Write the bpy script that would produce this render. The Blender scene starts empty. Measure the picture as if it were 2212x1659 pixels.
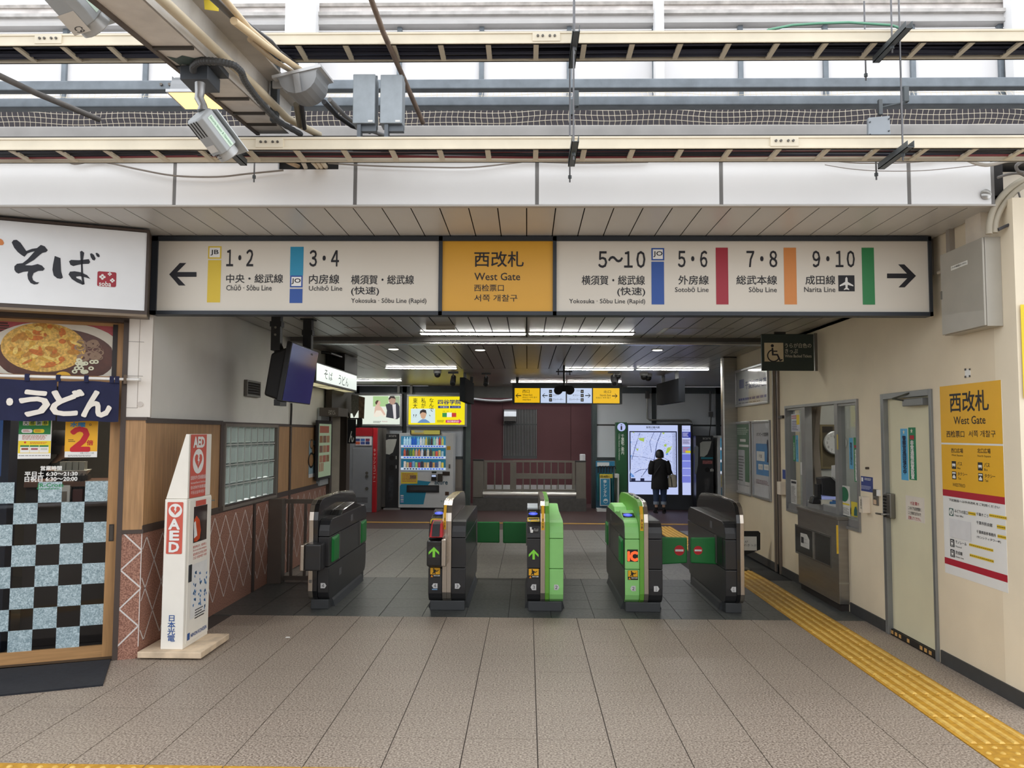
import bpy, bmesh, math, random
from mathutils import Vector as V, Matrix

random.seed(11)
SC = bpy.context.scene
COL = SC.collection

# ---------------------------------------------------------------- camera
IW, IH, FP = 2212.0, 1659.0, 1690.0
CAM = V((0, 0, 1.75))
_yaw, _pit, _rol = math.radians(1.13), math.radians(3.58), math.radians(0.284)
_f = V((-math.sin(_yaw) * math.cos(_pit), math.cos(_yaw) * math.cos(_pit), math.sin(_pit)))
_r0 = V((math.cos(_yaw), math.sin(_yaw), 0))
_u0 = _r0.cross(_f)
CR = _r0 * math.cos(_rol) + _u0 * math.sin(_rol)
CU = -_r0 * math.sin(_rol) + _u0 * math.cos(_rol)
CF = _f
cd = bpy.data.cameras.new('camera')
cd.sensor_width = 36.0
cd.lens = FP / IW * 36.0
cd.clip_start = 0.05
cd.clip_end = 200
cam = bpy.data.objects.new('camera', cd)
COL.objects.link(cam)
cam.matrix_world = Matrix(((CR.x, CU.x, -CF.x, CAM.x), (CR.y, CU.y, -CF.y, CAM.y), (CR.z, CU.z, -CF.z, CAM.z), (0, 0, 0, 1)))
SC.camera = cam

# ---------------------------------------------------------------- sky (bright overcast day) and exposure
wd = bpy.data.worlds.new('overcast_sky')
SC.world = wd
wd.use_nodes = True
nt = wd.node_tree
bgn = nt.nodes['Background']
tcn = nt.nodes.new('ShaderNodeTexCoord')
nzn = nt.nodes.new('ShaderNodeTexNoise')
nzn.inputs['Scale'].default_value = 1.6
nzn.inputs['Detail'].default_value = 4
rmp = nt.nodes.new('ShaderNodeValToRGB')
rmp.color_ramp.elements[0].color = (0.86, 0.91, 0.98, 1)
rmp.color_ramp.elements[1].color = (1.0, 1.0, 1.0, 1)
nt.links.new(tcn.outputs['Generated'], nzn.inputs['Vector'])
nt.links.new(nzn.outputs['Fac'], rmp.inputs['Fac'])
nt.links.new(rmp.outputs['Color'], bgn.inputs['Color'])
SKY = 2.1
bgn.inputs['Strength'].default_value = SKY
SC.view_settings.view_transform = 'Standard'
SC.view_settings.look = 'None'
SC.view_settings.gamma = 1.0
SC.view_settings.use_curve_mapping = False
SC.view_settings.exposure = 0.0
SC.cycles.max_bounces = 6
SC.cycles.adaptive_threshold = .03
SC.cycles.diffuse_bounces = 4
SC.cycles.glossy_bounces = 3
SC.cycles.transmission_bounces = 4
SC.cycles.caustics_reflective = False
SC.cycles.caustics_refractive = False
TUBE = 58.0      # radiance of the fluorescent tubes

# ---------------------------------------------------------------- helpers
def ray(x, y):
    return CR * ((x - IW / 2) / FP) - CU * ((y - IH / 2) / FP) + CF


def crop(x0, y0, s):
    return lambda x, y: (x0 + x * s, y0 + y * s)


cA = crop(0, 0, 740 / 2212); cB = crop(600, 0, 800 / 2212); cC = crop(1400, 0, 812 / 2212)
cD = crop(0, 440, 560 / 1858); cE = crop(0, 880, 560 / 1452); cG = crop(300, 480, 920 / 2212)
cH = crop(1180, 480, 870 / 2212); cI = crop(460, 680, 560 / 1408); cJ = crop(1560, 680, 652 / 1639)
cK = crop(640, 1040, 420 / 2212); cL = crop(1000, 1040, 300 / 1659); cM = crop(1280, 1040, 380 / 2101)
cN = crop(740, 760, 300 / 1422); cO = crop(1000, 780, 300 / 1508); cP = crop(1280, 800, 320 / 1659)
cQ = crop(1560, 760, 400 / 1229); cR = crop(1980, 320, 232 / 875); cS = crop(330, 920, 170 / 553)
cT = crop(0, 890, 260 / 2157); cU = crop(2020, 810, 180 / 1149); cV = crop(2030, 1050, 170 / 1175)
cW = crop(1690, 840, 210 / 1089); cX = crop(1890, 820, 170 / 455); cY = crop(640, 760, 160 / 830)
cZ = crop(560, 680, 240 / 1659); c2 = crop(860, 840, 150 / 957); c3 = crop(1330, 900, 180 / 1422)
c4 = crop(120, 0, 300 / 2212); c5 = crop(360, 120, 200 / 1276); c6 = crop(560, 120, 340 / 2169)
c7 = crop(1570, 760, 130 / 634); c8 = crop(0, 440, 340 / 2212); c9 = crop(560, 660, 600 / 2212); c10 = crop(1120, 660, 600 / 2212)


class Fr:
    """a flat face in the place: origin, two unit directions along it, normal towards the viewer"""
    def __init__(s, o, u, v=(0, 0, 1)):
        s.o = V(o); s.u = V(u).normalized(); s.v = V(v).normalized(); s.n = s.u.cross(s.v)

    def px(s, p):
        d = ray(*p)
        t = (s.o - CAM).dot(s.n) / d.dot(s.n)
        q = CAM + d * t - s.o
        return q.dot(s.u), q.dot(s.v)

    def pt(s, u, v, d=0.0):
        return s.o + s.u * u + s.v * v + s.n * d

    def at(s, p, d=0.0):
        return s.pt(*s.px(p), d)

    def off(s, d):
        return Fr(s.o + s.n * d, s.u, s.v)


def facing(y):
    return Fr((0, y, 0), (1, 0, 0))


def lin(c):
    return tuple(((v / 255) / 12.92 if v / 255 <= .04045 else ((v / 255 + .055) / 1.055) ** 2.4) for v in c)


MATS = {}


def mat(rgb, rough=.5, metal=0., var=.06, scale=6., bump=0., bscale=60., emit=0., spec=.5, coat=0., stretch=None):
    key = (tuple(rgb), rough, metal, var, scale, bump, bscale, emit, spec, coat, stretch)
    if key in MATS:
        return MATS[key]
    m = bpy.data.materials.new('m%d' % len(MATS))
    m.use_nodes = True
    t = m.node_tree
    b = t.nodes['Principled BSDF']
    c = lin(rgb)
    b.inputs['Roughness'].default_value = rough
    b.inputs['Metallic'].default_value = metal
    b.inputs['Specular IOR Level'].default_value = spec
    b.inputs['Coat Weight'].default_value = coat
    tc = t.nodes.new('ShaderNodeTexCoord')
    src = tc.outputs['Object']
    if stretch:
        mp = t.nodes.new('ShaderNodeMapping')
        mp.inputs['Scale'].default_value = stretch
        t.links.new(src, mp.inputs['Vector'])
        src = mp.outputs['Vector']
    if var > 0:
        n = t.nodes.new('ShaderNodeTexNoise')
        n.inputs['Scale'].default_value = scale
        n.inputs['Detail'].default_value = 5
        t.links.new(src, n.inputs['Vector'])
        r = t.nodes.new('ShaderNodeValToRGB')
        r.color_ramp.elements[0].position = .3
        r.color_ramp.elements[1].position = .7
        r.color_ramp.elements[0].color = (*[x * (1 - var) for x in c], 1)
        r.color_ramp.elements[1].color = (*[min(1, x * (1 + var)) for x in c], 1)
        t.links.new(n.outputs['Fac'], r.inputs['Fac'])
        t.links.new(r.outputs['Color'], b.inputs['Base Color'])
    else:
        b.inputs['Base Color'].default_value = (*c, 1)
    if bump > 0:
        n2 = t.nodes.new('ShaderNodeTexNoise')
        n2.inputs['Scale'].default_value = bscale
        t.links.new(src, n2.inputs['Vector'])
        bp = t.nodes.new('ShaderNodeBump')
        bp.inputs['Strength'].default_value = bump
        bp.inputs['Distance'].default_value = .004
        t.links.new(n2.outputs['Fac'], bp.inputs['Height'])
        t.links.new(bp.outputs['Normal'], b.inputs['Normal'])
    if emit > 0:
        b.inputs['Emission Color'].default_value = (*c, 1)
        b.inputs['Emission Strength'].default_value = emit
    MATS[key] = m
    return m


def glow(rgb, s=1.0):
    key = ('glow', tuple(rgb), s)
    if key not in MATS:
        m = bpy.data.materials.new('glow%d' % len(MATS))
        m.use_nodes = True
        b = m.node_tree.nodes['Principled BSDF']
        b.inputs['Base Color'].default_value = (.02, .02, .02, 1)
        b.inputs['Roughness'].default_value = .35
        b.inputs['Emission Color'].default_value = (*lin(rgb), 1)
        b.inputs['Emission Strength'].default_value = s
        MATS[key] = m
    return MATS[key]


def glass(tint=(1, 1, 1), refl=.6, rough=.02):
    key = ('glass', tint, refl, rough)
    if key not in MATS:
        m = bpy.data.materials.new('glass%d' % len(MATS))
        m.use_nodes = True
        t = m.node_tree
        t.nodes.remove(t.nodes['Principled BSDF'])
        a = t.nodes.new('ShaderNodeBsdfTransparent'); a.inputs[0].default_value = (*tint, 1)
        g = t.nodes.new('ShaderNodeBsdfGlossy'); g.inputs['Roughness'].default_value = rough
        fc = t.nodes.new('ShaderNodeLayerWeight'); fc.inputs['Blend'].default_value = .5
        lw = t.nodes.new('ShaderNodeMath'); lw.operation = 'POWER'; lw.inputs[1].default_value = 5
        t.links.new(fc.outputs['Facing'], lw.inputs[0])
        mx = t.nodes.new('ShaderNodeMixShader')
        ad = t.nodes.new('ShaderNodeMath'); ad.operation = 'MULTIPLY_ADD'; ad.inputs[1].default_value = refl; ad.inputs[2].default_value = .03
        t.links.new(lw.outputs[0], ad.inputs[0]); t.links.new(ad.outputs[0], mx.inputs[0])
        t.links.new(a.outputs[0], mx.inputs[1]); t.links.new(g.outputs[0], mx.inputs[2])
        t.links.new(mx.outputs[0], t.nodes['Material Output'].inputs[0])
        MATS[key] = m
    return MATS[key]


WL = {}


def tag(o, label=None, cat=None, group=None, kind=None):
    if label: o['label'] = label
    if cat: o['category'] = cat
    if group: o['group'] = group
    if kind: o['kind'] = kind
    return o


def T(name, label, cat, loc=(0, 0, 0), group=None, kind=None):
    o = bpy.data.objects.new(name, None)
    o.empty_display_size = .1
    COL.objects.link(o)
    o.location = loc
    WL[o.name] = V(loc)
    return tag(o, label, cat, group, kind)


class MB:
    def __init__(s):
        s.v = []; s.f = []

    def add(s, vs, fs):
        k = len(s.v)
        s.v += [V(p) for p in vs]
        s.f += [tuple(i + k for i in f) for f in fs]
        return s

    def hexa(s, p):
        return s.add(p, [(0, 3, 2, 1), (4, 5, 6, 7), (0, 1, 5, 4), (1, 2, 6, 5), (2, 3, 7, 6), (3, 0, 4, 7)])

    def box(s, x0, y0, z0, x1, y1, z1):
        x0, x1 = sorted((x0, x1)); y0, y1 = sorted((y0, y1)); z0, z1 = sorted((z0, z1))
        return s.hexa([(x0, y0, z0), (x1, y0, z0), (x1, y1, z0), (x0, y1, z0), (x0, y0, z1), (x1, y0, z1), (x1, y1, z1), (x0, y1, z1)])

    def fbox(s, fr, u0, v0, u1, v1, d0, d1):
        u0, u1 = sorted((u0, u1)); v0, v1 = sorted((v0, v1)); d0, d1 = sorted((d0, d1))
        q = [fr.pt(u, v, d) for d in (d0, d1) for (u, v) in ((u0, v0), (u1, v0), (u1, v1), (u0, v1))]
        return s.hexa(q)

    def pbox(s, fr, a, b, d0, d1):
        """box on a face between the two pixels a (upper left) and b (lower right), from depth d0 to d1 off the face"""
        (u0, v1), (u1, v0) = fr.px(a), fr.px(b)
        return s.fbox(fr, u0, v0, u1, v1, d0, d1)

    def ring(s, fr, u0, v0, u1, v1, w, d0, d1):
        s.fbox(fr, u0, v0, u1, v0 + w, d0, d1); s.fbox(fr, u0, v1 - w, u1, v1, d0, d1)
        s.fbox(fr, u0, v0 + w, u0 + w, v1 - w, d0, d1); s.fbox(fr, u1 - w, v0 + w, u1, v1 - w, d0, d1)
        return s

    def quad(s, fr, u0, v0, u1, v1, d=.002):
        return s.add([fr.pt(u0, v0, d), fr.pt(u1, v0, d), fr.pt(u1, v1, d), fr.pt(u0, v1, d)], [(0, 1, 2, 3)])

    def pquad(s, fr, a, b, d=.002):
        (u0, v1), (u1, v0) = fr.px(a), fr.px(b)
        return s.quad(fr, u0, v0, u1, v1, d)

    def poly(s, fr, pts, d=.002):
        k = [fr.pt(u, v, d) for u, v in pts]
        return s.add(k, [tuple(range(len(k)))])

    def disc(s, fr, u, v, r, d=.002, n=20, ry=None):
        ry = ry or r
        return s.poly(fr, [(u + r * math.cos(2 * math.pi * i / n), v + ry * math.sin(2 * math.pi * i / n)) for i in range(n)], d)

    def annulus(s, fr, u, v, r0, r1, d=.002, n=24, k=1.0):
        p = []
        for i in range(n):
            a = 2 * math.pi * i / n
            p += [fr.pt(u + r0 * math.cos(a), v + k * r0 * math.sin(a), d), fr.pt(u + r1 * math.cos(a), v + k * r1 * math.sin(a), d)]
        return s.add(p, [(2 * i, 2 * i + 1, (2 * i + 3) % (2 * n), (2 * i + 2) % (2 * n)) for i in range(n)])

    def prism(s, pts, ex):
        """closed outline of 3-D points pushed along the vector ex"""
        ex = V(ex); n = len(pts)
        a = [V(p) for p in pts]
        return s.add(a + [p + ex for p in a], [tuple(range(n - 1, -1, -1)), tuple(range(n, 2 * n))] + [(i, (i + 1) % n, n + (i + 1) % n, n + i) for i in range(n)])

    def tube(s, pts, r, n=8, cap=True):
        pts = [V(p) for p in pts]
        rs = r if isinstance(r, (list, tuple)) else [r] * len(pts)
        rings = []
        up = None
        for i, p in enumerate(pts):
            a = pts[max(i - 1, 0)]; b = pts[min(i + 1, len(pts) - 1)]
            t = (b - a).normalized()
            if up is None:
                up = t.orthogonal().normalized()
            up = (up - t * up.dot(t))
            up = up.normalized() if up.length > 1e-6 else t.orthogonal().normalized()
            w = t.cross(up)
            rings.append([p + (up * math.cos(2 * math.pi * k / n) + w * math.sin(2 * math.pi * k / n)) * rs[i] for k in range(n)])
        vs = [q for g in rings for q in g]
        fs = []
        for i in range(len(pts) - 1):
            for k in range(n):
                fs.append((i * n + k, i * n + (k + 1) % n, (i + 1) * n + (k + 1) % n, (i + 1) * n + k))
        if cap:
            fs.append(tuple(range(n - 1, -1, -1)))
            fs.append(tuple(range((len(pts) - 1) * n, len(pts) * n)))
        return s.add(vs, fs)

    def loft(s, rings, cap=True):
        n = len(rings[0])
        vs = [V(p) for g in rings for p in g]
        fs = [(i * n + k, i * n + (k + 1) % n, (i + 1) * n + (k + 1) % n, (i + 1) * n + k) for i in range(len(rings) - 1) for k in range(n)]
        if cap:
            fs += [tuple(range(n - 1, -1, -1)), tuple(range((len(rings) - 1) * n, len(rings) * n))]
        return s.add(vs, fs)

    def ball(s, c, rx, ry=None, rz=None, n=12, m=8):
        ry = ry or rx; rz = rz or rx
        c = V(c)
        rings = [[c + V((rx * math.sin(math.pi * (j + .02) / (m + .04)) * math.cos(2 * math.pi * k / n), ry * math.sin(math.pi * (j + .02) / (m + .04)) * math.sin(2 * math.pi * k / n), -rz * math.cos(math.pi * j / m))) for k in range(n)] for j in range(m + 1)]
        return s.loft(rings)

    def build(s, name, m, parent=None, label=None, cat=None, group=None, kind=None, bevel=0., smooth=False, seg=2, at=None):
        me = bpy.data.meshes.new(name)
        if parent is not None:
            off = WL[parent.name]
        elif at is not None:
            off = V(at)
        else:
            xs = [p.x for p in s.v]; ys = [p.y for p in s.v]; zs = [p.z for p in s.v]
            off = V(((min(xs) + max(xs)) / 2, (min(ys) + max(ys)) / 2, min(zs)))
        me.from_pydata([tuple(p - off) for p in s.v], [], s.f)
        bm = bmesh.new(); bm.from_mesh(me)
        if len(s.f) > 1:
            bmesh.ops.recalc_face_normals(bm, faces=bm.faces)
        bm.to_mesh(me); bm.free()
        me.materials.append(m)
        if smooth:
            me.shade_smooth()
            me.set_sharp_from_angle(angle=math.radians(40))
        o = bpy.data.objects.new(name, me)
        COL.objects.link(o)
        if parent is not None:
            o.parent = parent
        else:
            o.location = off
        WL[o.name] = off.copy()
        if bevel > 0:
            bv = o.modifiers.new('soft_edge', 'BEVEL')
            bv.width = bevel; bv.segments = seg; bv.limit_method = 'ANGLE'
        return tag(o, label, cat, group, kind)


def share(src, name, parent, loc):
    """another object with the same mesh as src, at an offset under parent"""
    o = bpy.data.objects.new(name, src.data)
    COL.objects.link(o)
    o.parent = parent
    o.location = loc
    WL[o.name] = WL[parent.name] + V(loc)
    return o


GLY = {}


def glyphs(s, bold=0., vert=False, sp=1.0):
    k = (s, vert, sp)
    if k not in GLY:
        c = bpy.data.curves.new('t', 'FONT')
        c.body = '\n'.join(s) if vert else s
        c.resolution_u = 2
        c.space_character = sp
        if vert:
            c.align_x = 'CENTER'
            c.space_line = .93
        o = bpy.data.objects.new('t', c)
        COL.objects.link(o)
        me = o.to_mesh()
        vs = [(p.co.x, p.co.y) for p in me.vertices]
        fs = [tuple(q.vertices) for q in me.polygons]
        o.to_mesh_clear()
        bpy.data.objects.remove(o)
        bpy.data.curves.remove(c)
        GLY[k] = (vs, fs)
    return GLY[k]


def text(fr, s, a, b, m, parent, d=.004, bold=.0, vert=False, name='lettering', uv=False, sp=1.0, rot=False):
    """writing fitted between two corners of a face (pixels, or face coordinates when uv)"""
    if uv:
        (u0, v1), (u1, v0) = a, b
    else:
        (u0, v1), (u1, v0) = fr.px(a), fr.px(b)
    if s[0] in '0123456789' and len(s) < 5:      # figures set in full width shapes, tightened
        s = ''.join(chr(ord(q) + 0xFEE0) if '!' <= q <= '~' else '・' for q in s); sp = .62
    vs, fs = glyphs(s, bold, vert, sp)
    if not vs:
        return None
    if rot:
        vs = [(y, -x) for x, y in vs]
    x0 = min(p[0] for p in vs); x1 = max(p[0] for p in vs); y0 = min(p[1] for p in vs); y1 = max(p[1] for p in vs)
    kx = (u1 - u0) / max(x1 - x0, 1e-6); ky = (v1 - v0) / max(y1 - y0, 1e-6)
    mbt = MB()
    for i, (p, q) in enumerate([(0, 0)] if bold <= 0 else [(-1, -1), (1, -1), (1, 1), (-1, 1)] + ([(k * math.cos(a * .3927), k * math.sin(a * .3927)) for a in range(16) for k in ((1.35, .7) if a % 2 else (1.35,))] if bold > .022 else [])):
        p, q = p * bold * .7, q * bold * .7
        mbt.add([fr.pt(u0 + (x - x0 + p) * kx, v0 + (y - y0 + q) * ky, d + .00006 * i) for x, y in vs], fs)
    return mbt.build(name, m, parent)


def lines(fr, a, b, n, m, parent, d=.004, fill=.55, name='small_print', jag=True, seed=1):
    """rows of unreadably small print as short dashes"""
    rnd = random.Random(seed)
    (u0, v1), (u1, v0) = fr.px(a), fr.px(b)
    mb = MB()
    h = (v1 - v0) / n
    for i in range(n):
        x = u0
        end = u1 - (rnd.random() * .35 * (u1 - u0) if jag else 0)
        while x < end:
            w = abs(u1 - u0) * (.05 + .07 * rnd.random())
            mb.quad(fr, x, v1 - (i + fill) * h, min(x + w, end), v1 - i * h - h * .1, d)
            x += w * 1.25
    return mb.build(name, m, parent)


def arc(c, r, a0, a1, n, ax='yz'):
    out = []
    for i in range(n + 1):
        a = math.radians(a0 + (a1 - a0) * i / n)
        out.append((c[0] + r * math.cos(a), c[1] + r * math.sin(a)))
    return out


def rrect(u0, v0, u1, v1, r, n=4):
    return (arc((u1 - r, v1 - r), r, 0, 90, n) + arc((u0 + r, v1 - r), r, 90, 180, n) + arc((u0 + r, v0 + r), r, 180, 270, n) + arc((u1 - r, v0 + r), r, 270, 360, n))


# ---------------------------------------------------------------- colours used again and again
BLACK = mat((18, 18, 20), .4)
INK = mat((28, 27, 34), .55, var=0)
WHITEP = mat((235, 235, 232), .5, var=0)
STEEL = mat((176, 174, 170), .28, 1.0, .08, 3, stretch=(1, 1, 14))
STEELD = mat((128, 126, 122), .36, .9, .12, 4)
ALU = mat((178, 180, 182), .38, .85, .05)
GALV = mat((122, 130, 137), .5, .3, .16, 9)
CREAMT = mat((222, 212, 190), .5, .0, .07, 5)
CREAMW = mat((230, 216, 190), .72, 0, .05, 2.2, .15, 90)
BROWN = mat((72, 60, 54), .5)
YEL = mat((224, 168, 32), .5, var=.03)
REDP = mat((176, 30, 52), .5, var=.03)
WOODP = mat((170, 132, 92), .5, 0, .22, 5, stretch=(14, 14, .7))
GREEND = mat((24, 110, 60), .45, var=.03)
BLUED = mat((34, 62, 140), .5, var=.03)
# ================================================================= THE SETTING
def speckle(c1, c2, scale=90., rough=.55, mid=None, pos=.5, width=.12, big=.10, bumps=.05):
    """granite-like mix of two grains, placed by world position so that neighbouring tiles differ"""
    m = bpy.data.materials.new('speckle')
    m.use_nodes = True
    t = m.node_tree
    b = t.nodes['Principled BSDF']
    g = t.nodes.new('ShaderNodeNewGeometry')
    n = t.nodes.new('ShaderNodeTexNoise'); n.inputs['Scale'].default_value = scale; n.inputs['Detail'].default_value = 3
    r = t.nodes.new('ShaderNodeValToRGB')
    r.color_ramp.elements[0].position = pos - width; r.color_ramp.elements[1].position = pos + width
    r.color_ramp.elements[0].color = (*lin(c1), 1); r.color_ramp.elements[1].color = (*lin(c2), 1)
    n2 = t.nodes.new('ShaderNodeTexNoise'); n2.inputs['Scale'].default_value = .9; n2.inputs['Detail'].default_value = 4
    r2 = t.nodes.new('ShaderNodeValToRGB')
    r2.color_ramp.elements[0].position = .3; r2.color_ramp.elements[1].position = .7
    r2.color_ramp.elements[0].color = (1 - big,) * 3 + (1,); r2.color_ramp.elements[1].color = (1, 1, 1, 1)
    mx = t.nodes.new('ShaderNodeMix'); mx.data_type = 'RGBA'; mx.blend_type = 'MULTIPLY'; mx.inputs[0].default_value = 1
    for q in (n, n2):
        t.links.new(g.outputs['Position'], q.inputs['Vector'])
    t.links.new(n.outputs['Fac'], r.inputs['Fac']); t.links.new(n2.outputs['Fac'], r2.inputs['Fac'])
    t.links.new(r.outputs['Color'], mx.inputs[6]); t.links.new(r2.outputs['Color'], mx.inputs[7])
    t.links.new(mx.outputs[2], b.inputs['Base Color'])
    b.inputs['Roughness'].default_value = rough
    bp = t.nodes.new('ShaderNodeBump'); bp.inputs['Strength'].default_value = bumps; bp.inputs['Distance'].default_value = .003
    t.links.new(n.outputs['Fac'], bp.inputs['Height']); t.links.new(bp.outputs['Normal'], b.inputs['Normal'])
    return m


TILE_TAN = speckle((108, 94, 83), (194, 180, 164), 85, .5, pos=.52, width=.17, bumps=.01)
TILE_DARK = speckle((66, 68, 67), (84, 86, 84), 30, .42, big=.14)
TILE_MID = speckle((110, 108, 103), (134, 131, 124), 38, .4, big=.12)
GROUT = mat((74, 66, 62), .9)
GROUTD = mat((50, 50, 50), .9)
TACT = speckle((186, 136, 36), (208, 156, 46), 24, .6, big=.2)
PLASTER = mat((226, 224, 218), .75, 0, .07, 1.4, .12, 70)
DARKRED = mat((108, 66, 70), .55, 0, .10, 1.2)
REARF = speckle((60, 42, 42), (82, 58, 56), 50, .5)

TX, TY = 0.411, 0.4215
Y_DARK, Y_MID, Y_REAR, Z_REAR = 7.55, 9.56, 15.3, -0.12
ANG = math.radians(22)
ST0 = Fr((-3.0, 6.10, 0), (math.cos(ANG), math.sin(ANG), 0))       # plane of the corner pillar and shop front
STD = ST0.off(-.09)                                                 # plane of the sliding door
RW = Fr((3.2, 0, 0), (0, -1, 0))
LW = Fr((-3.0, 0, 0), (0, 1, 0))
BK = facing(19.8)


def zfloor(y):
    return 0 if y <= Y_MID else (Z_REAR if y >= Y_REAR else Z_REAR * (y - Y_MID) / (Y_REAR - Y_MID))


# ---- platform floor in front of the gates
fl = T('floor', 'speckled tan stone tile floor in front of the ticket gates', None, (0, 5.5, -.05), kind='structure')
MB().box(-10, -8, -.1, 10, Y_DARK, -.006).build('floor_bed', GROUT, fl)
for b_ in ((-10, -8, 10, 2.9), (-10, 2.9, -4.46, 5.6), (3.2, 2.9, 10, 5.15)):
    MB().box(b_[0], b_[1], -.05, b_[2], b_[3], -.001).build('floor_slab', TILE_TAN, fl)
tiles = []
xk0 = 0.063
for j in range(11):
    y1 = Y_DARK - j * TY
    for i in range(-11, 9):
        x0 = xk0 + i * TX
        if x0 > 2.1 and x0 < 2.95 or x0 < -4.4 or x0 > 3.2:
            continue
        if x0 < -3.0 and y1 - TY > 6.1 + (x0 + TX + 3) * .404:
            continue
        tiles.append((x0, y1 - TY))


def tilemesh(w, l, m, name, parent, pts, z=0., slope=None):
    mb = MB().box(.003, .0018, -.03, w - .003, l - .0018, 0)
    s = None
    for (x, y) in pts:
        if s is None:
            s = mb.build(name, m, None, at=(0, 0, 0))
            s.parent = parent
            s.location = V((x, y, z)) - WL[parent.name]
            WL[s.name] = V((x, y, z))
            o = s
        else:
            o = share(s, name, parent, V((x, y, z)) - WL[parent.name])
        if slope:
            o.location.z = zfloor(y) - WL[parent.name].z
            o.rotation_euler.x = math.atan2(zfloor(y + l) - zfloor(y), l)
    return s


tilemesh(TX, TY, TILE_TAN, 'tile', fl, tiles)
# narrower tiles between the yellow guide strip and the grid, and along the wall
edge = T('floor_edge', 'narrow tan floor tiles along the yellow guide strip and wall', None, (2.7, 5.5, -.05), kind='structure')
x_last = xk0 + 5 * TX
tilemesh(2.50 - x_last, TY, TILE_TAN, 'tile', edge, [(x_last, Y_DARK - (j + 1) * TY) for j in range(11)])
tilemesh(3.2 - 2.91, TY, TILE_TAN, 'tile', edge, [(2.91, Y_DARK - (j + 1) * TY) for j in range(11)])

# ---- dark strip under the gates and sloping passage floor
fd = T('floor_gate_strip', 'dark grey tile strip under the ticket gates', None, (0, 8.5, -.05), kind='structure')
MB().box(-9, Y_DARK, -.1, 9, Y_MID, -.006).build('floor_bed', GROUTD, fd)
DL = (Y_MID - Y_DARK) / 5
tilemesh(TX, DL, TILE_DARK, 'tile', fd, [(-.1 - .075 + i * TX, Y_DARK + j * DL) for i in range(-7, 8) for j in range(5) if not (2.3 < -.175 + i * TX < 2.9)] )
tilemesh(3.2 - 2.91, DL, TILE_DARK, 'tile', fd, [(2.91, Y_DARK + j * DL) for j in range(5)])
fp = T('floor_passage', 'grey tile floor sloping gently down behind the gates', None, (0, 12, -.06), kind='structure')
bed = MB()
bed.hexa([(-9, Y_MID, -.2), (9, Y_MID, -.2), (9, Y_REAR, -.3), (-9, Y_REAR, -.3), (-9, Y_MID, -.008), (9, Y_MID, -.008), (9, Y_REAR, Z_REAR - .008), (-9, Y_REAR, Z_REAR - .008)])
bed.build('floor_bed', GROUTD, fp)
ML = (Y_REAR - Y_MID) / 14
tilemesh(TX, ML, TILE_MID, 'tile', fp, [(.063 + i * TX, Y_MID + j * ML) for i in range(-8, 9) for j in range(14) if not (2.1 < .063 + i * TX < 2.9) and (.063 + i * TX < 2.9 or Y_MID + j * ML > 12)], slope=True)
fr_ = T('floor_rear', 'dark red-brown floor along the rear wall', None, (0, 18, -.2), kind='structure')
MB().box(-9, Y_REAR, -.3, 9, 24, Z_REAR).build('floor_slab', REARF, fr_)
MB().box(-4.5, 16.28, Z_REAR, 4.5, 16.48, Z_REAR + .004).build('yellow_line', mat((170, 130, 50), .6), fr_)

# ---- yellow tactile guide strip (bars) and warning tiles (dots)
TACTB = speckle((214, 170, 76), (230, 192, 100), 24, .55, big=.15)


def two_tone(o):
    o.data.materials.append(TACTB)
    for p in o.data.polygons:
        if p.center.z > .004:
            p.material_index = 1


gs = T('tactile_strip', 'yellow tactile guide strip along the wall past the gates', 'tactile paving', (2.705, 9, 0))
SW = .408
tb = MB().box(.002, .004, -.02, SW - .002, TY - .004, .003)
for k in range(5):
    x = .045 + k * .08
    tb.prism([(x - .017, .012, .003), (x + .017, .012, .003), (x + .010, .02, .011), (x - .010, .02, .011)], (0, TY - .03, 0))
s0 = None
ny = int((16.2 - 4.6) / TY)
for j in range(ny):
    y = 4.6 + j * TY
    if s0 is None:
        s0 = tb.build('guide_tile', TACT, None, at=(0, 0, 0)); s0.parent = gs
        two_tone(s0); o = s0
        o.location = V((2.50, y, 0)) - WL[gs.name]
    else:
        o = share(s0, 'guide_tile', gs, V((2.50, y, zfloor(y))) - WL[gs.name])
    o.rotation_euler.x = math.atan2(zfloor(y + TY) - zfloor(y), TY)
ws = T('tactile_warning_strip', 'yellow dotted tactile warning strip along the platform edge', 'tactile paving', (0, 3.98, 0))
wb = MB().box(.002, .002, -.02, SW - .002, .408, .003)
for i in range(5):
    for j in range(5):
        cx, cy = .045 + i * .08, .045 + j * .08
        wb.loft([[(cx + r * math.cos(a * math.pi / 4), cy + r * math.sin(a * math.pi / 4), z) for a in range(8)] for r, z in ((.016, .003), (.009, .009))])
w0 = None
for (x, y) in [(2.50, 4.19)] + [(xk0 + i * TX, 3.775) for i in range(-11, 7)]:
    if w0 is None:
        w0 = wb.build('dot_tile', TACT, None, at=(0, 0, 0)); w0.parent = ws; two_tone(w0); w0.location = V((x, y, 0)) - WL[ws.name]
    else:
        share(w0, 'dot_tile', ws, V((x, y, 0)) - WL[ws.name])


def wall_holes(mb, fr, u0, u1, v0, v1, holes, d0, d1):
    us = sorted({u0, u1, *[h[0] for h in holes], *[h[1] for h in holes]})
    for a, b in zip(us, us[1:]):
        m = (a + b) / 2
        hs = sorted([(h[2], h[3]) for h in holes if h[0] < m < h[1]])
        z = v0
        for (p, q) in hs:
            if p > z:
                mb.fbox(fr, a, z, b, p, d0, d1)
            z = q
        if z < v1:
            mb.fbox(fr, a, z, b, v1, d0, d1)
    return mb


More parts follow.
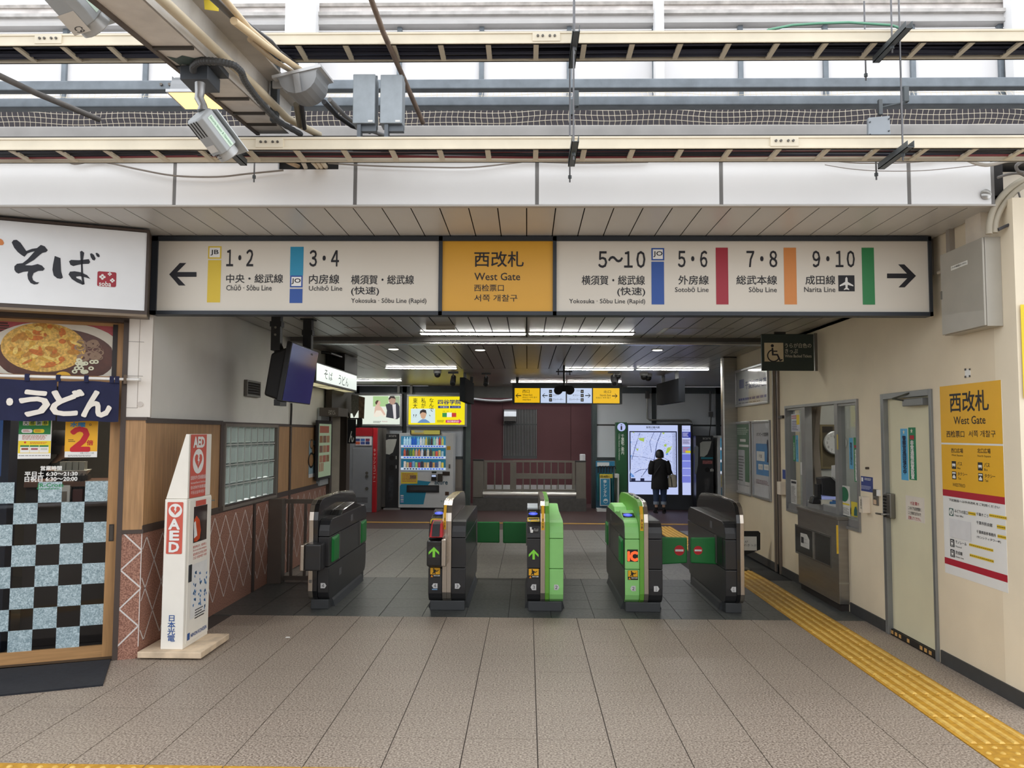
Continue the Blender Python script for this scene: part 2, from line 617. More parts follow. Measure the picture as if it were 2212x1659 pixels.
# ---- right wall with the ticket window and the staff door
(wu0, wv1) = RW.px(cW(40, 195)); (wu1, wv0) = RW.px(cW(885, 1610))
(du0, dv1) = RW.px(cJ(868, 432)); (du1, _) = RW.px(cJ(1142, 400))
wall_r = wall_holes(MB(), RW, -12.05, -5.4, 0, 3.32, [(wu0, wu1, wv0, wv1), (du0, du1, -.1, dv1)], -.16, 0)
wr = wall_r.build('wall_right', CREAMW, kind='structure', label='cream painted wall with ticket window and staff door')
MB().box(3.2, 5.15, 0, 6, 5.4, 3.32).build('wall_right_return', mat((238, 226, 202), .7, 0, .05, 2), kind='structure', label='cream wall return facing the platform at picture edge')
bbr = T('baseboard_right', 'dark grey skirting along the cream wall', None, (3.2, 8, 0), kind='structure')
SKIRT = mat((62, 62, 62), .6, 0, .12, 8)
for (a, b) in ((-12.05, -9.13), (-7.9, du0 - .03), (du1 + .03, -5.16)):
    MB().fbox(RW, a, 0, b, .10, 0, .012).build('skirting_board', SKIRT, bbr)
MB().box(3.195, 5.14, 0, 6, 5.152, .10).build('skirting_board', SKIRT, bbr)
# steel end post of the right wall
MB().box(2.98, 11.98, -.1, 3.24, 12.12, 2.93).build('pillar_steel', STEEL, kind='structure', label='brushed steel end post of the cream wall', bevel=.02)
# vertical seam pipes on the wall
sm = T('trim_1', 'vertical steel expansion joint strip on the cream wall', None, (3.2, 9.9, 0), kind='structure')
for p in (1676, 1686):
    u, _ = RW.px((p, 1000))
    MB().fbox(RW, u - .02, 0, u + .02, 2.93, 0, .03).build('joint_strip', mat((120, 108, 98), .5), sm, bevel=.004)
u, _ = RW.px((1681, 1000))
MB().fbox(RW, u - .03, 0, u + .03, 2.93, 0, .012).build('joint_gap', mat((48, 40, 38), .8), sm)

# ---- left wall: plaster above, glass block window, doorway to the noodle shop
(gu0, gv1) = LW.px(cI(70, 600)); (gu1, gv0) = LW.px(cI(338, 990)); gv1 = 1.82; gv0 = 1.0
DOOR_U = (11.80, 12.75)
wl = wall_holes(MB(), LW, 6.15, 12.95, 0, 3.32, [(gu0, gu1, gv0, gv1), (DOOR_U[0], DOOR_U[1], -.1, 2.05)], -.2, -.03)
wl.build('wall_left', PLASTER, kind='structure', label='white plaster wall left of the gates')
wlp = T('wall_left_lower', 'granite dado with silver diamond inlay and oak panels on left wall', None, (-3.0, 8, 0), kind='structure')
GRAN = speckle((126, 84, 70), (182, 136, 116), 100, .45, big=.12)
INLAY = mat((214, 208, 204), .45)
ZT, ZB = 1.835, 0.985            # top rail and bottom rail of the oak band
for (a, b) in ((6.10, 8.58), (8.68, 9.85), (9.92, 11.7)):
    MB().fbox(LW, a, 0, b, .955, -.03, 0).build('granite_panel', GRAN, wlp)
    mb = MB()
    w, k = .27, 1.48
    u = a - 1.0
    while u < b + 1.0:
        for s in (1, -1):
            # clipped line v = .12 + s*k*(x-u)
            x0, x1 = (u, u + .80 / k) if s > 0 else (u - .80 / k, u)
            x0, x1 = max(x0, a + .02), min(x1, b - .02)
            if x1 > x0:
                v0 = .12 + s * k * (x0 - u); v1 = .12 + s * k * (x1 - u)
                t = .0075
                mb.add([LW.pt(x0 - t, v0, .0015), LW.pt(x0 + t, v0, .0015), LW.pt(x1 + t, v1, .0015), LW.pt(x1 - t, v1, .0015)], [(0, 1, 2, 3)])
        u += w
    mb.build('diamond_inlay', INLAY, wlp)
for (a, b) in ((6.10, 7.62), (9.40, 9.85), (9.96, 11.16)):
    MB().fbox(LW, a, ZB + .03, b, ZT - .02, -.03, -.004).build('oak_panel', WOODP, wlp)
for (a, b, z0, z1) in ((6.10, 7.66, ZT - .02, ZT + .02), (7.66, 11.2, ZT - .02, ZT + .012), (6.10, 11.7, .955, ZB + .03)):
    MB().fbox(LW, a, z0, b, z1, -.03, .006).build('rail', BROWN, wlp)
for (u, z0, z1) in ((7.64, .98, ZT), (8.63, 0, .955), (9.885, .0, ZT), (9.37, 1.0, ZT)):
    MB().fbox(LW, u - .03, z0, u + .03, z1, -.03, .008).build('post', BROWN, wlp)

# glass block window in the left wall
gw = T('window_1', 'glass block window in the oak band of left wall', None, (-3.0, 8.5, gv0), kind='structure')
GB = bpy.data.materials.new('glass_block'); GB.use_nodes = True
_b = GB.node_tree.nodes['Principled BSDF']
_b.inputs['Base Color'].default_value = (*lin((204, 222, 217)), 1); _b.inputs['Roughness'].default_value = .18
_b.inputs['Transmission Weight'].default_value = .2; _b.inputs['Specular IOR Level'].default_value = .7
NB = 8
bw = (gu1 - gu0) / NB; bh = (gv1 - gv0) / 4
FRW = mat((186, 192, 188), .5)
MB().ring(LW, gu0 - .03, gv0 - .03, gu1 + .03, gv1 + .01, .03, -.1, .012).build('window_frame', mat((120, 112, 104), .5), gw)
mb = MB()
for i in range(1, NB):
    mb.fbox(LW, gu0 + i * bw - .006, gv0, gu0 + i * bw + .006, gv1, -.09, -.018)
for j in range(1, 4):
    mb.fbox(LW, gu0, gv0 + j * bh - .006, gu1, gv0 + j * bh + .006, -.09, -.018)
mb.build('mortar_grid', FRW, gw)
MB().fbox(LW, gu0, gv0, gu1, gv1, -.14, -.1).build('glowing_back', mat((150, 168, 163), .6, emit=.35), gw)  # this sheet glows in place of shop light coming through the blocks
bm_ = MB()
bm_.loft([[(-.03, .006, .006), (-.03, bw - .006, .006), (-.03, bw - .006, bh - .006), (-.03, .006, bh - .006)],
          [(.0, .02, .02), (.0, bw - .02, .02), (.0, bw - .02, bh - .02), (.0, .02, bh - .02)],
          [(-.012, .035, .035), (-.012, bw - .035, .035), (-.012, bw - .035, bh - .035), (-.012, .035, bh - .035)]])
b0 = None
for i in range(NB):
    for j in range(4):
        p = V((-3.02, gu0 + i * bw, gv0 + j * bh)) - WL[gw.name]
        if b0 is None:
            b0 = bm_.build('glass_block', GB, None, at=(0, 0, 0)); b0.parent = gw; b0.location = p
        else:
            share(b0, 'glass_block', gw, p)

# ---- fascia and outer soffit above the passage mouth
FA = facing(5.2)
fz0, fz1 = 3.29, 3.60
fas = T('wall_fascia', 'row of white metal fascia panels above the passage mouth', None, (0, 5.2, fz0), kind='structure')
WHITEM = mat((240, 241, 242), .35, 0, .03, 1.2, coat=.1)
xs = [-4.9] + [FA.px((p, 400))[0] for p in (377, 767, 1160, 1558, 1964, 2145)]
for i, (a, b) in enumerate(zip(xs, xs[1:])):
    a += .012; b -= .012
    if i == 1:      # notch for the conduits
        n0, nz = FA.px((600, 366)); n1, _ = FA.px((731, 366))
        MB().prism([(a, 5.2, fz0), (b, 5.2, fz0), (b, 5.2, fz1), (n1, 5.2, fz1), (n1, 5.2, nz), (n0, 5.2, nz), (n0, 5.2, fz1), (a, 5.2, fz1)], (0, .03, 0)).build('fascia_panel', WHITEM, fas)
    else:
        MB().box(a, 5.2, fz0, b, 5.23, fz1).build('fascia_panel', WHITEM, fas, bevel=.004)
for x in xs[1:]:
    MB().box(x - .011, 5.203, fz0 + .002, x + .011, 5.235, fz1).build('joint_cover', mat((120, 118, 116), .5, .4), fas)
MB().box(-4.9, 5.24, fz0, 3.2, 5.28, fz1 + .03).build('fascia_backing', mat((40, 38, 38), .8), fas)
MB().box(-4.9, 5.196, fz0 - .012, 3.12, 5.24, fz0 - .001).build('drip_edge', mat((190, 186, 180), .5), fas)
# bright steel cap in the fascia corner
ac = facing(5.2)
cu, cv = ac.px((2128, 421))
MB().tube([(cu, 5.2, cv), (cu, 5.185, cv), (cu, 5.178, cv)], [.034, .034, .02], 20).build('pipe_cap', STEEL, fas, smooth=True)

SLATW = .2
SLAT = mat((208, 208, 206), .38, .1, .04, 3)
so = T('ceiling_soffit', 'outer soffit of pale metal slats between fascia and station sign', None, (0, 5.6, 3.3), kind='structure')
MB().box(-5.4, 5.24, 3.32, 3.2, 6.2, 3.36).build('soffit_backing', mat((30, 30, 30), .9), so)
sl = MB().box(.004, 0, 0, SLATW - .004, 6.2 - 5.245, .004)
s0 = None
i = 0
x = .19 - 28 * SLATW
while x < 3.18:
    p = V((x, 5.245, 3.295)) - WL[so.name]
    if s0 is None:
        s0 = sl.build('slat', SLAT, None, at=(0, 0, 0)); s0.parent = so; s0.location = p
    else:
        share(s0, 'slat', so, p)
    x += SLATW

# ---- passage ceiling: slats running away, cross beam, then cross panels
CZ = 2.93
ISL = mat((172, 170, 166), .32, .15, .05, 2)
ci = T('ceiling', 'inner ceiling of glossy grey metal slats over the gates', None, (0, 10, CZ), kind='structure')
MB().box(-5.5, 6.2, CZ + .03, 6.5, 20, CZ + .08).build('ceiling_backing', mat((26, 26, 26), .9), ci)
for (y0, y1, nm) in ((6.2, 9.62, 'slat'), (9.86, 14.35, 'slat')):
    sl = MB().box(.006, 0, 0, SLATW - .006, y1 - y0, .003)
    s0 = None
    x = .19 - 16 * SLATW if y0 < 9 else .19 - 20 * SLATW
    while x < (3.3 if y0 < 9 else 5):
        p = V((x, y0, CZ)) - WL[ci.name]
        if s0 is None:
            s0 = sl.build(nm, ISL, None, at=(0, 0, 0)); s0.parent = ci; s0.location = p
        else:
            share(s0, nm, ci, p)
        x += SLATW
sl = MB().box(-5, 0, 0, 6, .192, .004)
s0 = None
for k in range(27):
    p = V((0, 14.37 + k * .2, CZ)) - WL[ci.name]
    if s0 is None:
        s0 = sl.build('cross_slat', ISL, None, at=(0, 0, 0)); s0.parent = ci; s0.location = p
    else:
        share(s0, 'cross_slat', ci, p)
cb = T('beam_shutter', 'polished metal shutter housing across the ceiling', None, (0, 9.7, CZ), kind='structure')
MB().box(-2.95, 9.62, CZ - .05, 3.19, 9.70, CZ + .02).build('shutter_rail', mat((86, 84, 82), .4, .6), cb)
MB().box(-2.95, 9.70, CZ - .075, 3.19, 9.86, CZ + .02).build('shutter_cover', mat((176, 176, 174), .25, .8), cb, bevel=.006)
# passage roof closing off the sky
MB().box(-9, 5.28, 3.62, 9, 20.0, 3.8).build('roof', mat((70, 68, 66), .8), kind='structure', label='flat roof slab over the passage')
MB().box(-3.0, 6.16, CZ + .08, 3.3, 6.24, 3.62).build('wall_bulkhead', mat((120, 116, 110), .7), kind='structure', label='bulkhead behind the station sign')

# ---- rear wall: grey panels with dark mullions, opening in the middle
bw_ = T('wall_back', 'rear wall of grey panels with dark mullions', None, (0, 19.8, -.12), kind='structure')
GREYP = mat((206, 212, 220), .35, .0, .04, 1.5)
GREYL = mat((150, 140, 132), .45, .0, .06, 1.5)
MULL = mat((62, 68, 72), .4, .3)
ox0 = BK.px((1016, 1000))[0]; ox1 = BK.px((1279, 1000))[0]
zt = 2.93
mz = BK.px((1150, 1000))[1]
ul = [BK.px((p, 950))[0] for p in (600, 690, 770, 873, 1005)]
ur = [BK.px((p, 950))[0] for p in (1282, 1413, 1552, 1680, 1800)]
zz = [Z_REAR, BK.px((1300, 992))[1], BK.px((1300, 918))[1], BK.px((1300, 847))[1]]
for us in (ul, ur):
    for a, b in zip(us, us[1:]):
        for k, (p, q) in enumerate(zip(zz, zz[1:])):
            MB().box(a + .05, 19.82, p + .02, b - .05, 19.86, q - .02).build('wall_panel', GREYL if k == 0 else GREYP, bw_)
    for a in us:
        MB().box(a - .055, 19.79, Z_REAR, a + .055, 19.86, zt).build('mullion', MULL, bw_)
    MB().box(us[0], 19.79, zz[3] - .03, us[-1], 19.86, zt).build('head_rail', mat((84, 92, 98), .4, .3), bw_)
    MB().box(us[0], 19.80, zz[1] - .02, us[-1], 19.86, zz[1] + .05).build('mid_rail', MULL, bw_)
    MB().box(us[0], 19.855, Z_REAR, us[-1], 19.95, zt).build('wall_core', mat((60, 60, 62), .7), bw_)
MB().box(ox0 - .12, 19.75, Z_REAR, ox0, 19.95, zt).build('jamb', mat((96, 108, 104), .4, .4), bw_)
MB().box(ox1, 19.75, Z_REAR, ox1 + .12, 19.95, zt).build('jamb', mat((70, 80, 82), .4, .4), bw_)
zo = BK.px((1150, 858))[1]
MB().box(ox0, 19.80, zo - .02, ox1, 19.95, zt).build('lintel_panel', mat((130, 132, 132), .5), bw_)
# dark red building wall beyond the opening
RB = facing(21.0)
rbw = T('wall_beyond', 'dark red building wall seen through the rear opening', None, (0, 21, -.12), kind='structure')
jx = [-2.6] + [RB.px((p, 930))[0] for p in (1085, 1233)] + [2.6]
lv0, lw1 = RB.px((1087, 884)); lv1, lw0 = RB.px((1160, 991))
for a, b in zip(jx, jx[1:]):
    if a < lv0 < b or a < lv1 < b:
        wall_holes(MB(), RB, a + .004, b - .004, -.12, 3.1, [(max(a + .004, lv0), min(b - .004, lv1), lw0, lw1)], -.06, 0).build('clad_panel', DARKRED, rbw)
    else:
        MB().fbox(RB, a + .004, -.12, b - .004, 3.1, -.06, 0).build('clad_panel', DARKRED, rbw)
MB().fbox(RB, -2.7, -.12, 2.7, 3.1, -.3, -.2).build('wall_core', mat((30, 22, 24), .8), rbw)
lou = T('window_2', 'barred louvre window in the dark red wall beyond', None, RB.pt(lv0, lw0), kind='structure')
n = 22
for i in range(n):
    u = lv0 + (i + .5) * (lv1 - lv0) / n
    MB().fbox(RB, u - .011, lw0, u + .011, lw1, -.05, -.02).build('bar', mat((150, 150, 152), .4, .5), lou)
for v in (lw0 + .02, lw0 + .06, RB.px((1150, 917))[1]):
    MB().fbox(RB, lv0, v - .02, lv1, v + .02, -.02, .0).build('cross_bar', mat((96, 98, 100), .4, .5), lou)
MB().box(-14, -9, 0, 14, -8.8, 3.6).build('wall_added_behind', mat((104, 102, 100), .8), kind='structure', label='unseen grey wall added behind the viewer to darken reflections')  # unseen wall, added so the shop glass reflects something darker than sky
# side walls that close the space behind
MB().box(-4.9, 12.95, -.2, -4.75, 19.9, 2.98).build('wall_rear_left', GREYL, kind='structure', label='side wall of the rear hall beyond the noodle shop')
MB().box(6.0, 12.0, -.2, 6.15, 19.9, 2.98).build('wall_rear_right', GREYP, kind='structure', label='side wall of the rear hall beyond the office')
# ================================================================= ABOVE THE FASCIA
# white wall behind the cable trays: panels between posts, rails on top, ledge below
UY = 6.6
UP = facing(UY)
uw = T('wall_upper', 'white weathered panel wall above the passage roof', None, (0, UY, 3.8), kind='structure')
WPAN = mat((238, 236, 236), .55, 0, .05, 1.6)
DIRTY = mat((226, 220, 216), .7, 0, .2, 7)
posts = [UP.px((p, 145))[0] for p in (-580, -400, -220, -45, 137, 313, 490, 676, 862, 1040, 1230, 1415, 1601, 1785, 1974, 2165, 2350, 2535, 2720)]
zb, zt_ = UP.px((1100, 236))[1], UP.px((1100, 62))[1]
for a, b in zip(posts, posts[1:]):
    MB().box(a + .004, UY + .03, zb, b - .004, UY + .06, zt_).build('wall_panel', WPAN, uw)
for a in posts:
    MB().box(a - .021, UY, zb, a + .021, UY + .05, UP.px((1100, 24))[1]).build('post', GALV, uw, bevel=.004)
X0, X1 = posts[0], posts[-1]
z1 = UP.px((1100, 57))[1]; z2 = UP.px((1100, 38))[1]; z3 = UP.px((1100, 26))[1]; z4 = UP.px((1100, 11))[1]
MB().box(X0, UY - .05, z1, X1, UY + .06, z1 + .03).build('rail', mat((196, 194, 192), .5), uw)
MB().box(X0, UY - .02, z1 + .03, X1, UY + .06, z2).build('rail_panel', mat((226, 224, 222), .5, 0, .06, 3), uw)
MB().box(X0, UY - .06, z2, X1, UY + .06, z2 + .03).build('rail', mat((196, 192, 188), .6, 0, .2, 9), uw)
MB().box(X0, UY + .02, z2 + .03, X1, UY + .10, z4).build('parapet', DIRTY, uw)
MB().box(X0, UY + .0, z4, X1, UY + .16, z4 + .03).build('coping', mat((176, 170, 164), .8, 0, .25, 12), uw)
for (p0, p1) in ((625, 690), (1410, 1429), (2166, 2230)):
    a, b = UP.px((p0, 100))[0], UP.px((p1, 100))[0]
    MB().box(a, UY - .14, zb, b, UY - .02, UP.px((1100, -20))[1]).build('white_column', mat((240, 240, 240), .5, 0, .04, 3), uw, bevel=.006)
# dark void and white ledge under it
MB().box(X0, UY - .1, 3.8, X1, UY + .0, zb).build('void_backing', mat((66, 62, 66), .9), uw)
LY = facing(6.2)
la, lb = LY.px((1100, 270))[1], LY.px((1100, 292))[1]
MB().box(X0, 6.2, 3.8, X1, 6.5, la).build('ledge', mat((206, 202, 198), .6, 0, .1, 4), uw, bevel=.008)
# bird net
NY = facing(6.32)
nz1, nz0 = NY.px((1100, 196))[1], la - .02
net = MB()
xx0, xx1 = -5.6, 5.6
rows, step = 9, .047
nx = int((xx1 - xx0) / step)
rn = random.Random(3)
wob = lambda x: .012 * math.sin(x * 2.3) + .008 * math.sin(x * 7.1)
TH = .0022
def npt(i, j):
    x = xx0 + i * step + .006 * math.sin(j * 1.7 + i * .3)
    t = j / rows
    return (x + .015 * math.sin(i * .11) * t, 6.32 - .06 * math.sin(t * 3.1), nz1 + (nz0 - nz1) * t + wob(x) * (1 if 0 < j else .3))
for j in range(rows + 1):
    for i in range(nx):
        a, b = V(npt(i, j)), V(npt(i + 1, j))
        net.add([a + V((0, 0, -TH)), b + V((0, 0, -TH)), b + V((0, 0, TH)), a + V((0, 0, TH))], [(0, 1, 2, 3)])
for i in range(nx):
    for j in range(rows):
        a, b = V(npt(i, j)), V(npt(i, j + 1))
        net.add([a + V((-TH, 0, 0)), a + V((TH, 0, 0)), b + V((TH, 0, 0)), b + V((-TH, 0, 0))], [(0, 1, 2, 3)])
net.build('bird_net', mat((212, 202, 182), .8), label='cream bird netting stretched behind the steel tubes', cat='net', kind='stuff')
roll = MB()
roll.tube([(xx0 + i * .15, 6.26 + .01 * math.sin(i * 1.9), nz0 + .006 + .006 * math.sin(i * 1.3)) for i in range(int((xx1 - xx0) / .15))], .022, 7)
roll.build('net_roll', mat((190, 180, 162), .9, 0, .3, 40, .8, 120), label='rolled lower hem of the bird netting on the ledge', cat='net', smooth=True)

# two galvanised square tubes crossing the whole view
def sqtube(name, y, pa, pb, depth, label, bolts=()):
    f = facing(y)
    r = T(name, label, 'steel tube', (0, y, f.px(pb)[1]))
    z1, z0 = f.px(pa)[1], f.px(pb)[1]
    MB().box(-6, y, z0, 6, y + depth, z1).build('tube_body', GALV, r, bevel=.008)
    xj = bolts[0] if bolts else None
    for p in bolts:
        x = f.px((p, 100))[0]
        MB().tube([(x, y + .002, (z0 + z1) / 2), (x, y - .014, (z0 + z1) / 2)], .011, 6).build('bolt', mat((110, 104, 98), .5, .6), r)
    return r
sqtube('square_tube', 5.6, (1100, 170), (1100, 191), .076, 'upper galvanised square tube crossing above the bird net', (352, 370, 391))
sqtube('square_tube', 5.9, (1100, 208), (1100, 228), .10, 'lower galvanised square tube crossing in front of bird net')

# cable trays
def tray(z0, z1, label, spl, cables, y0=4.7, y1=4.925):
    r = T('cable_tray', label, 'cable tray', (0, y0, z0))
    X = (-5.6, 5.6)
    for (y, s) in ((y0, -1), (y1, 1)):
        ya, yb = (y, y + .016)
        mb = MB().box(X[0], ya, z0, X[1], yb, z1)
        mb.box(X[0], ya - .006, z0, X[1], yb, z0 + .014); mb.box(X[0], ya - .006, z1 - .014, X[1], yb, z1)
        mb.build('side_rail', CREAMT, r, bevel=.002)
    rg = MB().box(-.016, 0, 0, .016, y1 - y0 - .016, .014)
    s0 = None
    x = -3.9
    ph = facing(y0).px((847, 100))[0]
    x = ph - 17 * .298
    while x < 5.6:
        p = V((x, y0 + .016, z0 + .002)) - WL[r.name]
        if s0 is None:
            s0 = rg.build('rung', CREAMT, None, at=(0, 0, 0)); s0.parent = r; s0.location = p
        else:
            share(s0, 'rung', r, p)
        x += .298
    for px in spl:
        u = facing(y0).px((px, 100))[0]
        sp_ = MB().box(u - .085, y0 - .01, z0 + .012, u + .085, y0, z1 - .004).build('splice_plate', CREAMT, r)
        for k in (-.052, -.022, .022, .052):
            MB().tube([(u + k, y0 - .009, (z0 + z1) / 2 + .006), (u + k, y0 - .017, (z0 + z1) / 2 + .006)], .008, 6).build('bolt', mat((96, 92, 86), .4, .6), sp_)
    rnd = random.Random(len(label))
    for (col, n, rad) in cables:
        for q in range(n):
            yy = y0 + .03 + rnd.random() * (y1 - y0 - .05)
            zz_ = z0 + .018 + rnd.random() * .03
            pts = [(X[0] + i * .56, yy + .012 * math.sin(i * .7 + q), zz_ + .004 * math.sin(i * 1.1 + q * 2)) for i in range(21)]
            MB().tube(pts, rad, 6).build('cable', col, r, smooth=True)
    return r
CBK = mat((34, 34, 40), .5); CRD = mat((132, 62, 66), .5); CGR = mat((130, 134, 142), .5); CNV = mat((44, 46, 62), .5)
F47 = facing(4.7)
tray(F47.px((1200, 322))[1], F47.px((1200, 295))[1], 'cream ladder cable tray just above the white fascia panels', (588, 1690), ((CBK, 6, .009), (CRD, 2, .008), (CGR, 3, .007), (CNV, 2, .009)))
tray(F47.px((1200, 94))[1], F47.px((1200, 68))[1], 'upper cream ladder cable tray filled with thick navy cables', (105, 1180), ((CNV, 9, .0115),))
MB().box(-5.6, 4.715, F47.px((1200, 94))[1] + .06, 5.6, 4.92, F47.px((1200, 94))[1] + .062).build('cable_tray_cover', mat((40, 42, 54), .7), label='dark cover sheet lying in the upper cable tray', cat='cover')

# hanger struts with threaded rods
DARKS = mat((88, 94, 97), .5, .2)
def strut(px, py0, py1, z, label, rods):
    f = Fr((0, 0, z), (1, 0, 0), (0, 1, 0))
    d0, d1 = ray(*py0), ray(*py1)
    a = CAM + d0 * ((z - CAM.z) / d0.z); b = CAM + d1 * ((z - CAM.z) / d1.z)
    x = (a.x + b.x) / 2
    ya, yb = sorted((a.y, b.y))
    r = T('hanger_strut', label, 'bracket', (x, ya, z), 'struts carrying the cable trays')
    mb = MB()
    mb.box(x - .021, ya, z, x + .021, yb, z + .004); mb.box(x - .021, ya, z, x - .017, yb, z + .04); mb.box(x + .017, ya, z, x + .021, yb, z + .04)
    mb.build('channel', DARKS, r)
    for (y, zt2) in rods:
        MB().tube([(x, y, z - .045), (x, y, zt2)], .0055, 6).build('threaded_rod', mat((110, 110, 112), .4, .8), r)
        MB().tube([(x, y, z - .02), (x, y, z)], .012, 6).build('nut', DARKS, r)
    return x
zt1 = F47.px((1200, 322))[1] - .045
zt2_ = F47.px((1200, 94))[1] - .045
xa = strut(0, (1241, 306), (1236, 360), zt1, 'dark channel strut under the lower tray near picture centre', ((4.64, 5.2), (5.06, 4.4)))
xb = strut(0, (1968, 318), (1903, 366), zt1, 'dark channel strut under the lower tray toward the cream wall', ((4.66, 5.2), (5.02, 3.62)))
strut(0, (455, 292), (528, 358), zt1, 'dark channel strut under the lower tray beside the round sensor', ((5.05, 3.6),))
strut(0, (1243, 68), (1237, 148), zt2_, 'dark channel strut under the upper tray near picture centre', ((4.66, 5.3),))
strut(0, (1964, 60), (1892, 136), zt2_, 'dark channel strut under the upper tray toward the cream wall', ((4.66, 5.3), (5.03, 4.6)))
# turnbuckles on the tubes
for (p, q, lab) in (((1245, 196), (1236, 250), 'steel turnbuckle hanging from the tube near picture centre'), ((1957, 186), (1900, 250), 'steel turnbuckle hanging from the tube above the grey plate')):
    f = facing(5.56)
    r = T('turnbuckle', lab, 'fitting', f.at(q))
    a, b = f.at(p), f.at((p[0], p[1] + 34))
    MB().box(a.x - .018, 5.55, b.z, a.x + .018, 5.59, a.z).build('clamp', DARKS, r, bevel=.004)
    a2, b2 = f.at((q[0], q[1] - 34)), f.at(q)
    MB().box(a2.x - .014, 5.54, b2.z, a2.x + .014, 5.57, a2.z).build('buckle', mat((92, 96, 98), .4, .6), r, bevel=.004)
    MB().tube([b, (a2 + b2) / 2], .006, 6).build('link_rod', DARKS, r)
# small grey plate
f = facing(5.3)
r = T('cover_plate', 'small pale grey metal plate hanging above the lower tray', 'plate', f.at((1900, 294)))
MB().prism([f.at((1876, 254)), f.at((1922, 250)), f.at((1924, 291)), f.at((1876, 295))], (0, .03, 0)).build('plate', mat((168, 174, 180), .4, .4), r, bevel=.003)
for p in ((1879, 264), (1920, 257), (1879, 291), (1920, 283)):
    q = f.at(p)
    MB().tube([q, q + V((0, -.006, 0))], .006, 6).build('screw', DARKS, r)

# pipe along the top of the fascia and sagging wires
pz = fz1 + .012
MB().tube([(-4.6, 5.15, pz), (-2.1, 5.15, pz), (.3, 5.15, pz), (3.05, 5.15, pz)], .02, 10).build('conduit', mat((214, 210, 202), .5, 0, .08), label='pale conduit running along the top edge of the fascia', cat='pipe', smooth=True)
def wire(pxs, y, r, m, label, name='wire', yv=None):
    f = facing(y)
    pts = [f.at(p) for p in pxs]
    # smooth the polyline a little
    out = []
    for i in range(len(pts) - 1):
        p0 = pts[max(i - 1, 0)]; p1 = pts[i]; p2 = pts[i + 1]; p3 = pts[min(i + 2, len(pts) - 1)]
        for k in range(5):
            t = k / 5
            out.append(.5 * ((2 * p1) + (p2 - p0) * t + (2 * p0 - 5 * p1 + 4 * p2 - p3) * t * t + (3 * p1 - p0 - 3 * p2 + p3) * t ** 3))
    out.append(pts[-1])
    return MB().tube(out, r, 6).build(name, m, label=label, cat=name.replace('_', ' '), smooth=True)
WG = mat((132, 124, 116), .6)
wire([cA(430, 1030), cA(480, 1060), cA(610, 1040), cA(730, 1058), cA(900, 1095), cA(1130, 1135), cA(1400, 1142), cA(1600, 1122), cA(1830, 1100)], 5.16, .006, WG, 'grey wire sagging over the fascia below the sensor')
wire([cB(300, 975), cB(550, 990), cB(850, 998), cB(1150, 1000), cB(1400, 975), cB(1510, 965), cB(1800, 975), cB(2212, 968)], 5.16, .005, WG, 'grey wire sagging over the fascia panels at picture centre')
wire([cC(1120, 950), cC(1250, 960), cC(1500, 958), cC(1700, 942)], 5.16, .004, WG, 'thin wire along the fascia toward the cream wall')
wire([cC(1040, 970), cC(1200, 995), cC(1400, 1007), cC(1650, 1002), cC(1940, 972)], 5.14, .0025, WG, 'hair-thin wire sagging over the last fascia panels')
MB().tube([facing(4.76).at(cC(700, 178)), facing(4.76).at(cC(850, 148)), facing(4.76).at(cC(1000, 138)), facing(4.76).at(cC(1180, 132)), facing(4.76).at(cC(1430, 148)), facing(4.76).at(cC(1500, 172))], .008, 6).build('green_cable', mat((110, 170, 140), .5), label='pale green cable lying on the upper cable tray', cat='cable', smooth=True)
# diagonal poles
MB().tube([facing(4.2).at((795, -20)), facing(4.6).at((828, 70)), facing(5.0).at((868, 160)), facing(5.35).at((914, 266))], .017, 10).build('stay_pole', mat((126, 110, 98), .6, .2, .25, 14), label='rusty stay pole slanting down to the ledge beside metal boxes', cat='pole', smooth=True)
MB().tube([facing(4.5).at((-30, 150)), facing(4.9).at((75, 200)), facing(5.4).at((214, 258))], .02, 10).build('stay_pole', mat((112, 108, 104), .6, .3, .2, 14), label='grey stay pole slanting in from picture edge to the ledge', cat='pole', smooth=True)

# ---- sloping steel beam coming towards the viewer, with conduits
BDIR = V((-.0275, 1, .1257))
def bpt(px, y_ref, y):
    """a point on the line parallel to the beam that passes through the pixel px at depth y_ref"""
    p = facing(y_ref).at(px)
    return p + BDIR * (y - y_ref)
YE, YS = 5.4, .6
bl, br = (555, 289), (625, 279)
bo = T('canopy_beam', 'weathered white steel canopy beam sloping in from the picture top', 'beam', bpt(bl, YE, YS))
def bprism(corn, y0, y1):
    a = [c + BDIR * (y0 - YE) for c in corn]
    return MB().prism(a, BDIR * (y1 - y0))
L_, R_ = facing(YE).at(bl), facing(YE).at(br)
R_ = V((R_.x, R_.y, L_.z))
BW_ = mat((230, 226, 221), .7, 0, .12, 6)
bprism([L_, R_, R_ + V((0, 0, .012)), L_ + V((0, 0, .012))], YS, YE).build('bottom_flange', BW_, bo)
bprism([L_ + V((-.002, 0, -.012)), L_ + V((.022, 0, -.012)), L_ + V((.022, 0, .05)), L_ + V((-.002, 0, .05))], YS, YE).build('edge_angle', mat((98, 88, 80), .6, .2, .2, 9), bo)
bprism([R_ + V((-.012, 0, 0)), R_, R_ + V((.012, 0, .20)), R_ + V((0, 0, .20))], YS, YE).build('web_plate', mat((222, 220, 216), .7, 0, .12, 6), bo)
bprism([R_ + V((-.02, 0, .20)), R_ + V((.13, 0, .20)), R_ + V((.13, 0, .215)), R_ + V((-.02, 0, .215))], YS, YE).build('top_flange', mat((190, 184, 176), .7, 0, .12, 6), bo)
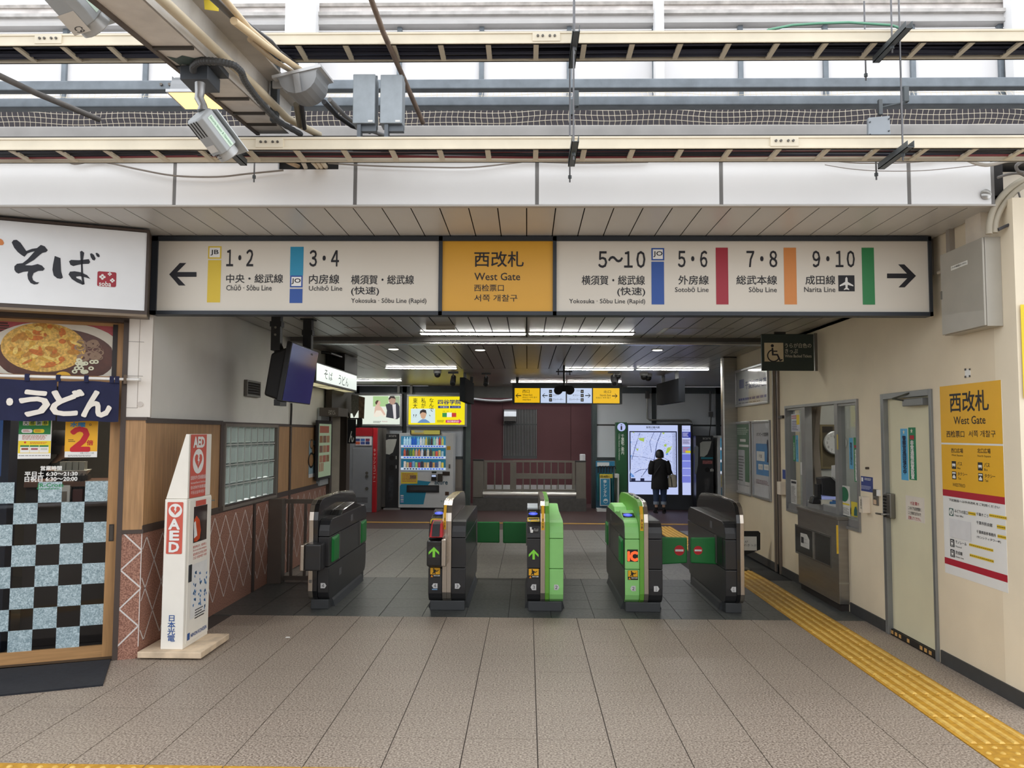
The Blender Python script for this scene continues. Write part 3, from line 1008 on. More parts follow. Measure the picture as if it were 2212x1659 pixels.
for y in (3.72, 4.08, 4.55, 4.86, 5.12):
    c = L_ + BDIR * (y - YE)
    e = R_ + BDIR * (y - YE)
    MB().box(c.x + .02, y, c.z - .012, e.x - .01, y + .022, c.z).build('cross_strap', mat((74, 70, 66), .6, .3), bo)
# peeling green primer patches
for y, w, k in ((3.86, .14, .02), (4.02, .1, .08)):
    c = L_ + BDIR * (y - YE); e = R_ + BDIR * (y - YE)
    w_ = e.x - c.x
    pts = [(c.x + .03, 0), (c.x + .3 * w_, .03), (c.x + .5 * w_, -.01), (c.x + .7 * w_, .03), (e.x - .02, .01), (e.x - .02, w), (c.x + .7 * w_, w - .03), (c.x + .55 * w_, w + .01), (c.x + .25 * w_, w - .02), (c.x + .04, w)]
    MB().add([V((x, y + dy, c.z - .001 + .1257 * dy)) for x, dy in pts], [tuple(range(len(pts)))]).build('primer_patch', mat((84, 100, 98), .7, 0, .2, 30), bo)

def runpipe(pa, ya, pb, yb, r, m, label, name='conduit', n=10, mids=()):
    a, b = facing(ya).at(pa), facing(yb).at(pb)
    pts = [a] + [facing(y).at(p) for p, y in mids] + [b]
    return MB().tube(pts, r, n).build(name, m, label=label, cat='pipe', smooth=True)
PIPE = mat((214, 200, 172), .5, 0, .08, 5)
runpipe((330, -20), 3.1, (690, 292), 5.35, .024, PIPE, 'cream conduit clipped along the underside of the canopy beam', mids=[((421, 65), 3.6), ((560, 195), 4.55), ((620, 255), 5.05)])
runpipe((478, -10), 3.2, (672, 175), 4.9, .015, mat((218, 196, 160), .5), 'cream conduit in the bundle right of the canopy beam', mids=[((537, 60), 3.8), ((600, 115), 4.4)])
runpipe((505, 45), 3.5, (664, 162), 4.9, .018, mat((222, 200, 162), .5), 'thick cream conduit second in the beam bundle', mids=[((575, 100), 4.1)])
runpipe((540, 85), 3.9, (648, 165), 5.0, .015, mat((196, 178, 150), .5), 'tan conduit lowest in the beam bundle', mids=[((590, 130), 4.4)])
runpipe((455, -10), 3.2, (640, 140), 5.0, .018, mat((92, 90, 90), .5), 'dark grey cable innermost in the beam bundle', name='cable_run', mids=[((540, 70), 4.0)])
runpipe((530, 50), 3.9, (622, 135), 4.9, .014, mat((60, 60, 62), .5), 'black cable curling over the beam bundle', name='cable_run', mids=[((585, 90), 4.3)])
runpipe((700, 220), 4.7, (800, 285), 5.3, .016, mat((44, 46, 50), .5), 'black cable bundle running to the metal boxes', name='cable_run', mids=[((728, 250), 5.0), ((760, 272), 5.2)])
runpipe((712, 215), 4.7, (840, 296), 5.3, .014, mat((120, 120, 120), .5), 'grey cable bundle running behind the metal boxes', name='cable_run', mids=[((745, 250), 5.0), ((780, 275), 5.2)])
runpipe((640, 225), 4.9, (648, 272), 5.1, .02, mat((130, 122, 104), .5), 'short upright olive conduit beside the beam end', n=8)
runpipe((652, 225), 4.9, (658, 278), 5.1, .014, mat((50, 50, 54), .5), 'short upright black conduit beside the beam end', n=8)
# vertical channel beside the beam end that carries the floodlight
r = T('channel_post', 'grey channel post at the beam end carrying a floodlight', 'post', facing(4.85).at((590, 260)))
a, b = facing(4.85).at((585, 150)), facing(4.85).at((598, 260))
MB().box(a.x, 4.85, b.z, b.x, 4.9, a.z + .1).build('post_body', mat((78, 84, 88), .5, .3), r, bevel=.004)
# conduits diving into the fascia notch
for i, (p, q, c) in enumerate((((612, 345), (650, 362), (176, 150, 118)), ((652, 346), (662, 366), (200, 190, 172)), ((672, 346), (690, 366), (206, 192, 166)), ((684, 346), (697, 366), (206, 192, 166)), ((694, 346), (706, 364), (206, 192, 166)))):
    f = facing(5.1)
    MB().tube([facing(4.98).at(p), f.at(((p[0] + q[0]) / 2, p[1] + 9)), facing(5.3).at(q)], .015, 8).build('notch_conduit', mat(c, .5), label='%s conduit entering the dark notch in the fascia' % ('brown leftmost', 'white second', 'cream third', 'cream fourth', 'cream rightmost')[i], cat='pipe', smooth=True)
# yellow tag
f = facing(3.6)
MB().prism([f.at((440, -6)), f.at((472, -6)), f.at((472, 24)), f.at((442, 20))], (0, .003, 0)).build('yellow_tag', mat((232, 208, 70), .5), label='yellow tape tag hanging at the top of the beam', cat='tag')

# ---- speed-sensor housings
SENS = mat((168, 172, 174), .45, .2, .06, 4)
def sensor(a, ya, b, yb, w, h, label, loc, lens=True):
    """long rounded housing from the rear point a to the front point b"""
    A_, B_ = facing(ya).at(a), facing(yb).at(b)
    ax = (B_ - A_).normalized()
    sd = ax.cross(V((0, 0, 1))).normalized()
    up = sd.cross(ax)
    L = (B_ - A_).length
    r = T('sensor_housing', label, 'sensor', loc)
    def ringp(t, k):
        c = A_ + ax * (L * t)
        return [c + sd * (w * k * x) + up * (h * k * y) for x, y in ((-.5, -.32), (-.3, -.5), (.3, -.5), (.5, -.32), (.5, .32), (.3, .5), (-.3, .5), (-.5, .32))]
    MB().loft([ringp(0, .86), ringp(.04, 1), ringp(.8, 1), ringp(.82, .98)]).build('housing', SENS, r, bevel=.004)
    n = 16
    cr = lambda t, k: [A_ + ax * (L * t) + sd * (w * .46 * k * math.cos(2 * math.pi * i / n)) + up * (h * .46 * k * math.sin(2 * math.pi * i / n)) for i in range(n)]
    MB().loft([cr(.8, 1), cr(.98, 1), cr(1, .85)]).build('front_cap', mat((186, 188, 188), .35, .3), r, smooth=True)
    q = [A_ + ax * (L * t) + sd * (w * x) + up * (h * y) for t, x, y in ((.1, -.5, .56), (1.12, -.5, .56), (1.12, .5, .56), (.1, .5, .56))]
    MB().prism(q, up * .006).build('sun_shield', mat((196, 202, 204), .4, .2), r)
    fs = Fr(A_ + ax * (L * .45) + sd * (w * .5), ax, up)
    if fs.n.dot(CAM - A_) < 0:
        fs = Fr(A_ + ax * (L * .45) - sd * (w * .5), -ax, up)
    fu = Fr(A_ + ax * (L * .5) - up * (h * .5), ax, sd)
    if fu.n.dot(V((0, 0, -1))) < 0:
        fu = Fr(A_ + ax * (L * .5) - up * (h * .5), ax, -sd)
    return r, fs, fu, L
r1, fs, fu, L = sensor((428, 248), 3.95, (497, 338), 4.12, .125, .125, 'grey sensor housing with green label hanging under junction box', facing(4.2).at((470, 345)))
for k in range(4):
    MB().quad(fu, -.12 + k * .0, -.04 + .022 * k, -.03, -.032 + .022 * k, .001).build('vent_slot', BLACK, r1)
MB().quad(fs, -.09, -.012, .09, .022, .001).build('label_plate', mat((210, 232, 214), .5), r1)
text(fs, 'Security Sensor & Operation', (-.085, .014), (.085, -.004), mat((40, 120, 70), .5), r1, uv=True, d=.002)
text(fu, 'K1', (.075, .02), (.10, -.02), INK, r1, uv=True, d=.002)
MB().quad(fu, .02, -.035, .06, .03, .001).build('label_plate', mat((206, 204, 200), .5), r1)
r2, fs, fu, L = sensor((90, -75), 3.2, (212, 62), 3.45, .16, .16, 'grey sensor housing with lens cap at the picture top', facing(3.4).at((190, 78)))
MB().quad(fu, .02, -.06, .12, .05, .001).build('label_plate', mat((206, 200, 190), .5), r2)
text(fu, 'C9', (.085, .02), (.115, -.03), INK, r2, uv=True, d=.002)
MB().quad(fs, -.10, -.012, .1, .02, .001).build('label_plate', mat((210, 232, 214), .5), r2)
# bracket pipe and junction box of the first sensor
f = facing(3.98)
jb = T('junction_box', 'dark grey junction box fixed under the canopy beam', 'junction box', f.at((430, 185)))
a, b = f.at((389, 141)), f.at((448, 171))
MB().box(a.x, 3.98, b.z, b.x, 4.15, a.z).build('box_body', mat((82, 88, 96), .45, .2), jb, bevel=.004)
MB().box(a.x - .03, 4.0, a.z, b.x + .05, 4.14, a.z + .03).build('mount_plate', mat((70, 74, 80), .5, .2), jb)
MB().tube([f.at((432, 180)), f.at((432, 200)), f.at((430, 212)), f.at((438, 228)), f.at((438, 240))], [.027, .025, .024, .022, .03], 12).build('down_pipe', mat((160, 160, 160), .35, .7), jb, smooth=True)
hose = [facing(3.98).at(c5(370, 215)), facing(3.94).at(c5(362, 150)), facing(3.9).at(c5(430, 90)), facing(3.88).at(c5(560, 68)), facing(3.88).at(c5(760, 90)), facing(3.9).at(c5(930, 130)), facing(3.95).at(c5(1030, 220)), facing(4.1).at(c5(1070, 340)), facing(4.25).at(c5(1160, 470)), facing(4.4).at(c5(1290, 640)), facing(4.8).at((600, 262)), facing(5.1).at((650, 290))]
out = []
for i in range(len(hose) - 1):
    for k in range(8):
        out.append(hose[i].lerp(hose[i + 1], k / 8))
out.append(hose[-1])
for _ in range(4):
    out = [out[0]] + [(out[i - 1] + out[i] * 2 + out[i + 1]) / 4 for i in range(1, len(out) - 1)] + [out[-1]]
MB().tube(out, [.017 + (.0025 if i % 2 else 0) for i in range(len(out))], 10).build('corrugated_hose', mat((66, 68, 70), .5), label='dark corrugated hose looping from junction box along beam', cat='hose')

# ---- floodlights
def floodlight(cx, cy, y, w, h, lit, label, yawdeg, tilt):
    c = facing(y).at((cx, cy))
    r = T('floodlight', label, 'floodlight', c)
    M_ = Matrix.Translation(c) @ Matrix.Rotation(math.radians(yawdeg), 4, 'Z') @ Matrix.Rotation(math.radians(tilt), 4, 'X')
    P_ = lambda x, yy, z: M_ @ V((x, yy, z))
    body = [[P_(x * w / 2 * k, q * k2, z) for x, z in ((-1, 0), (1, 0))] for k, q, k2, z in ()]
    n = 10
    prof = [(-h / 2, 0), *[(-h / 2 * math.cos(math.pi * i / n) * .86, .02 + .11 * math.sin(math.pi * i / n)) for i in range(n + 1)], (h / 2, 0)]
    MB().prism([P_(-w / 2, a, b) for a, b in prof], M_.to_3x3() @ V((w, 0, 0))).build('reflector_shell', mat((150, 152, 154), .45, .3), r)
    MB().loft([[P_(-w * .55, -h * .56, -.012), P_(w * .55, -h * .56, -.012), P_(w * .55, h * .56, -.012), P_(-w * .55, h * .56, -.012)], [P_(-w * .55, -h * .56, .006), P_(w * .55, -h * .56, .006), P_(w * .55, h * .56, .006), P_(-w * .55, h * .56, .006)]]).build('front_frame', mat((200, 202, 204), .4, .3), r)
    MB().add([P_(-w * .5, -h * .5, -.0135), P_(w * .5, -h * .5, -.0135), P_(w * .5, h * .5, -.0135), P_(-w * .5, h * .5, -.0135)], [(0, 1, 2, 3)]).build('lens', glow((255, 206, 130), 2.2) if lit else mat((120, 120, 120), .2), r)
    MB().add([P_(-w * .5, .0, .02)] and [P_(-w * .62, -.02, .02), P_(-w * .62, .02, .02), P_(-w * .62, .02, .14), P_(-w * .62, -.02, .14)], [(0, 1, 2, 3)]).build('side_bracket', mat((170, 172, 174), .4, .5), r)
    return r
floodlight(424, 214, 4.75, .24, .24, True, 'lit floodlight with warm glow behind the sensor', 0, 0)
floodlight(655, 172, 4.7, .2, .28, False, 'grey unlit floodlight on bracket beside the beam end', 84, 170)
f = facing(4.68)
MB().pbox(f, (590, 176), (625, 193), 0, .02).build('floodlight_bracket', mat((176, 178, 180), .4, .5), label='grey steel arm joining floodlight to channel post', cat='bracket', bevel=.006)

# ---- two small galvanised boxes on the tray
for (p, q, lab) in (((763, 160), (809, 266), 'galvanised metal box on the tray beside the floodlight'), ((822, 161), (868, 266), 'galvanised metal box on the tray beside the stay pole')):
    f = facing(4.86)
    r = T('metal_box', lab, 'metal box', f.at((p[0] + 20, 288)))
    a, b = f.at(p), f.at(q)
    MB().box(a.x, 4.86, b.z, b.x, 4.98, a.z).build('box_body', mat((158, 166, 172), .5, .3, .08, 18), r, bevel=.004)
    MB().box(a.x + .02, 4.93, a.z, b.x, 4.94, a.z + .022).build('top_lug', GALV, r)
    MB().tube([(b.x - .03, 4.92, a.z), (b.x - .03, 4.92, a.z + .02)], .01, 8).build('bolt', DARKS, r)
    MB().box(b.x - .042, 4.858, b.z + .008, b.x - .012, 4.86, b.z + .02).build('label_plate', WHITEP, r)
    z0 = F47.px((1200, 295))[1]
    MB().box(a.x + .028, 4.87, z0, a.x + .052, 4.93, b.z).build('leg_angle', mat((104, 110, 116), .5, .3), r)
    MB().box(a.x + .05, 4.89, b.z - .04, b.x + .005, 4.93, b.z).build('foot_bracket', mat((104, 110, 116), .5, .3), r)

# ---- upper right corner: steel column, conduits
MB().box(3.14, 5.41, 3.0, 3.6, 5.6, 3.58).build('pillar_corner', mat((222, 212, 196), .6, 0, .1, 5), kind='structure', label='painted steel column above the electrical box')
F52 = facing(5.18)
for i, (pts, lab) in enumerate((([cR(590, 700), cR(590, 620), cR(620, 500), cR(700, 380), cR(790, 300), cR(900, 240)], 'outer grey flexible conduit curving out of the electrical box'), ([cR(635, 690), cR(640, 600), cR(680, 500), cR(760, 390), cR(840, 320), cR(920, 280)], 'inner grey flexible conduit curving out of the electrical box'))):
    b_ = [facing(5.22).at(p) for p in pts]
    out = [b_[0]]
    for k in range(len(b_) - 1):
        for q in range(1, 7):
            out.append(b_[k].lerp(b_[k + 1], q / 6))
    for _ in range(6):
        out = [out[0]] + [(out[j - 1] + out[j] * 2 + out[j + 1]) / 4 for j in range(1, len(out) - 1)] + [out[-1]]
    MB().tube(out, .021, 10).build('flexible_conduit', mat((176, 168, 150), .55), label=lab, cat='pipe', smooth=True)
wire([cR(665, 665), cR(740, 630), cR(820, 605), cR(890, 600)], 5.2, .011, mat((60, 60, 64), .5), 'dark cable reaching the top of the electrical box', name='cable')
wire([cR(830, 360), cR(850, 440), cR(845, 520), cR(815, 490), cR(808, 560), cR(820, 600)], 5.2, .006, mat((92, 90, 90), .5), 'thin grey cable looping on the corner column', name='cable')
wire([cR(420, 95), cR(480, 120), cR(560, 135), cR(640, 125), cR(740, 100), cR(860, 95)], 5.05, .014, mat((196, 192, 186), .5), 'pale hose running from fascia end to corner column', name='hose')
wire([cR(660, 240), cR(740, 215), cR(830, 205), cR(880, 225)], 5.15, .009, mat((110, 106, 102), .5), 'grey cable crossing the top of corner column', name='cable')
wire([cR(870, 200), cR(830, 190), cR(810, 150), cR(840, 120), cR(890, 100)], 5.1, .011, mat((120, 116, 112), .5), 'coiled grey cable at the picture edge', name='cable')
# ================================================================= BIG STATION SIGN
SG = facing(6.06)
SGF = facing(6.02)
sg = T('station_sign', 'wide overhead station sign with platform numbers and yellow West Gate panel', 'sign', (0, 6.1, 2.66))
FRM = mat((52, 57, 64), .45, .2)
SWH = mat((222, 216, 204), .4, 0, .03, 1)
SYE = mat((222, 166, 52), .4, 0, .03, 1)
sx0, sz1 = SG.px((332, 508)); sx1, sz0 = SG.px((2013, 685))
sz1 = 3.285; sz0 = 2.665
MB().box(sx0, 6.06, sz0, sx1, 6.155, sz1).build('housing', FRM, sg, bevel=.006)
fr_b = [SG.px((p, 600))[0] for p in (342, 948, 956, 1194, 1202, 2004)]
pz1, pz0 = sz1 - .035, sz0 + .03
for k, (a, b, m) in enumerate(((fr_b[0], fr_b[1], SWH), (fr_b[2], fr_b[3], SYE), (fr_b[4], fr_b[5], SWH))):
    MB().box(a, 6.050, pz0, b, 6.062, pz1).build('sign_panel', m, sg)
for (a, b) in ((sx0, fr_b[0]), (fr_b[1], fr_b[2]), (fr_b[3], fr_b[4]), (fr_b[5], sx1)):
    MB().box(a, 6.035, sz0, b, 6.065, sz1).build('frame_bar', FRM, sg)
MB().box(sx0, 6.035, pz1, sx1, 6.065, sz1).build('frame_bar', FRM, sg)
MB().box(sx0, 6.035, sz0, sx1, 6.065, pz0).build('frame_bar', FRM, sg)
SP = facing(6.050)
def sbar(c, a, b, m):
    MB().pquad(SP, c(*a), c(*b), .0015).build('colour_bar', m, sg)
def sbox(c, a, b, m, s, ta, tb):
    MB().pquad(SP, c(*a), c(*b), .0015).build('line_badge', m, sg)
    (u0, v1), (u1, v0) = SP.px(c(*a)), SP.px(c(*b))
    MB().quad(SP, u0 + .011, v0 + .011, u1 - .011, v1 - .011, .0022).build('badge_face', mat((242, 242, 240), .4, var=0), sg)
    text(SP, s, c(*ta), c(*tb), INK, sg, d=.003, bold=.02)
CY = mat((226, 196, 54), .45, var=0); CCY = mat((40, 146, 186), .45, var=0); CBL = mat((42, 84, 164), .45, var=0)
CRE = mat((166, 38, 56), .45, var=0); COR = mat((216, 138, 68), .45, var=0); CGN = mat((40, 132, 74), .45, var=0)
sbar(cG, (360, 197), (422, 417), CY); sbox(cG, (361, 125), (428, 190), CY, 'JB', (374, 144), (414, 173))
sbar(cG, (788, 128), (853, 277), CCY); sbar(cG, (784, 346), (849, 420), CBL); sbox(cG, (786, 277), (850, 339), CBL, 'JO', (794, 292), (840, 322))
sbar(cH, (577, 217), (648, 452), CBL); sbox(cH, (577, 142), (648, 210), CBL, 'JO', (588, 160), (638, 192))
sbar(cH, (930, 140), (1001, 452), CRE); sbar(cH, (1303, 140), (1377, 452), COR); sbar(cH, (1731, 140), (1806, 453), CGN)
for c, s, a, b, bo_ in ((cG, '1·2', (457, 143), (593, 228), .02), (cG, '中央・総武線', (455, 270), (748, 316), .012), (cG, 'Chūō · Sōbu Line', (455, 326), (690, 355), 0),
                   (cG, '3·4', (888, 146), (1038, 230), .02), (cG, '内房線', (885, 272), (1040, 320), .012), (cG, 'Uchibō Line', (884, 330), (1056, 356), 0),
                   (cG, '横須賀・総武線', (1103, 275), (1428, 323), .012), (cG, '(快速)', (1103, 335), (1247, 382), .012), (cG, 'Yokosuka · Sōbu Line (Rapid)', (1103, 394), (1493, 427), 0),
                   (cG, '西改札', (1743, 152), (1998, 232), .012), (cG, 'West Gate', (1743, 263), (1980, 302), .004), (cG, '西检票口', (1742, 323), (1895, 359), .006), (cG, '서쪽 개찰구', (1742, 376), (1966, 412), .0),
                   (cH, '5~10', (287, 160), (543, 250), .02), (cH, '横須賀・総武線', (195, 293), (541, 345), .012), (cH, '(快速)', (390, 357), (543, 408), .012), (cH, 'Yokosuka · Sōbu Line (Rapid)', (126, 420), (543, 454), 0),
                   (cH, '5·6', (724, 158), (884, 247), .02), (cH, '外房線', (726, 293), (892, 343), .012), (cH, 'Sotobō Line', (707, 356), (891, 384), 0),
                   (cH, '7·8', (1100, 158), (1268, 247), .02), (cH, '総武本線', (1044, 293), (1267, 343), .012), (cH, 'Sōbu Line', (1112, 356), (1266, 385), 0),
                   (cH, '9·10', (1462, 158), (1694, 247), .02), (cH, '成田線', (1423, 293), (1587, 343), .012), (cH, 'Narita Line', (1416, 356), (1587, 384), 0)):
    text(SP, s, c(*a), c(*b), INK, sg, d=.002, bold=max(bo_, .007))
def ppoly(fr, c, pts, m, parent, name, d=.002):
    return MB().poly(fr, [fr.px(c(*p)) for p in pts], d).build(name, m, parent)
ppoly(SP, cG, [(158, 271), (213, 212), (247, 212), (200, 259), (300, 259), (300, 284), (200, 284), (243, 329), (208, 329)], INK, sg, 'arrow')
ppoly(SP, cH, [(2030, 295), (1966, 232), (1932, 232), (1980, 282), (1871, 282), (1871, 308), (1982, 308), (1934, 358), (1968, 358)], INK, sg, 'arrow')
MB().pquad(SP, cH(1603, 292), cH(1694, 380), .0015).build('airport_badge', INK, sg)
ppoly(SP, cH, [(1648, 300), (1654, 308), (1655, 328), (1686, 346), (1686, 353), (1655, 344), (1654, 360), (1663, 368), (1663, 373), (1648, 369), (1634, 373), (1634, 368), (1643, 360), (1642, 344), (1611, 353), (1611, 346), (1641, 328), (1642, 308)], WHITEP, sg, 'airport_symbol', .0025)

# ================================================================= NOODLE SHOP FRONT (oblique wall)
WOODD = mat((176, 134, 88), .5, 0, .18, 4, stretch=(9, 9, .8))
WOODH = mat((176, 134, 88), .5, 0, .18, 4, stretch=(.8, .8, 12))
SHOPW = T('wall_shop', 'oblique shop-front wall with white pillar, oak panel and granite base', None, ST0.pt(-.5, 0), kind='structure')
pu = -.14
MB().fbox(ST0, pu, 1.86, 0.03, 3.32, -.2, 0).build('plaster_pillar', mat((232, 226, 218), .7, 0, .04), SHOPW)
for v in (2.45, 2.18, 1.93):
    MB().fbox(ST0, pu, v, -.03 if v > 2 else -.06, v + .003, 0, .0015).build('panel_joint', mat((120, 112, 104), .8), SHOPW)
MB().fbox(ST0, -.065, 1.93, -.062, 2.66, 0, .0015).build('panel_joint', mat((150, 140, 130), .8), SHOPW)
MB().fbox(ST0, pu, 1.835, .01, 1.86, -.2, .01).build('rail', BROWN, SHOPW)
MB().fbox(ST0, pu, .985, .005, 1.835, -.2, 0).build('oak_panel', WOODP, SHOPW)
MB().fbox(ST0, pu, .955, .01, .985, -.2, .008).build('rail', BROWN, SHOPW)
MB().fbox(ST0, pu, 0, .0, .955, -.2, 0).build('granite_panel', GRAN, SHOPW)
zig = [ST0.px(cE(*p)) for p in ((686, 700), (796, 802), (675, 912), (790, 1012), (666, 1130), (774, 1224), (655, 1340))]
mb = MB()
for (a, b) in zip(zig, zig[1:]):
    mb.add([ST0.pt(a[0], a[1] - .008, .0015), ST0.pt(b[0], b[1] - .008, .0015), ST0.pt(b[0], b[1] + .008, .0015), ST0.pt(a[0], a[1] + .008, .0015)], [(0, 1, 2, 3)])
mb.quad(ST0, -.002, .09, .004, .955, .001)
mb.build('diamond_inlay', INLAY, SHOPW)
# small round cap on the pillar
ku, kv = ST0.px(cD(1005, 1437))
MB().tube([ST0.pt(ku, kv, 0), ST0.pt(ku, kv, .008)], .021, 16).build('round_cap', mat((206, 198, 190), .5), SHOPW)
# rest of the shop front, out to the picture edge
MB().fbox(ST0, -2.2, 2.62, pu, 3.32, -.25, -.1).build('wall_head', mat((70, 60, 54), .6), SHOPW)
# dark door frame
df = T('trim_2', 'dark brown frame around the sliding shop door', None, STD.pt(-.2, 0), kind='structure')
MB().fbox(ST0, -.178, 0, pu, 2.62, -.14, .004).build('frame_post', BROWN, df)
MB().fbox(ST0, -2.2, 2.60, pu, 2.66, -.14, .004).build('frame_head', BROWN, df)
MB().fbox(ST0, -2.2, 0, -.178, .012, -.14, -.0).build('threshold', mat((60, 56, 52), .4, .5), df)
# sliding door
DU1, DU0 = -.182, -1.38
dr = T('door_1', 'sliding oak shop door with checkered frosted glass and opening hours', None, STD.pt(-.6, 0), kind='structure')
MB().fbox(STD, -.258, .012, DU1, 2.60, -.03, .0).build('stile', WOODD, dr)
MB().fbox(STD, DU0, .012, DU0 + .075, 2.60, -.03, .0).build('stile', WOODD, dr)
MB().fbox(STD, DU0 + .075, .012, -.258, .100, -.03, .0).build('bottom_rail', WOODH, dr)
MB().fbox(STD, DU0 + .075, 2.575, -.258, 2.60, -.03, .0).build('top_rail', WOODH, dr)
MB().fbox(STD, DU0 + .075, 2.09, -.258, 2.178, -.03, .0).build('mid_rail', WOODH, dr)
MB().quad(STD, DU0 + .075, .100, -.258, 2.09, -.013).build('glass_pane', glass((.86, .88, .88), .5), dr)
hu0, hv1 = STD.px(cE(612, 655)); hu1, hv0 = STD.px(cE(636, 748))
hd = MB().fbox(STD, hu0, hv0, hu1, hv1, -.001, .004).build('recessed_pull', mat((40, 36, 34), .4), dr)
MB().fbox(STD, hu0 + .006, hv0 + .008, hu1 - .006, hv1 - .008, .004, .005).build('pull_recess', mat((86, 80, 74), .4, .5), hd)
FROST = bpy.data.materials.new('frosted'); FROST.use_nodes = True
_t = FROST.node_tree; _b = _t.nodes['Principled BSDF']
_tc = _t.nodes.new('ShaderNodeTexCoord'); _n = _t.nodes.new('ShaderNodeTexNoise'); _n.inputs['Scale'].default_value = 55; _n.inputs['Detail'].default_value = 6; _n.inputs['Distortion'].default_value = 1.5
_r = _t.nodes.new('ShaderNodeValToRGB'); _r.color_ramp.elements[0].position = .38; _r.color_ramp.elements[1].position = .68
_r.color_ramp.elements[0].color = (*lin((128, 150, 158)), 1); _r.color_ramp.elements[1].color = (*lin((196, 214, 220)), 1)
_t.links.new(_tc.outputs['Object'], _n.inputs['Vector']); _t.links.new(_n.outputs['Fac'], _r.inputs['Fac']); _t.links.new(_r.outputs['Color'], _b.inputs['Base Color']); _b.inputs['Roughness'].default_value = .5
s = .1577
for col in range(7):
    for row in range(8):
        if (col + row) % 2 == 0:
            u1 = -.259 - col * s; v1 = 1.36 - row * s
            MB().fbox(STD, u1 - s, v1 - s, u1, v1, -.0115, -.0105).build('frosted_square', FROST, dr)
# hours
for sx, a, b in (('営業時間', (725, 970), (1100, 1045)), ('平日土 6:30〜21:30', (440, 1070), (1385, 1145)), ('日祝日 6:30〜20:00', (440, 1160), (1380, 1240))):
    text(STD, sx, cT(*a), cT(*b), WHITEP, dr, d=-.010, bold=.03)
text(STD, 'JR-Cross', cT(660, 1280), cT(1130, 1365), mat((40, 140, 84), .5), dr, d=-.009, bold=.02)
lines(STD, cT(660, 1372), cT(1100, 1395), 1, mat((40, 140, 84), .5), dr, d=-.009, seed=4)
# posters on the glass
po = T('glass_poster', 'green and yellow sale poster on the shop door glass', 'poster', STD.pt(*STD.px(cT(620, 835))))
PD = STD.off(-.0095)
MB().pbox(PD, cT(345, 100), cT(905, 835), 0, .001).build('sheet', WHITEP, po)
MB().pquad(PD, cT(345, 100), cT(905, 400), .0015).build('print_area', mat((34, 130, 66), .5), po)
MB().pquad(PD, cT(330, 517), cT(905, 738), .0015).build('print_area', mat((240, 214, 40), .5), po)
for i, ch in enumerate('大感謝祭'):
    x = 415 + i * 116
    MB().pquad(PD, cT(x, 150), cT(x + 104, 240), .002).build('print_tile', (WHITEP, mat((222, 220, 60), .5))[i % 2], po)
    text(PD, ch, cT(x + 14, 165), cT(x + 92, 232), mat((20, 90, 44), .5), po, d=.003, bold=.02)
for (a, b, m) in (((385, 305), (580, 375), WHITEP), ((600, 305), (795, 375), mat((236, 216, 40), .5))):
    (u0, v1), (u1, v0) = PD.px(cT(*a)), PD.px(cT(*b))
    MB().poly(PD, rrect(u0, v0, u1, v1, (v1 - v0) * .45), .002).build('print_pill', m, po)
    lines(PD, cT(a[0] + 30, a[1] + 14), cT(b[0] - 20, b[1] - 10), 2, mat((196, 50, 40), .5), po, d=.003, seed=a[0])
lines(PD, cT(400, 415), cT(880, 500), 4, mat((180, 90, 60), .5), po, d=.002, seed=8)
MB().disc(PD, *PD.px(cT(450, 545)), .0077, .002).build('print_seal', mat((206, 60, 40), .5), po)
lines(PD, cT(540, 535), cT(870, 580), 2, mat((210, 70, 40), .5), po, d=.002, seed=3)
for i in range(3):
    x = 365 + i * 172
    MB().pquad(PD, cT(x, 595), cT(x + 160, 730), .002).build('print_tile', WHITEP, po)
    MB().pquad(PD, cT(x, 595), cT(x + 160, 625), .0025).build('print_tile', mat((50, 130, 70), .5), po)
    MB().pquad(PD, cT(x + 20, 645), cT(x + 140, 680), .0025).build('print_tile', mat(((150, 80, 60), (170, 100, 110), (200, 200, 190))[i], .5), po)
lines(PD, cT(335, 775), cT(880, 795), 1, mat((110, 110, 110), .5), po, d=.002, jag=False)
pw = T('glass_poster', 'yellow poster with a big red number two on the door glass', 'poster', STD.pt(*STD.px(cT(1450, 815))))
MB().pbox(PD, cT(1185, 100), cT(1738, 810), 0, .001).build('sheet', WHITEP, pw)
MB().pquad(PD, cT(1180, 100), cT(1740, 705), .0015).build('print_area', mat((240, 178, 34), .5), pw)
text(PD, '水曜', cT(1265, 185), cT(1525, 268), mat((60, 140, 190), .5), pw, d=.002, bold=.04)
text(PD, '2', cT(1290, 283), cT(1590, 688), mat((196, 28, 40), .5), pw, d=.002, bold=.05)
text(PD, '倍', cT(1558, 505), cT(1668, 595), mat((196, 28, 40), .5), pw, d=.0025, bold=.03)
MB().annulus(PD, *PD.px(cT(1620, 228)), .0052, .0085, .002).build('print_mark', mat((60, 70, 50), .5), pw)
lines(PD, cT(1225, 490), cT(1365, 545), 2, INK, pw, d=.002, seed=2)
text(PD, 'を使ってポイント2倍', cT(1440, 722), cT(1680, 750), INK, pw, d=.002)
lines(PD, cT(1220, 770), cT(1690, 800), 2, mat((120, 120, 120), .5), pw, d=.002, seed=7)
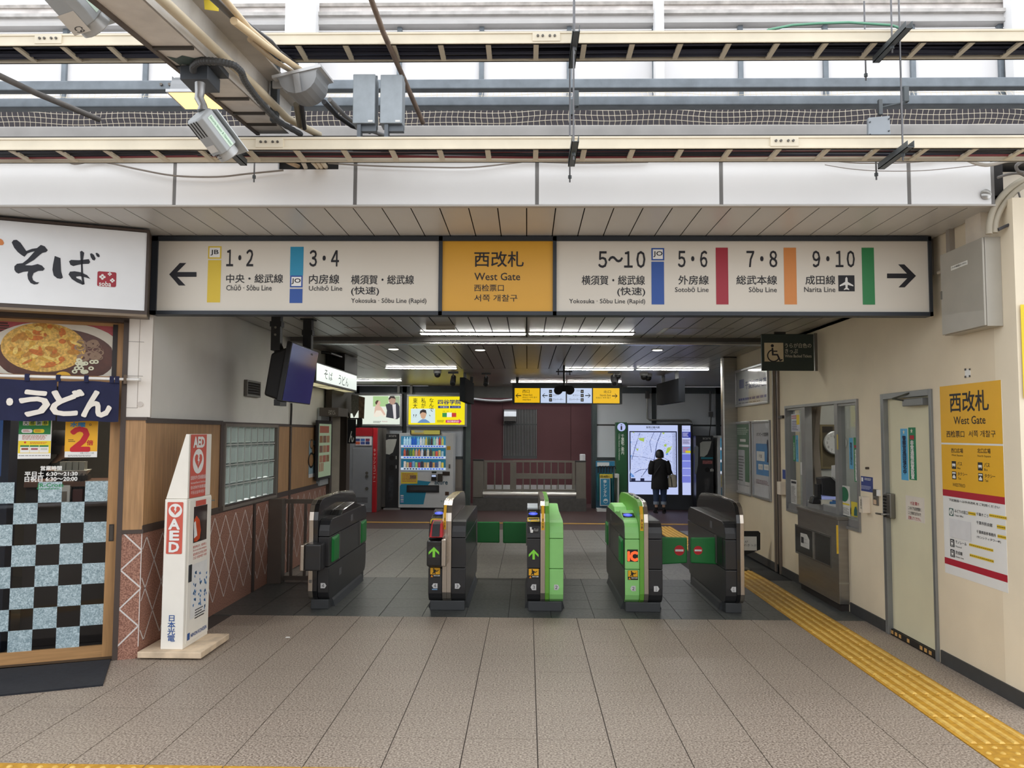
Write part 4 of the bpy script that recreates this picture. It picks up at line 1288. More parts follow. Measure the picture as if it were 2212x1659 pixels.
# noodle bowl picture above the noren
pc = T('bowl_picture', 'printed photo of a tempura noodle bowl over the shop door', 'picture', STD.pt(-.6, 2.18))
PCF = STD.off(-.006)
MB().fbox(STD, -1.30, 2.178, -.258, 2.575, -.02, -.006).build('picture_sheet', mat((168, 74, 78), .45, 0, .12, 40), pc)
MB().fbox(STD, -.262, 2.178, -.228, 2.59, -.02, .003).build('picture_edge', mat((40, 32, 30), .5), pc)
def ell(cx, cy, rx, ry, m, d, name, n=32, a0=0):
    u, v = PCF.px(cD(cx, cy)); k = .3014 * 6.3 / 1690 / .93
    MB().poly(PCF, [(u + rx * k * math.cos(2 * math.pi * i / n) * 1.0, v + ry * k * .95 * math.sin(2 * math.pi * i / n)) for i in range(n)], d).build(name, m, pc)
def clipell(cx, cy, rx, ry, m, d, name, n=48):
    u, v = PCF.px(cD(cx, cy)); k = .3014 * 6.3 / 1690 / .93
    pts = [(max(-1.29, min(-.262, u + rx * k * math.cos(2 * math.pi * i / n))), max(2.179, min(2.574, v + ry * k * .95 * math.sin(2 * math.pi * i / n)))) for i in range(n)]
    MB().poly(PCF, pts, d).build(name, m, pc)
mb = MB()
for k in range(6):
    mb.quad(PCF, -1.29, 2.46 + k * .019, -.93 - k * .01, 2.473 + k * .019, .0008)
mb.build('bamboo_mat', mat((78, 50, 42), .6), pc)
clipell(415, 1080, 400, 225, mat((214, 206, 190), .35, 0, .05), .0012, 'bowl_rim')
clipell(410, 1095, 335, 190, mat((84, 44, 30), .3, 0, .2, 20), .0018, 'broth')
rnd = random.Random(5)
clipell(315, 1030, 236, 165, mat((214, 170, 84), .5, 0, .4, 55), .0026, 'tempura_mound')
mb = MB()
for k in range(26):
    x, y = 560 + rnd.random() * 160, 990 + rnd.random() * 120
    u, v = PCF.px(cD(x, y))
    mb.annulus(PCF, u, v, .016 + .02 * rnd.random(), .021 + .022 * rnd.random(), .0022 + .0001 * k, 14, .7)
mb.build('noodle_strands', mat((150, 122, 100), .5), pc)
cols = ((206, 158, 60), (224, 184, 88), (188, 130, 48), (232, 200, 110), (196, 110, 40))
for k in range(70):
    a = rnd.random() * 6.28; r_ = math.sqrt(rnd.random())
    cx, cy = 320 + 225 * r_ * math.cos(a), 1025 + 165 * r_ * math.sin(a)
    u, v = PCF.px(cD(cx, cy))
    w, h, t = .025 + .04 * rnd.random(), .01 + .015 * rnd.random(), rnd.random() * 3.14
    v = min(max(v, 2.20), 2.552); u = max(u, -1.27)
    MB().poly(PCF, [(u + w * math.cos(q) * math.cos(t) - h * math.sin(q) * math.sin(t), min(2.573, max(2.180, v + w * math.cos(q) * math.sin(t) * .6 + h * math.sin(q) * math.cos(t)))) for q in [i * 6.283 / 9 for i in range(9)]], .003 + .00004 * k).build('tempura_piece', mat(cols[k % 5], .5, 0, .25, 60), pc)
for k in range(16):
    x, y = 530 + rnd.random() * 180, 1120 + rnd.random() * 90
    u, v = PCF.px(cD(x, y))
    MB().annulus(PCF, u, max(v, 2.205), .008, .020, .0062 + .0001 * k, 14, .8).build('leek_ring', mat((222, 220, 190), .5), pc)
ub, vb = PCF.px(cD(455, 1225))
MB().poly(PCF, [(ub + .052 * math.cos(i * math.pi / 12), max(2.179, vb - .012 + .035 * math.sin(i * math.pi / 12))) for i in range(13)], .008).build('egg_yolk', mat((232, 176, 40), .3), pc)
# lightbox sign above
LB = ST0.off(.30)
lbx = T('shop_lightbox', 'white noodle shop lightbox with black brush lettering at picture edge', 'sign', ST0.pt(-.9, 2.62, .2))
lu0, lv0 = -2.1, LB.px((316, 680))[1]
lu1 = LB.px((320, 600))[0]; lv1 = 3.278
MB().fbox(LB, lu0, lv0, lu1, lv1, -.28, -.006).build('casing', mat((78, 66, 58), .5), lbx)
MB().fbox(LB, lu0, lv0 + .03, lu1 - .016, lv1 - .022, -.01, .0).build('face', mat((232, 234, 236), .4, 0, .02), lbx)
MB().ring(LB, lu0, lv0, lu1, lv1, .018, -.02, .008).build('edge_frame', mat((70, 58, 52), .5), lbx)
MB().fbox(LB, lu0, lv0 - .018, lu1, lv0, -.1, .01).build('lower_ledge', mat((128, 112, 92), .5), lbx)
BR_ = mat((40, 42, 50), .6, 0, .1, 30)
for pts in ([(165, 545), (190, 512), (235, 508), (290, 550), (335, 615), (372, 668), (385, 700), (345, 747), (300, 720), (250, 680), (200, 620)],
            [(360, 690), (372, 665), (450, 635), (520, 625), (575, 580), (630, 600), (672, 655), (650, 680), (600, 692), (490, 670), (440, 680), (385, 700)],
            [(490, 668), (600, 690), (560, 720), (480, 790), (345, 868), (240, 845), (320, 835), (390, 780)],
            [(203, 930), (203, 880), (240, 845), (345, 866), (450, 868), (530, 848), (590, 870), (630, 915), (605, 943), (540, 945), (475, 975), (397, 952), (330, 958), (260, 983), (225, 965)],
            [(397, 950), (475, 973), (452, 1030), (465, 1075), (510, 1103), (550, 1105), (530, 1130), (480, 1136), (430, 1115), (395, 1060), (385, 1000)],
            [(770, 735), (850, 765), (860, 950), (885, 1040), (855, 1057), (805, 1050), (755, 1010), (737, 930), (745, 860)],
            [(1125, 675), (1150, 662), (1185, 690), (1170, 780), (1163, 850), (1168, 960), (1190, 1130), (1160, 1138), (1140, 1000), (1138, 860), (1130, 760)],
            [(970, 810), (1000, 790), (1100, 795), (1200, 785), (1250, 780), (1268, 820), (1250, 845), (1180, 848), (1100, 860), (1030, 878), (990, 860)],
            [(963, 995), (985, 955), (1050, 950), (1140, 965), (1225, 1005), (1270, 1058), (1200, 1035), (1120, 1020), (1070, 1025)],
            [(963, 995), (1070, 1025), (1075, 1045), (1140, 1072), (1155, 1100), (1190, 1132), (1160, 1140), (1080, 1105), (1010, 1060)],
            [(1265, 705), (1290, 697), (1320, 720), (1345, 770), (1330, 800), (1300, 790), (1275, 750)],
            [(1342, 697), (1362, 690), (1392, 710), (1405, 742), (1385, 754), (1360, 740)]):
    MB().poly(LB, [LB.px(c8(*p)) for p in pts], .002).build('brush_stroke', BR_, lbx)
MB().poly(LB, [LB.px(c8(*p)) for p in ((-60, 540), (-30, 500), (10, 492), (40, 515), (58, 555), (40, 583), (0, 585), (-40, 575))], .002).build('brush_stroke', mat((214, 130, 66), .5), lbx)
(u0, v1), (u1, v0) = LB.px(c8(1372, 948)), LB.px(c8(1630, 1175))
MB().poly(LB, rrect(u0, v0, u1, v1, .012), .002).build('seal', mat((160, 36, 52), .5), lbx)
for (cx, cy, r_) in ((1440, 1030, .0125), (1543, 990, .008), (1580, 1080, .0095)):
    u, v = LB.px(c8(cx, cy))
    mb = MB()
    for k in range(4):
        mb.disc(LB, u + r_ * math.cos(k * math.pi / 2), v + r_ * math.sin(k * math.pi / 2), r_ * .72, .003 + .0002 * k, 14)
    mb.build('seal_flower', WHITEP, lbx)
    MB().disc(LB, u, v, r_ * .38, .0042, 12).build('flower_eye', mat((160, 36, 52), .5), lbx)
text(LB, 'soba', c8(1395, 1088), c8(1560, 1165), WHITEP, lbx, d=.0035, bold=.02)
# noren curtain on a white rod
NR = ST0.off(.05)
rod = T('noren_curtain', 'navy split shop curtain with white hiragana on a white rod', 'curtain', NR.pt(-.6, 1.82))
MB().tube([NR.pt(-1.9, 2.158), NR.pt(-.052, 2.15)], .0115, 12).build('rod', mat((238, 236, 232), .4), rod, smooth=True)
MB().tube([NR.pt(-.056, 2.15), NR.pt(-.04, 2.15)], .015, 12).build('rod_cap', mat((210, 206, 200), .4), rod)
MB().fbox(NR, -.16, 2.115, -.14, 2.185, -.16, .02).build('rod_bracket', mat((96, 78, 60), .5), rod)
CLOTH = mat((30, 34, 68), .85, 0, .12, 8, .25, 220)
usplit = NR.px(cD(408, 1450))[0]
ur_ = NR.px(cD(853, 1400))[0]
for (a, b, ph) in ((usplit + .004, ur_, 0.), (-.99 - .2, usplit - .006, 1.6), (-1.75, -1.2, 2.5)):
    nu, nv = 22, 8
    pts = []
    for j in range(nv + 1):
        for i in range(nu + 1):
            t = i / nu
            v = 2.128 - (2.128 - 1.822) * j / nv
            pts.append(NR.pt(a + (b - a) * t, v - .004 * math.sin(t * 9 + ph), .004 * math.sin(t * 11 + ph) * (j / nv)))
    MB().add(pts, [(j * (nu + 1) + i, j * (nu + 1) + i + 1, (j + 1) * (nu + 1) + i + 1, (j + 1) * (nu + 1) + i) for j in range(nv) for i in range(nu)]).build('cloth_panel', CLOTH, rod, smooth=True)
for p in (195, 418, 620, 803, 840):
    u = NR.px(cD(p, 1260))[0]
    MB().fbox(NR, u - .015, 2.12, u + .015, 2.172, -.014, .014).build('cloth_loop', CLOTH, rod)
for ch, a, b in (('う', (152, 1340), (345, 1520)), ('ど', (375, 1335), (590, 1515)), ('ん', (598, 1345), (790, 1525)), ('・', (50, 1395), (92, 1445))):
    text(NR, ch, cD(*a), cD(*b), mat((236, 230, 220), .8), rod, d=.008, bold=.045 if ch != '・' else .02)
# door mat
FZ = Fr((0, 0, 0), (1, 0, 0), (0, 1, 0))
gp = lambda x, y: V((*FZ.px((x, y)), 0))
a, b, c_, d_ = gp(222, 1482), gp(243, 1420), V((-4.6, 5.60, 0)), V((-4.3, 4.86, 0))
b = b + V((.03, -.08, 0)); c_ = V((-4.6, 5.50, 0))
MB().prism([a, b, c_, d_], (0, 0, .012)).build('door_mat', mat((36, 38, 44), .95, 0, .15, 30, .8, 300), label='charcoal door mat in front of the noodle shop', cat='mat')
# ---- inside the shop
SIW = mat((92, 88, 84), .7)
si = T('wall_shop_inside', 'dim interior walls of the noodle shop', None, (-5, 8, 0), kind='structure')
MB().box(-7.0, 9.4, 0, -3.2, 9.5, 3.3).build('inner_wall', SIW, si)
MB().box(-7.1, 4.2, 0, -7.0, 9.5, 3.6).build('inner_wall', SIW, si)
MB().fbox(ST0, -4.4, 0, -1.38, 3.32, -.25, -.1).build('inner_wall', SIW, si)
MB().prism([(-3.2, 6.2, 2.7), (-3.2, 9.4, 2.7), (-7, 9.4, 2.7), (-7, 4.75, 2.7)], (0, 0, .05)).build('inner_ceiling', mat((120, 116, 110), .7), si)
MB().box(-4.6, 7.2, 2.66, -3.6, 7.5, 2.7).build('shop_fill_glow', glow((255, 240, 214), 34.), label='added glow panel brightening the noodle shop interior', cat='light')  # unseen glow panel added to lift the black interior behind the door glass
MB().box(-3.3, 9.4, 0, -3.2, 12.95, 3.3).build('inner_wall', SIW, si)
SI = ST0.off(-.65)
ct = T('counter', 'dark wooden eating counter inside the noodle shop', 'counter', SI.pt(-.7, 0))
cv1 = SI.px(cT(1300, 1240))[1]
MB().fbox(SI, -.92, cv1 - .04, .05, cv1, -.45, .08).build('counter_top', mat((96, 62, 44), .4), ct)
MB().fbox(SI, -.92, 0, .05, cv1 - .04, -.4, .0).build('counter_front', mat((52, 42, 38), .6), ct)
tr = T('serving_tray', 'white plastic tray with clear rack on the shop counter', 'tray', SI.pt(*SI.px(cT(1240, 1150))))
(u0, v1), (u1, v0) = SI.px(cT(945, 1060)), SI.px(cT(1540, 1150))
MB().loft([[SI.pt(u0 + .03, v0, -.1), SI.pt(u1 - .03, v0, -.1), SI.pt(u1 - .03, v0, -.3), SI.pt(u0 + .03, v0, -.3)], [SI.pt(u0, v1, -.05), SI.pt(u1, v1, -.05), SI.pt(u1, v1, -.35), SI.pt(u0, v1, -.35)]]).build('tray_body', mat((214, 216, 212), .4), tr)
(u0, v1b), (u1, v0b) = SI.px(cT(1020, 905)), SI.px(cT(1480, 1050))
for k in range(4):
    a = u0 + (u1 - u0) * k / 4
    MB().fbox(SI, a + .003, v1, a + (u1 - u0) / 4 - .003, v1b, -.28, -.12).build('rack_cell', mat((150, 152, 148), .2), tr)
st_ = MB().fbox(SI, *SI.px(cT(945, 1240)), *SI.px(cT(1540, 1150)), -.3, -.1).build('tray_stand', mat((60, 54, 50), .5), tr)
ch = T('chopstick_holder', 'red-brown chopstick holder on the shop counter', 'holder', SI.pt(*SI.px(cT(1430, 1600))))
(u0, v1), (u1, v0) = SI.px(cT(1345, 1370)), SI.px(cT(1515, 1590))
MB().fbox(SI, u0, v0 + .0, u1, v1, .02, .12).build('cup', mat((70, 30, 26), .4), ch, bevel=.006)
for k in range(8):
    u = u0 + (u1 - u0) * (k + .5) / 8
    MB().tube([SI.pt(u, v1 - .02, .07), SI.pt(u + .02 * (k / 8 - .2), v1 + .11 + .01 * (k % 3), .07 + .01 * (k % 2))], .0035, 5).build('chopstick', BLACK, ch)
nb = T('napkin_box', 'white napkin dispenser standing on the shop counter', 'dispenser', SI.pt(*SI.px(cT(1200, 1600))))
(u0, v1), (u1, v0) = SI.px(cT(1120, 1300)), SI.px(cT(1285, 1600))
MB().fbox(SI, u0, v0, u1, v1, .0, .10).build('dispenser_body', mat((206, 202, 196), .5), nb, bevel=.006)
MB().fbox(SI, u0 + .01, v0 + .01, u0 + .05, v1 - .05, .10, .105).build('dispenser_front', mat((120, 108, 96), .5), nb)
MB().fbox(SI, -.92, v0 - .03, .05, v0, -.05, .16).build('counter_shelf', mat((60, 44, 36), .5), ct)
tm = T('ticket_machine', 'blue-screened meal ticket machine inside the shop', 'ticket machine', SI.pt(-1.0, 0, .2))
(u0, v1), (u1, v0) = SI.px(cT(-300, 150)), SI.px(cT(250, 1210))
MB().fbox(SI, u0, 0, u1, v1 + .1, -.1, .2).build('cabinet', mat((26, 32, 52), .5), tm)
MB().fbox(SI, u0 + .02, SI.px(cT(0, 1130))[1], u1 - .05, v1, .2, .202).build('screen', glow((62, 104, 170), .35), tm)

# ================================================================= AED STAND
AF = facing(6.13); AS = Fr((-2.665, 0, 0), (0, 1, 0))
aed = T('aed_stand', 'white AED cabinet stand with red panels on a worn board', 'aed stand', (-2.75, 6.3, 0))
AW = mat((240, 236, 226), .4, 0, .04, 4)
AR = mat((206, 92, 76), .45, 0, .03)
MB().box(-2.985, 6.06, .012, -2.49, 6.63, .06).build('base_board', mat((214, 192, 164), .7, 0, .25, 7), aed, bevel=.006)
for x in (-2.9, -2.56):
    for y in (6.12, 6.5):
        MB().tube([(x, y, 0), (x, y, .014)], .018, 8).build('foot', BLACK, aed)
MB().box(-2.84, 6.13, .06, -2.665, 6.605, 1.218).build('cabinet_body', AW, aed, bevel=.006)
MB().prism([(-2.838, 6.14, 1.22), (-2.667, 6.14, 1.22), (-2.667, 6.14, 1.728), (-2.694, 6.14, 1.728)], (0, .44, 0)).build('sign_wedge', AW, aed, bevel=.004)
(u0, v1), (u1, v0) = AF.px(cS(105, 535)), AF.px(cS(205, 900))
MB().poly(AF, rrect(u0, v0, u1, v1, .008), .003).build('red_panel', AR, aed)
hu, hv = AF.px(cS(160, 595))
MB().disc(AF, hu, hv, .054, .004).build('heart_disc', WHITEP, aed)
def heart(fr, u, v, s, d, m, parent, ky=1.0):
    pts = []
    for i in range(28):
        t = 2 * math.pi * i / 28
        pts.append((u + s * .0625 * 16 * math.sin(t) ** 3, v + ky * s * .0625 * (13 * math.cos(t) - 5 * math.cos(2 * t) - 2 * math.cos(3 * t) - math.cos(4 * t))))
    MB().poly(fr, pts, d).build('heart_symbol', m, parent)
    b_ = [(-.12, .55), (.28, .6), (.1, .12), (.32, .12), (-.12, -.62), (.0, -.05), (-.25, -.05)]
    MB().poly(fr, [(u + x * s, v + y * s * ky) for x, y in b_], d + .001).build('bolt_symbol', WHITEP, parent)
heart(AF, hu, hv + .004, .038, .005, AR, aed)
for ch, a, b in (('A', (118, 655), (188, 725)), ('E', (125, 738), (182, 802)), ('D', (119, 818), (183, 885))):
    text(AF, ch, cS(*a), cS(*b), WHITEP, aed, d=.005, bold=.04)
text(AF, '日本光電', cS(108, 1330), cS(155, 1515), mat((40, 84, 150), .5), aed, d=.003, bold=.015, vert=True)
(u0, v1), (u1, v0) = AS.px(cS(258, 58)), AS.px(cS(368, 495))
uA0 = AS.px(cS(262, 300))[0]; uA1 = AS.px(cS(372, 300))[0]
MB().quad(AS, uA0, 1.222, uA1, 1.725, .002).build('red_panel', AR, aed)
text(AS, 'AED', cS(285, 80), cS(360, 147), WHITEP, aed, d=.004, bold=.05)
hu, hv = AS.px(cS(318, 248))
MB().disc(AS, hu, hv, .105, .003, 24, .1).build('heart_disc', WHITEP, aed)
heart(AS, hu, hv + .006, .072, .004, AR, aed, .95)
for sx, y, h in (('自動体外式除細動器', 352, .034), ('Automated External Defibrillator', 395, .017), ('自动体外除颤器', 423, .028), ('자동심실제세동기', 459, .028)):
    u0, v1 = AS.px(cS(264, y)); u1 = AS.px(cS(368, y))[0]
    text(AS, sx, (u0, v1), (u1, v1 - h), WHITEP, aed, d=.004, uv=True)
# door on the side
ad = MB().fbox(AS, 6.17, .09, 6.595, 1.205, 0, .006).build('door', AW, aed, bevel=.003)
(u0, v1), (u1, v0) = AS.px(cS(285, 570)), AS.px(cS(370, 810))
v0 = AS.px(cS(285, 822))[1]
MB().fbox(AS, u0, v0, u1, v1, .006, .008).build('door_window', mat((58, 46, 44), .1, 0, .1, 3), ad)
MB().poly(AS, [AS.px(cS(*p)) for p in ((283, 660), (300, 630), (322, 660), (330, 730), (322, 790), (300, 812), (282, 815))], .0095).build('orange_case', mat((196, 74, 34), .4, 0, .2, 12), ad)
MB().poly(AS, [AS.px(cS(*p)) for p in ((281, 680), (292, 668), (304, 770), (281, 790))], .0105).build('case_label', WHITEP, ad)
(u0, v1), (u1, v0) = AS.px(cS(297, 528)), AS.px(cS(368, 550))
MB().quad(AS, u0, v0, u1, v1, .0075).build('red_strip', AR, ad)
for k, sx in enumerate(('緊急時以外、使用禁止', 'Do not use unless emergency', '紧急情况以外禁止使用', '긴급 상황에만 사용')):
    (u0, v1), (u1, v0) = AS.px(cS(277, 845 + k * 26)), AS.px(cS(370, 862 + k * 26))
    text(AS, sx, (u0, v1), (u1, v1 - .021), mat((196, 84, 70), .5), ad, d=.008, uv=True)
MB().quad(AS, AS.px(cS(262, 1100))[0], AS.px(cS(262, 1360))[1], AS.px(cS(372, 1100))[0], AS.px(cS(262, 980))[1], .0075).build('instruction_sheet', mat((228, 228, 226), .5), ad)
SB = mat((80, 130, 180), .5)
rnd = random.Random(9)
mb = MB()
for i in range(3):
    for j in range(4):
        u = AS.px(cS(275 + i * 38, 1100))[0]; v = AS.px(cS(275, 1030 + j * 62))[1] - i * .02
        for q in range(4):
            x, y = u + rnd.random() * .05, v - rnd.random() * .08
            mb.poly(AS, [(x, y), (x + .02 * rnd.random() + .01, y + .005), (x + .02, y - .02), (x + .004, y - .014)], .0085)
mb.build('instruction_sketch', SB, ad, kind='stuff')
lines(AS, cS(290, 1290), cS(358, 1325), 4, INK, ad, d=.0085, seed=5)
text(AS, 'NIHON KOHDEN', cS(260, 1462), cS(370, 1421), mat((40, 84, 150), .5), ad, d=.008, bold=.02)
MB().pquad(AS, cS(236, 1462), cS(252, 1500), .008).build('logo_mark', mat((40, 84, 150), .5), ad)
MB().pbox(AS, cS(247, 980), cS(263, 1092), .006, .012).build('latch', mat((70, 74, 78), .4, .5), ad)
MB().tube([AS.pt(6.6, 1.17, .0), AS.pt(6.6, 1.17, .03)], .006, 8).build('lock_pin', STEELD, aed)

# ================================================================= LEFT WALL FITTINGS
# vent
(u0, v1), (u1, v0) = LW.px(cI(185, 352)), LW.px(cI(256, 450))
vt = T('wall_vent', 'small dark louvred vent on the white plaster wall', 'vent', LW.pt(u0, v0))
MB().ring(LW, u0, v0, u1, v1, .02, -.03, .006).build('vent_frame', mat((110, 108, 104), .5), vt)
MB().fbox(LW, u0, v0, u1, v1, -.04, -.025).build('vent_back', BLACK, vt)
for k in range(5):
    z = v0 + .02 + (v1 - v0 - .04) * (k + .5) / 5
    MB().hexa([LW.pt(u0 + .02, z - .014, .0), LW.pt(u1 - .02, z - .014, .0), LW.pt(u1 - .02, z + .01, -.022), LW.pt(u0 + .02, z + .01, -.022), LW.pt(u0 + .02, z - .010, .0), LW.pt(u1 - .02, z - .010, .0), LW.pt(u1 - .02, z + .014, -.022), LW.pt(u0 + .02, z + .014, -.022)]).build('louvre', mat((74, 72, 70), .5), vt)
# tilted monitor on ceiling pole
mo = T('hanging_monitor', 'black ceiling-hung monitor with blue screen tilted towards the gates', 'monitor', (-2.3, 7.9, 2.0))
c0, c1, c2_, c3_ = V((-2.34, 7.40, 2.04)), V((-2.34, 8.38, 2.04)), V((-2.25, 8.36, 2.61)), V((-2.25, 7.40, 2.61))
nrm = (c1 - c0).cross(c3_ - c0).normalized()
MB().prism([c0, c1, c2_, c3_], nrm * -.05).build('casing', BLACK, mo, bevel=.006)
ctr = (c0 + c1 + c2_ + c3_) / 4
MB().add([ctr + (p - ctr) * .965 + nrm * .0015 for p in (c0, c1, c2_, c3_)], [(0, 1, 2, 3)]).build('screen', mat((34, 38, 84), .12, 0, .1, 1.5, emit=.5), mo)
MB().box(-2.42, 7.42, 2.0, -2.36, 7.62, 2.06).build('lower_bracket', BLACK, mo)
MB().tube([(-2.40, 7.55, 2.35), (-2.44, 7.60, 2.55), (-2.48, 7.62, 2.62)], .05, 8).build('tilt_arm', BLACK, mo)
MB().hexa([(-2.52, 7.42, 2.1), (-2.38, 7.42, 2.05), (-2.36, 8.2, 2.05), (-2.5, 8.2, 2.1), (-2.46, 7.42, 2.5), (-2.31, 7.42, 2.56), (-2.31, 8.2, 2.56), (-2.46, 8.2, 2.5)]).build('back_housing', mat((14, 14, 16), .6), mo, bevel=.02)
for (y, a, b) in ((7.45, 2.58, 2.93), (8.1, 2.6, 2.93)):
    x = -2.30 if y > 8 else -2.42
    MB().box(x - .045, y - .03, a - .05, x + .045, y + .05, b).build('ceiling_pole', mat((24, 26, 28), .5), mo, bevel=.004)
    MB().box(x - .07, y - .055, b - .012, x + .07, y + .075, b).build('ceiling_plate', mat((24, 26, 28), .5), mo)
    MB().box(x - .055, y - .035, b - .17, x + .055, y + .055, b - .12).build('pole_collar', mat((20, 22, 24), .5), mo)
for z in (2.68, 2.75):
    MB().tube([(-2.42, 7.419, z), (-2.42, 7.41, z)], .011, 10).build('hole_cap', mat((120, 120, 112), .5), mo)
wire([cZ(480, 1320), cZ(480, 1420), cZ(470, 1650)], 7.9, .012, BLACK, 'black cable running down from the hanging monitor', name='cable')
MB().fbox(LW, 9.885, 1.84, 9.915, 2.93, -.03, .0).build('wall_cover_strip', mat((206, 204, 198), .6), label='pale vertical cover strip on plaster wall behind monitor', cat='strip')
# shop lightbox "そば うどん" in the passage
LB2 = Fr((-2.72, 0, 0), (0, 1, 0))
l2 = T('passage_lightbox', 'glowing white lightbox with black noodle lettering on left wall', 'sign', (-2.85, 11, 2.38))
y0, y1, z0, z1 = 10.0, 12.42, 2.385, 2.66
MB().box(-2.99, y0, z0, -2.725, y1, z1).build('casing', mat((58, 54, 50), .5), l2, bevel=.004)
MB().fbox(LB2, y0 + .03, z0 + .03, y1 - .03, z1 - .02, -.005, .0).build('face', glow((236, 246, 238), .95), l2)
for sx, a, b in (('そ', (312, 195), (352, 310)), ('ば', (366, 222), (404, 328)), ('う', (474, 255), (500, 370)), ('ど', (512, 268), (548, 382)), ('ん', (552, 290), (582, 392))):
    text(LB2, sx, cY(*a), cY(*b), INK, l2, d=.002, bold=.0)
for k in range(3):
    MB().box(-2.97, y0 + .05 + k * .8, z0 - .002, -2.75, y0 + .75 + k * .8, z0 + .001).build('underside_light', glow((240, 230, 180), .55), l2)
MB().box(-2.99, 11.55, z1, -2.72, 12.42, 2.92).build('dark_cabinet', mat((30, 26, 24), .6), label='dark brown cabinet on top of the glowing lightbox', cat='cabinet', bevel=.004)
MB().tube([(-2.9, 10.9, 2.87), (-2.78, 10.92, 2.86), (-2.76, 11.5, 2.86), (-2.9, 11.55, 2.87)], .02, 8).build('pipe_handle', BLACK, label='black tubular rail on the ceiling above the lightbox', cat='rail', smooth=True)
# menu display, posters, doorway
DKB = mat((62, 52, 44), .5)
md = T('menu_board', 'black framed menu board with food photos beside shop doorway', 'menu board', (-2.95, 11.3, 1.0))
(u0, v1), (u1, v0) = LW.px(cY(245, 780)), LW.px(cY(390, 1430))
MB().fbox(LW, 11.22, .98, 11.86, 2.10, -.02, .03).build('backing_board', mat((170, 176, 180), .4), md)
LW2 = LW.off(.07)
(u0, v1), (u1, v0) = LW2.px(cY(248, 765)), LW2.px(cY(388, 1440))
v0 = LW2.px(cY(248, 1442))[1]
MB().fbox(LW2, u0, v0, u1, v1, -.04, 0).build('frame', BLACK, md, bevel=.006)
MB().fbox(LW2, u0 + .05, v0 + .04, u1 - .04, v1 - .05, 0, .002).build('menu_sheet', glow((176, 196, 160), .38), md)
rnd = random.Random(2)
w_ = (u1 - u0 - .09)
for j in range(4):
    zt_j = v1 - .08 - j * .14
    for i in range(1 if j == 0 else 3):
        ww = (w_ - .1) / (1 if j == 0 else 3)
        MB().quad(LW2, u0 + .07 + i * ww, zt_j - .10, u0 + .07 + (i + .9) * ww, zt_j, .003).build('food_photo', glow(((150, 84, 64), (128, 92, 60), (110, 80, 62), (150, 110, 80))[(i + j) % 4], .4), md)
for i in range(3):
    MB().quad(LW2, u0 + .07 + i * .09, v0 + .12, u0 + .13 + i * .09, v0 + .24, .003).build('food_photo', glow((150, 96, 70), .4), md)
bp_ = T('bowl_poster', 'narrow poster of three noodle bowls on oak panel', 'poster', LW.pt(10.9, 1.2))
(u0, v1), (u1, v0) = LW.px(cY(145, 990)), LW.px(cY(212, 1340))
v0 = 1.12; v1 = LW.px(cY(150, 995))[1]
MB().fbox(LW, u0, v0, u1, v1, 0, .002).build('sheet', mat((150, 176, 190), .5), bp_)
for cx, cy, r_ in ((170, 1035, .07), (193, 1100, .07), (165, 1215, .11)):
    u, v = LW.px(cY(cx, cy))
    MB().disc(LW, u, v, r_ * 1.3, .003, 20, r_).build('bowl_photo', BLACK, bp_)
    MB().disc(LW, u, v, r_, .004, 20, r_ * .75).build('noodle_photo', mat((170, 130, 90), .5), bp_)
MB().quad(LW, u0, v0, u1, v0 + .05, .003).build('caption_strip', mat((230, 226, 226), .5), bp_)
# doorway frame
dw = T('door_2', 'dark brown shop doorway with lit interior', None, (-3, 12.3, -.05), kind='structure')
zf = zfloor(12.3)
MB().fbox(LW, DOOR_U[0] - .1, zf, DOOR_U[0] + .02, 2.06, -.2, .05).build('jamb', DKB, dw)
MB().fbox(LW, DOOR_U[1] - .02, zf, DOOR_U[1] + .22, 2.3, -.3, .06).build('jamb', DKB, dw)
MB().fbox(LW, DOOR_U[0] - .1, 2.0, DOOR_U[1] + .2, 2.06, -.2, .05).build('head', DKB, dw)
MB().box(-3.9, 12.72, -.1, -3.05, 12.78, 2.1).build('reveal', mat((216, 206, 190), .6), dw)
MB().box(-3.95, 11.7, -.1, -3.9, 12.8, 2.1).build('reveal', mat((200, 190, 176), .6), dw)
MB().box(-3.9, 11.7, 2.06, -3.05, 12.78, 2.1).build('reveal_top', mat((200, 190, 176), .6), dw)
MB().box(-3.5, 11.75, 1.72, -3.42, 12.7, 1.82).build('wall_lamp', glow((255, 232, 190), 3.), label='small lit wall lamp inside the shop doorway', cat='lamp')
db = T('dark_header', 'dark brown header box above the shop doorway', 'header', (-2.95, 12, 2.05))
MB().box(-2.99, 11.55, 2.06, -2.9, 12.95, 2.40).build('header_box', mat((44, 36, 30), .6), db)
sbx = T('shop_name_box', 'small grey box with white lettering above the menu board', 'sign', (-2.95, 11.2, 2.1))
SBF = facing(11.2)
(u0, v1), (u1, v0) = SBF.px(cY(325, 625)), SBF.px(cY(472, 720))
MB().box(-2.99, 11.2, v0, u1, 11.8, v1).build('box_body', mat((84, 78, 74), .5), sbx)
text(SBF, 'そばうどん', cY(362, 650), cY(438, 705), mat((214, 210, 204), .5), sbx, d=.002)
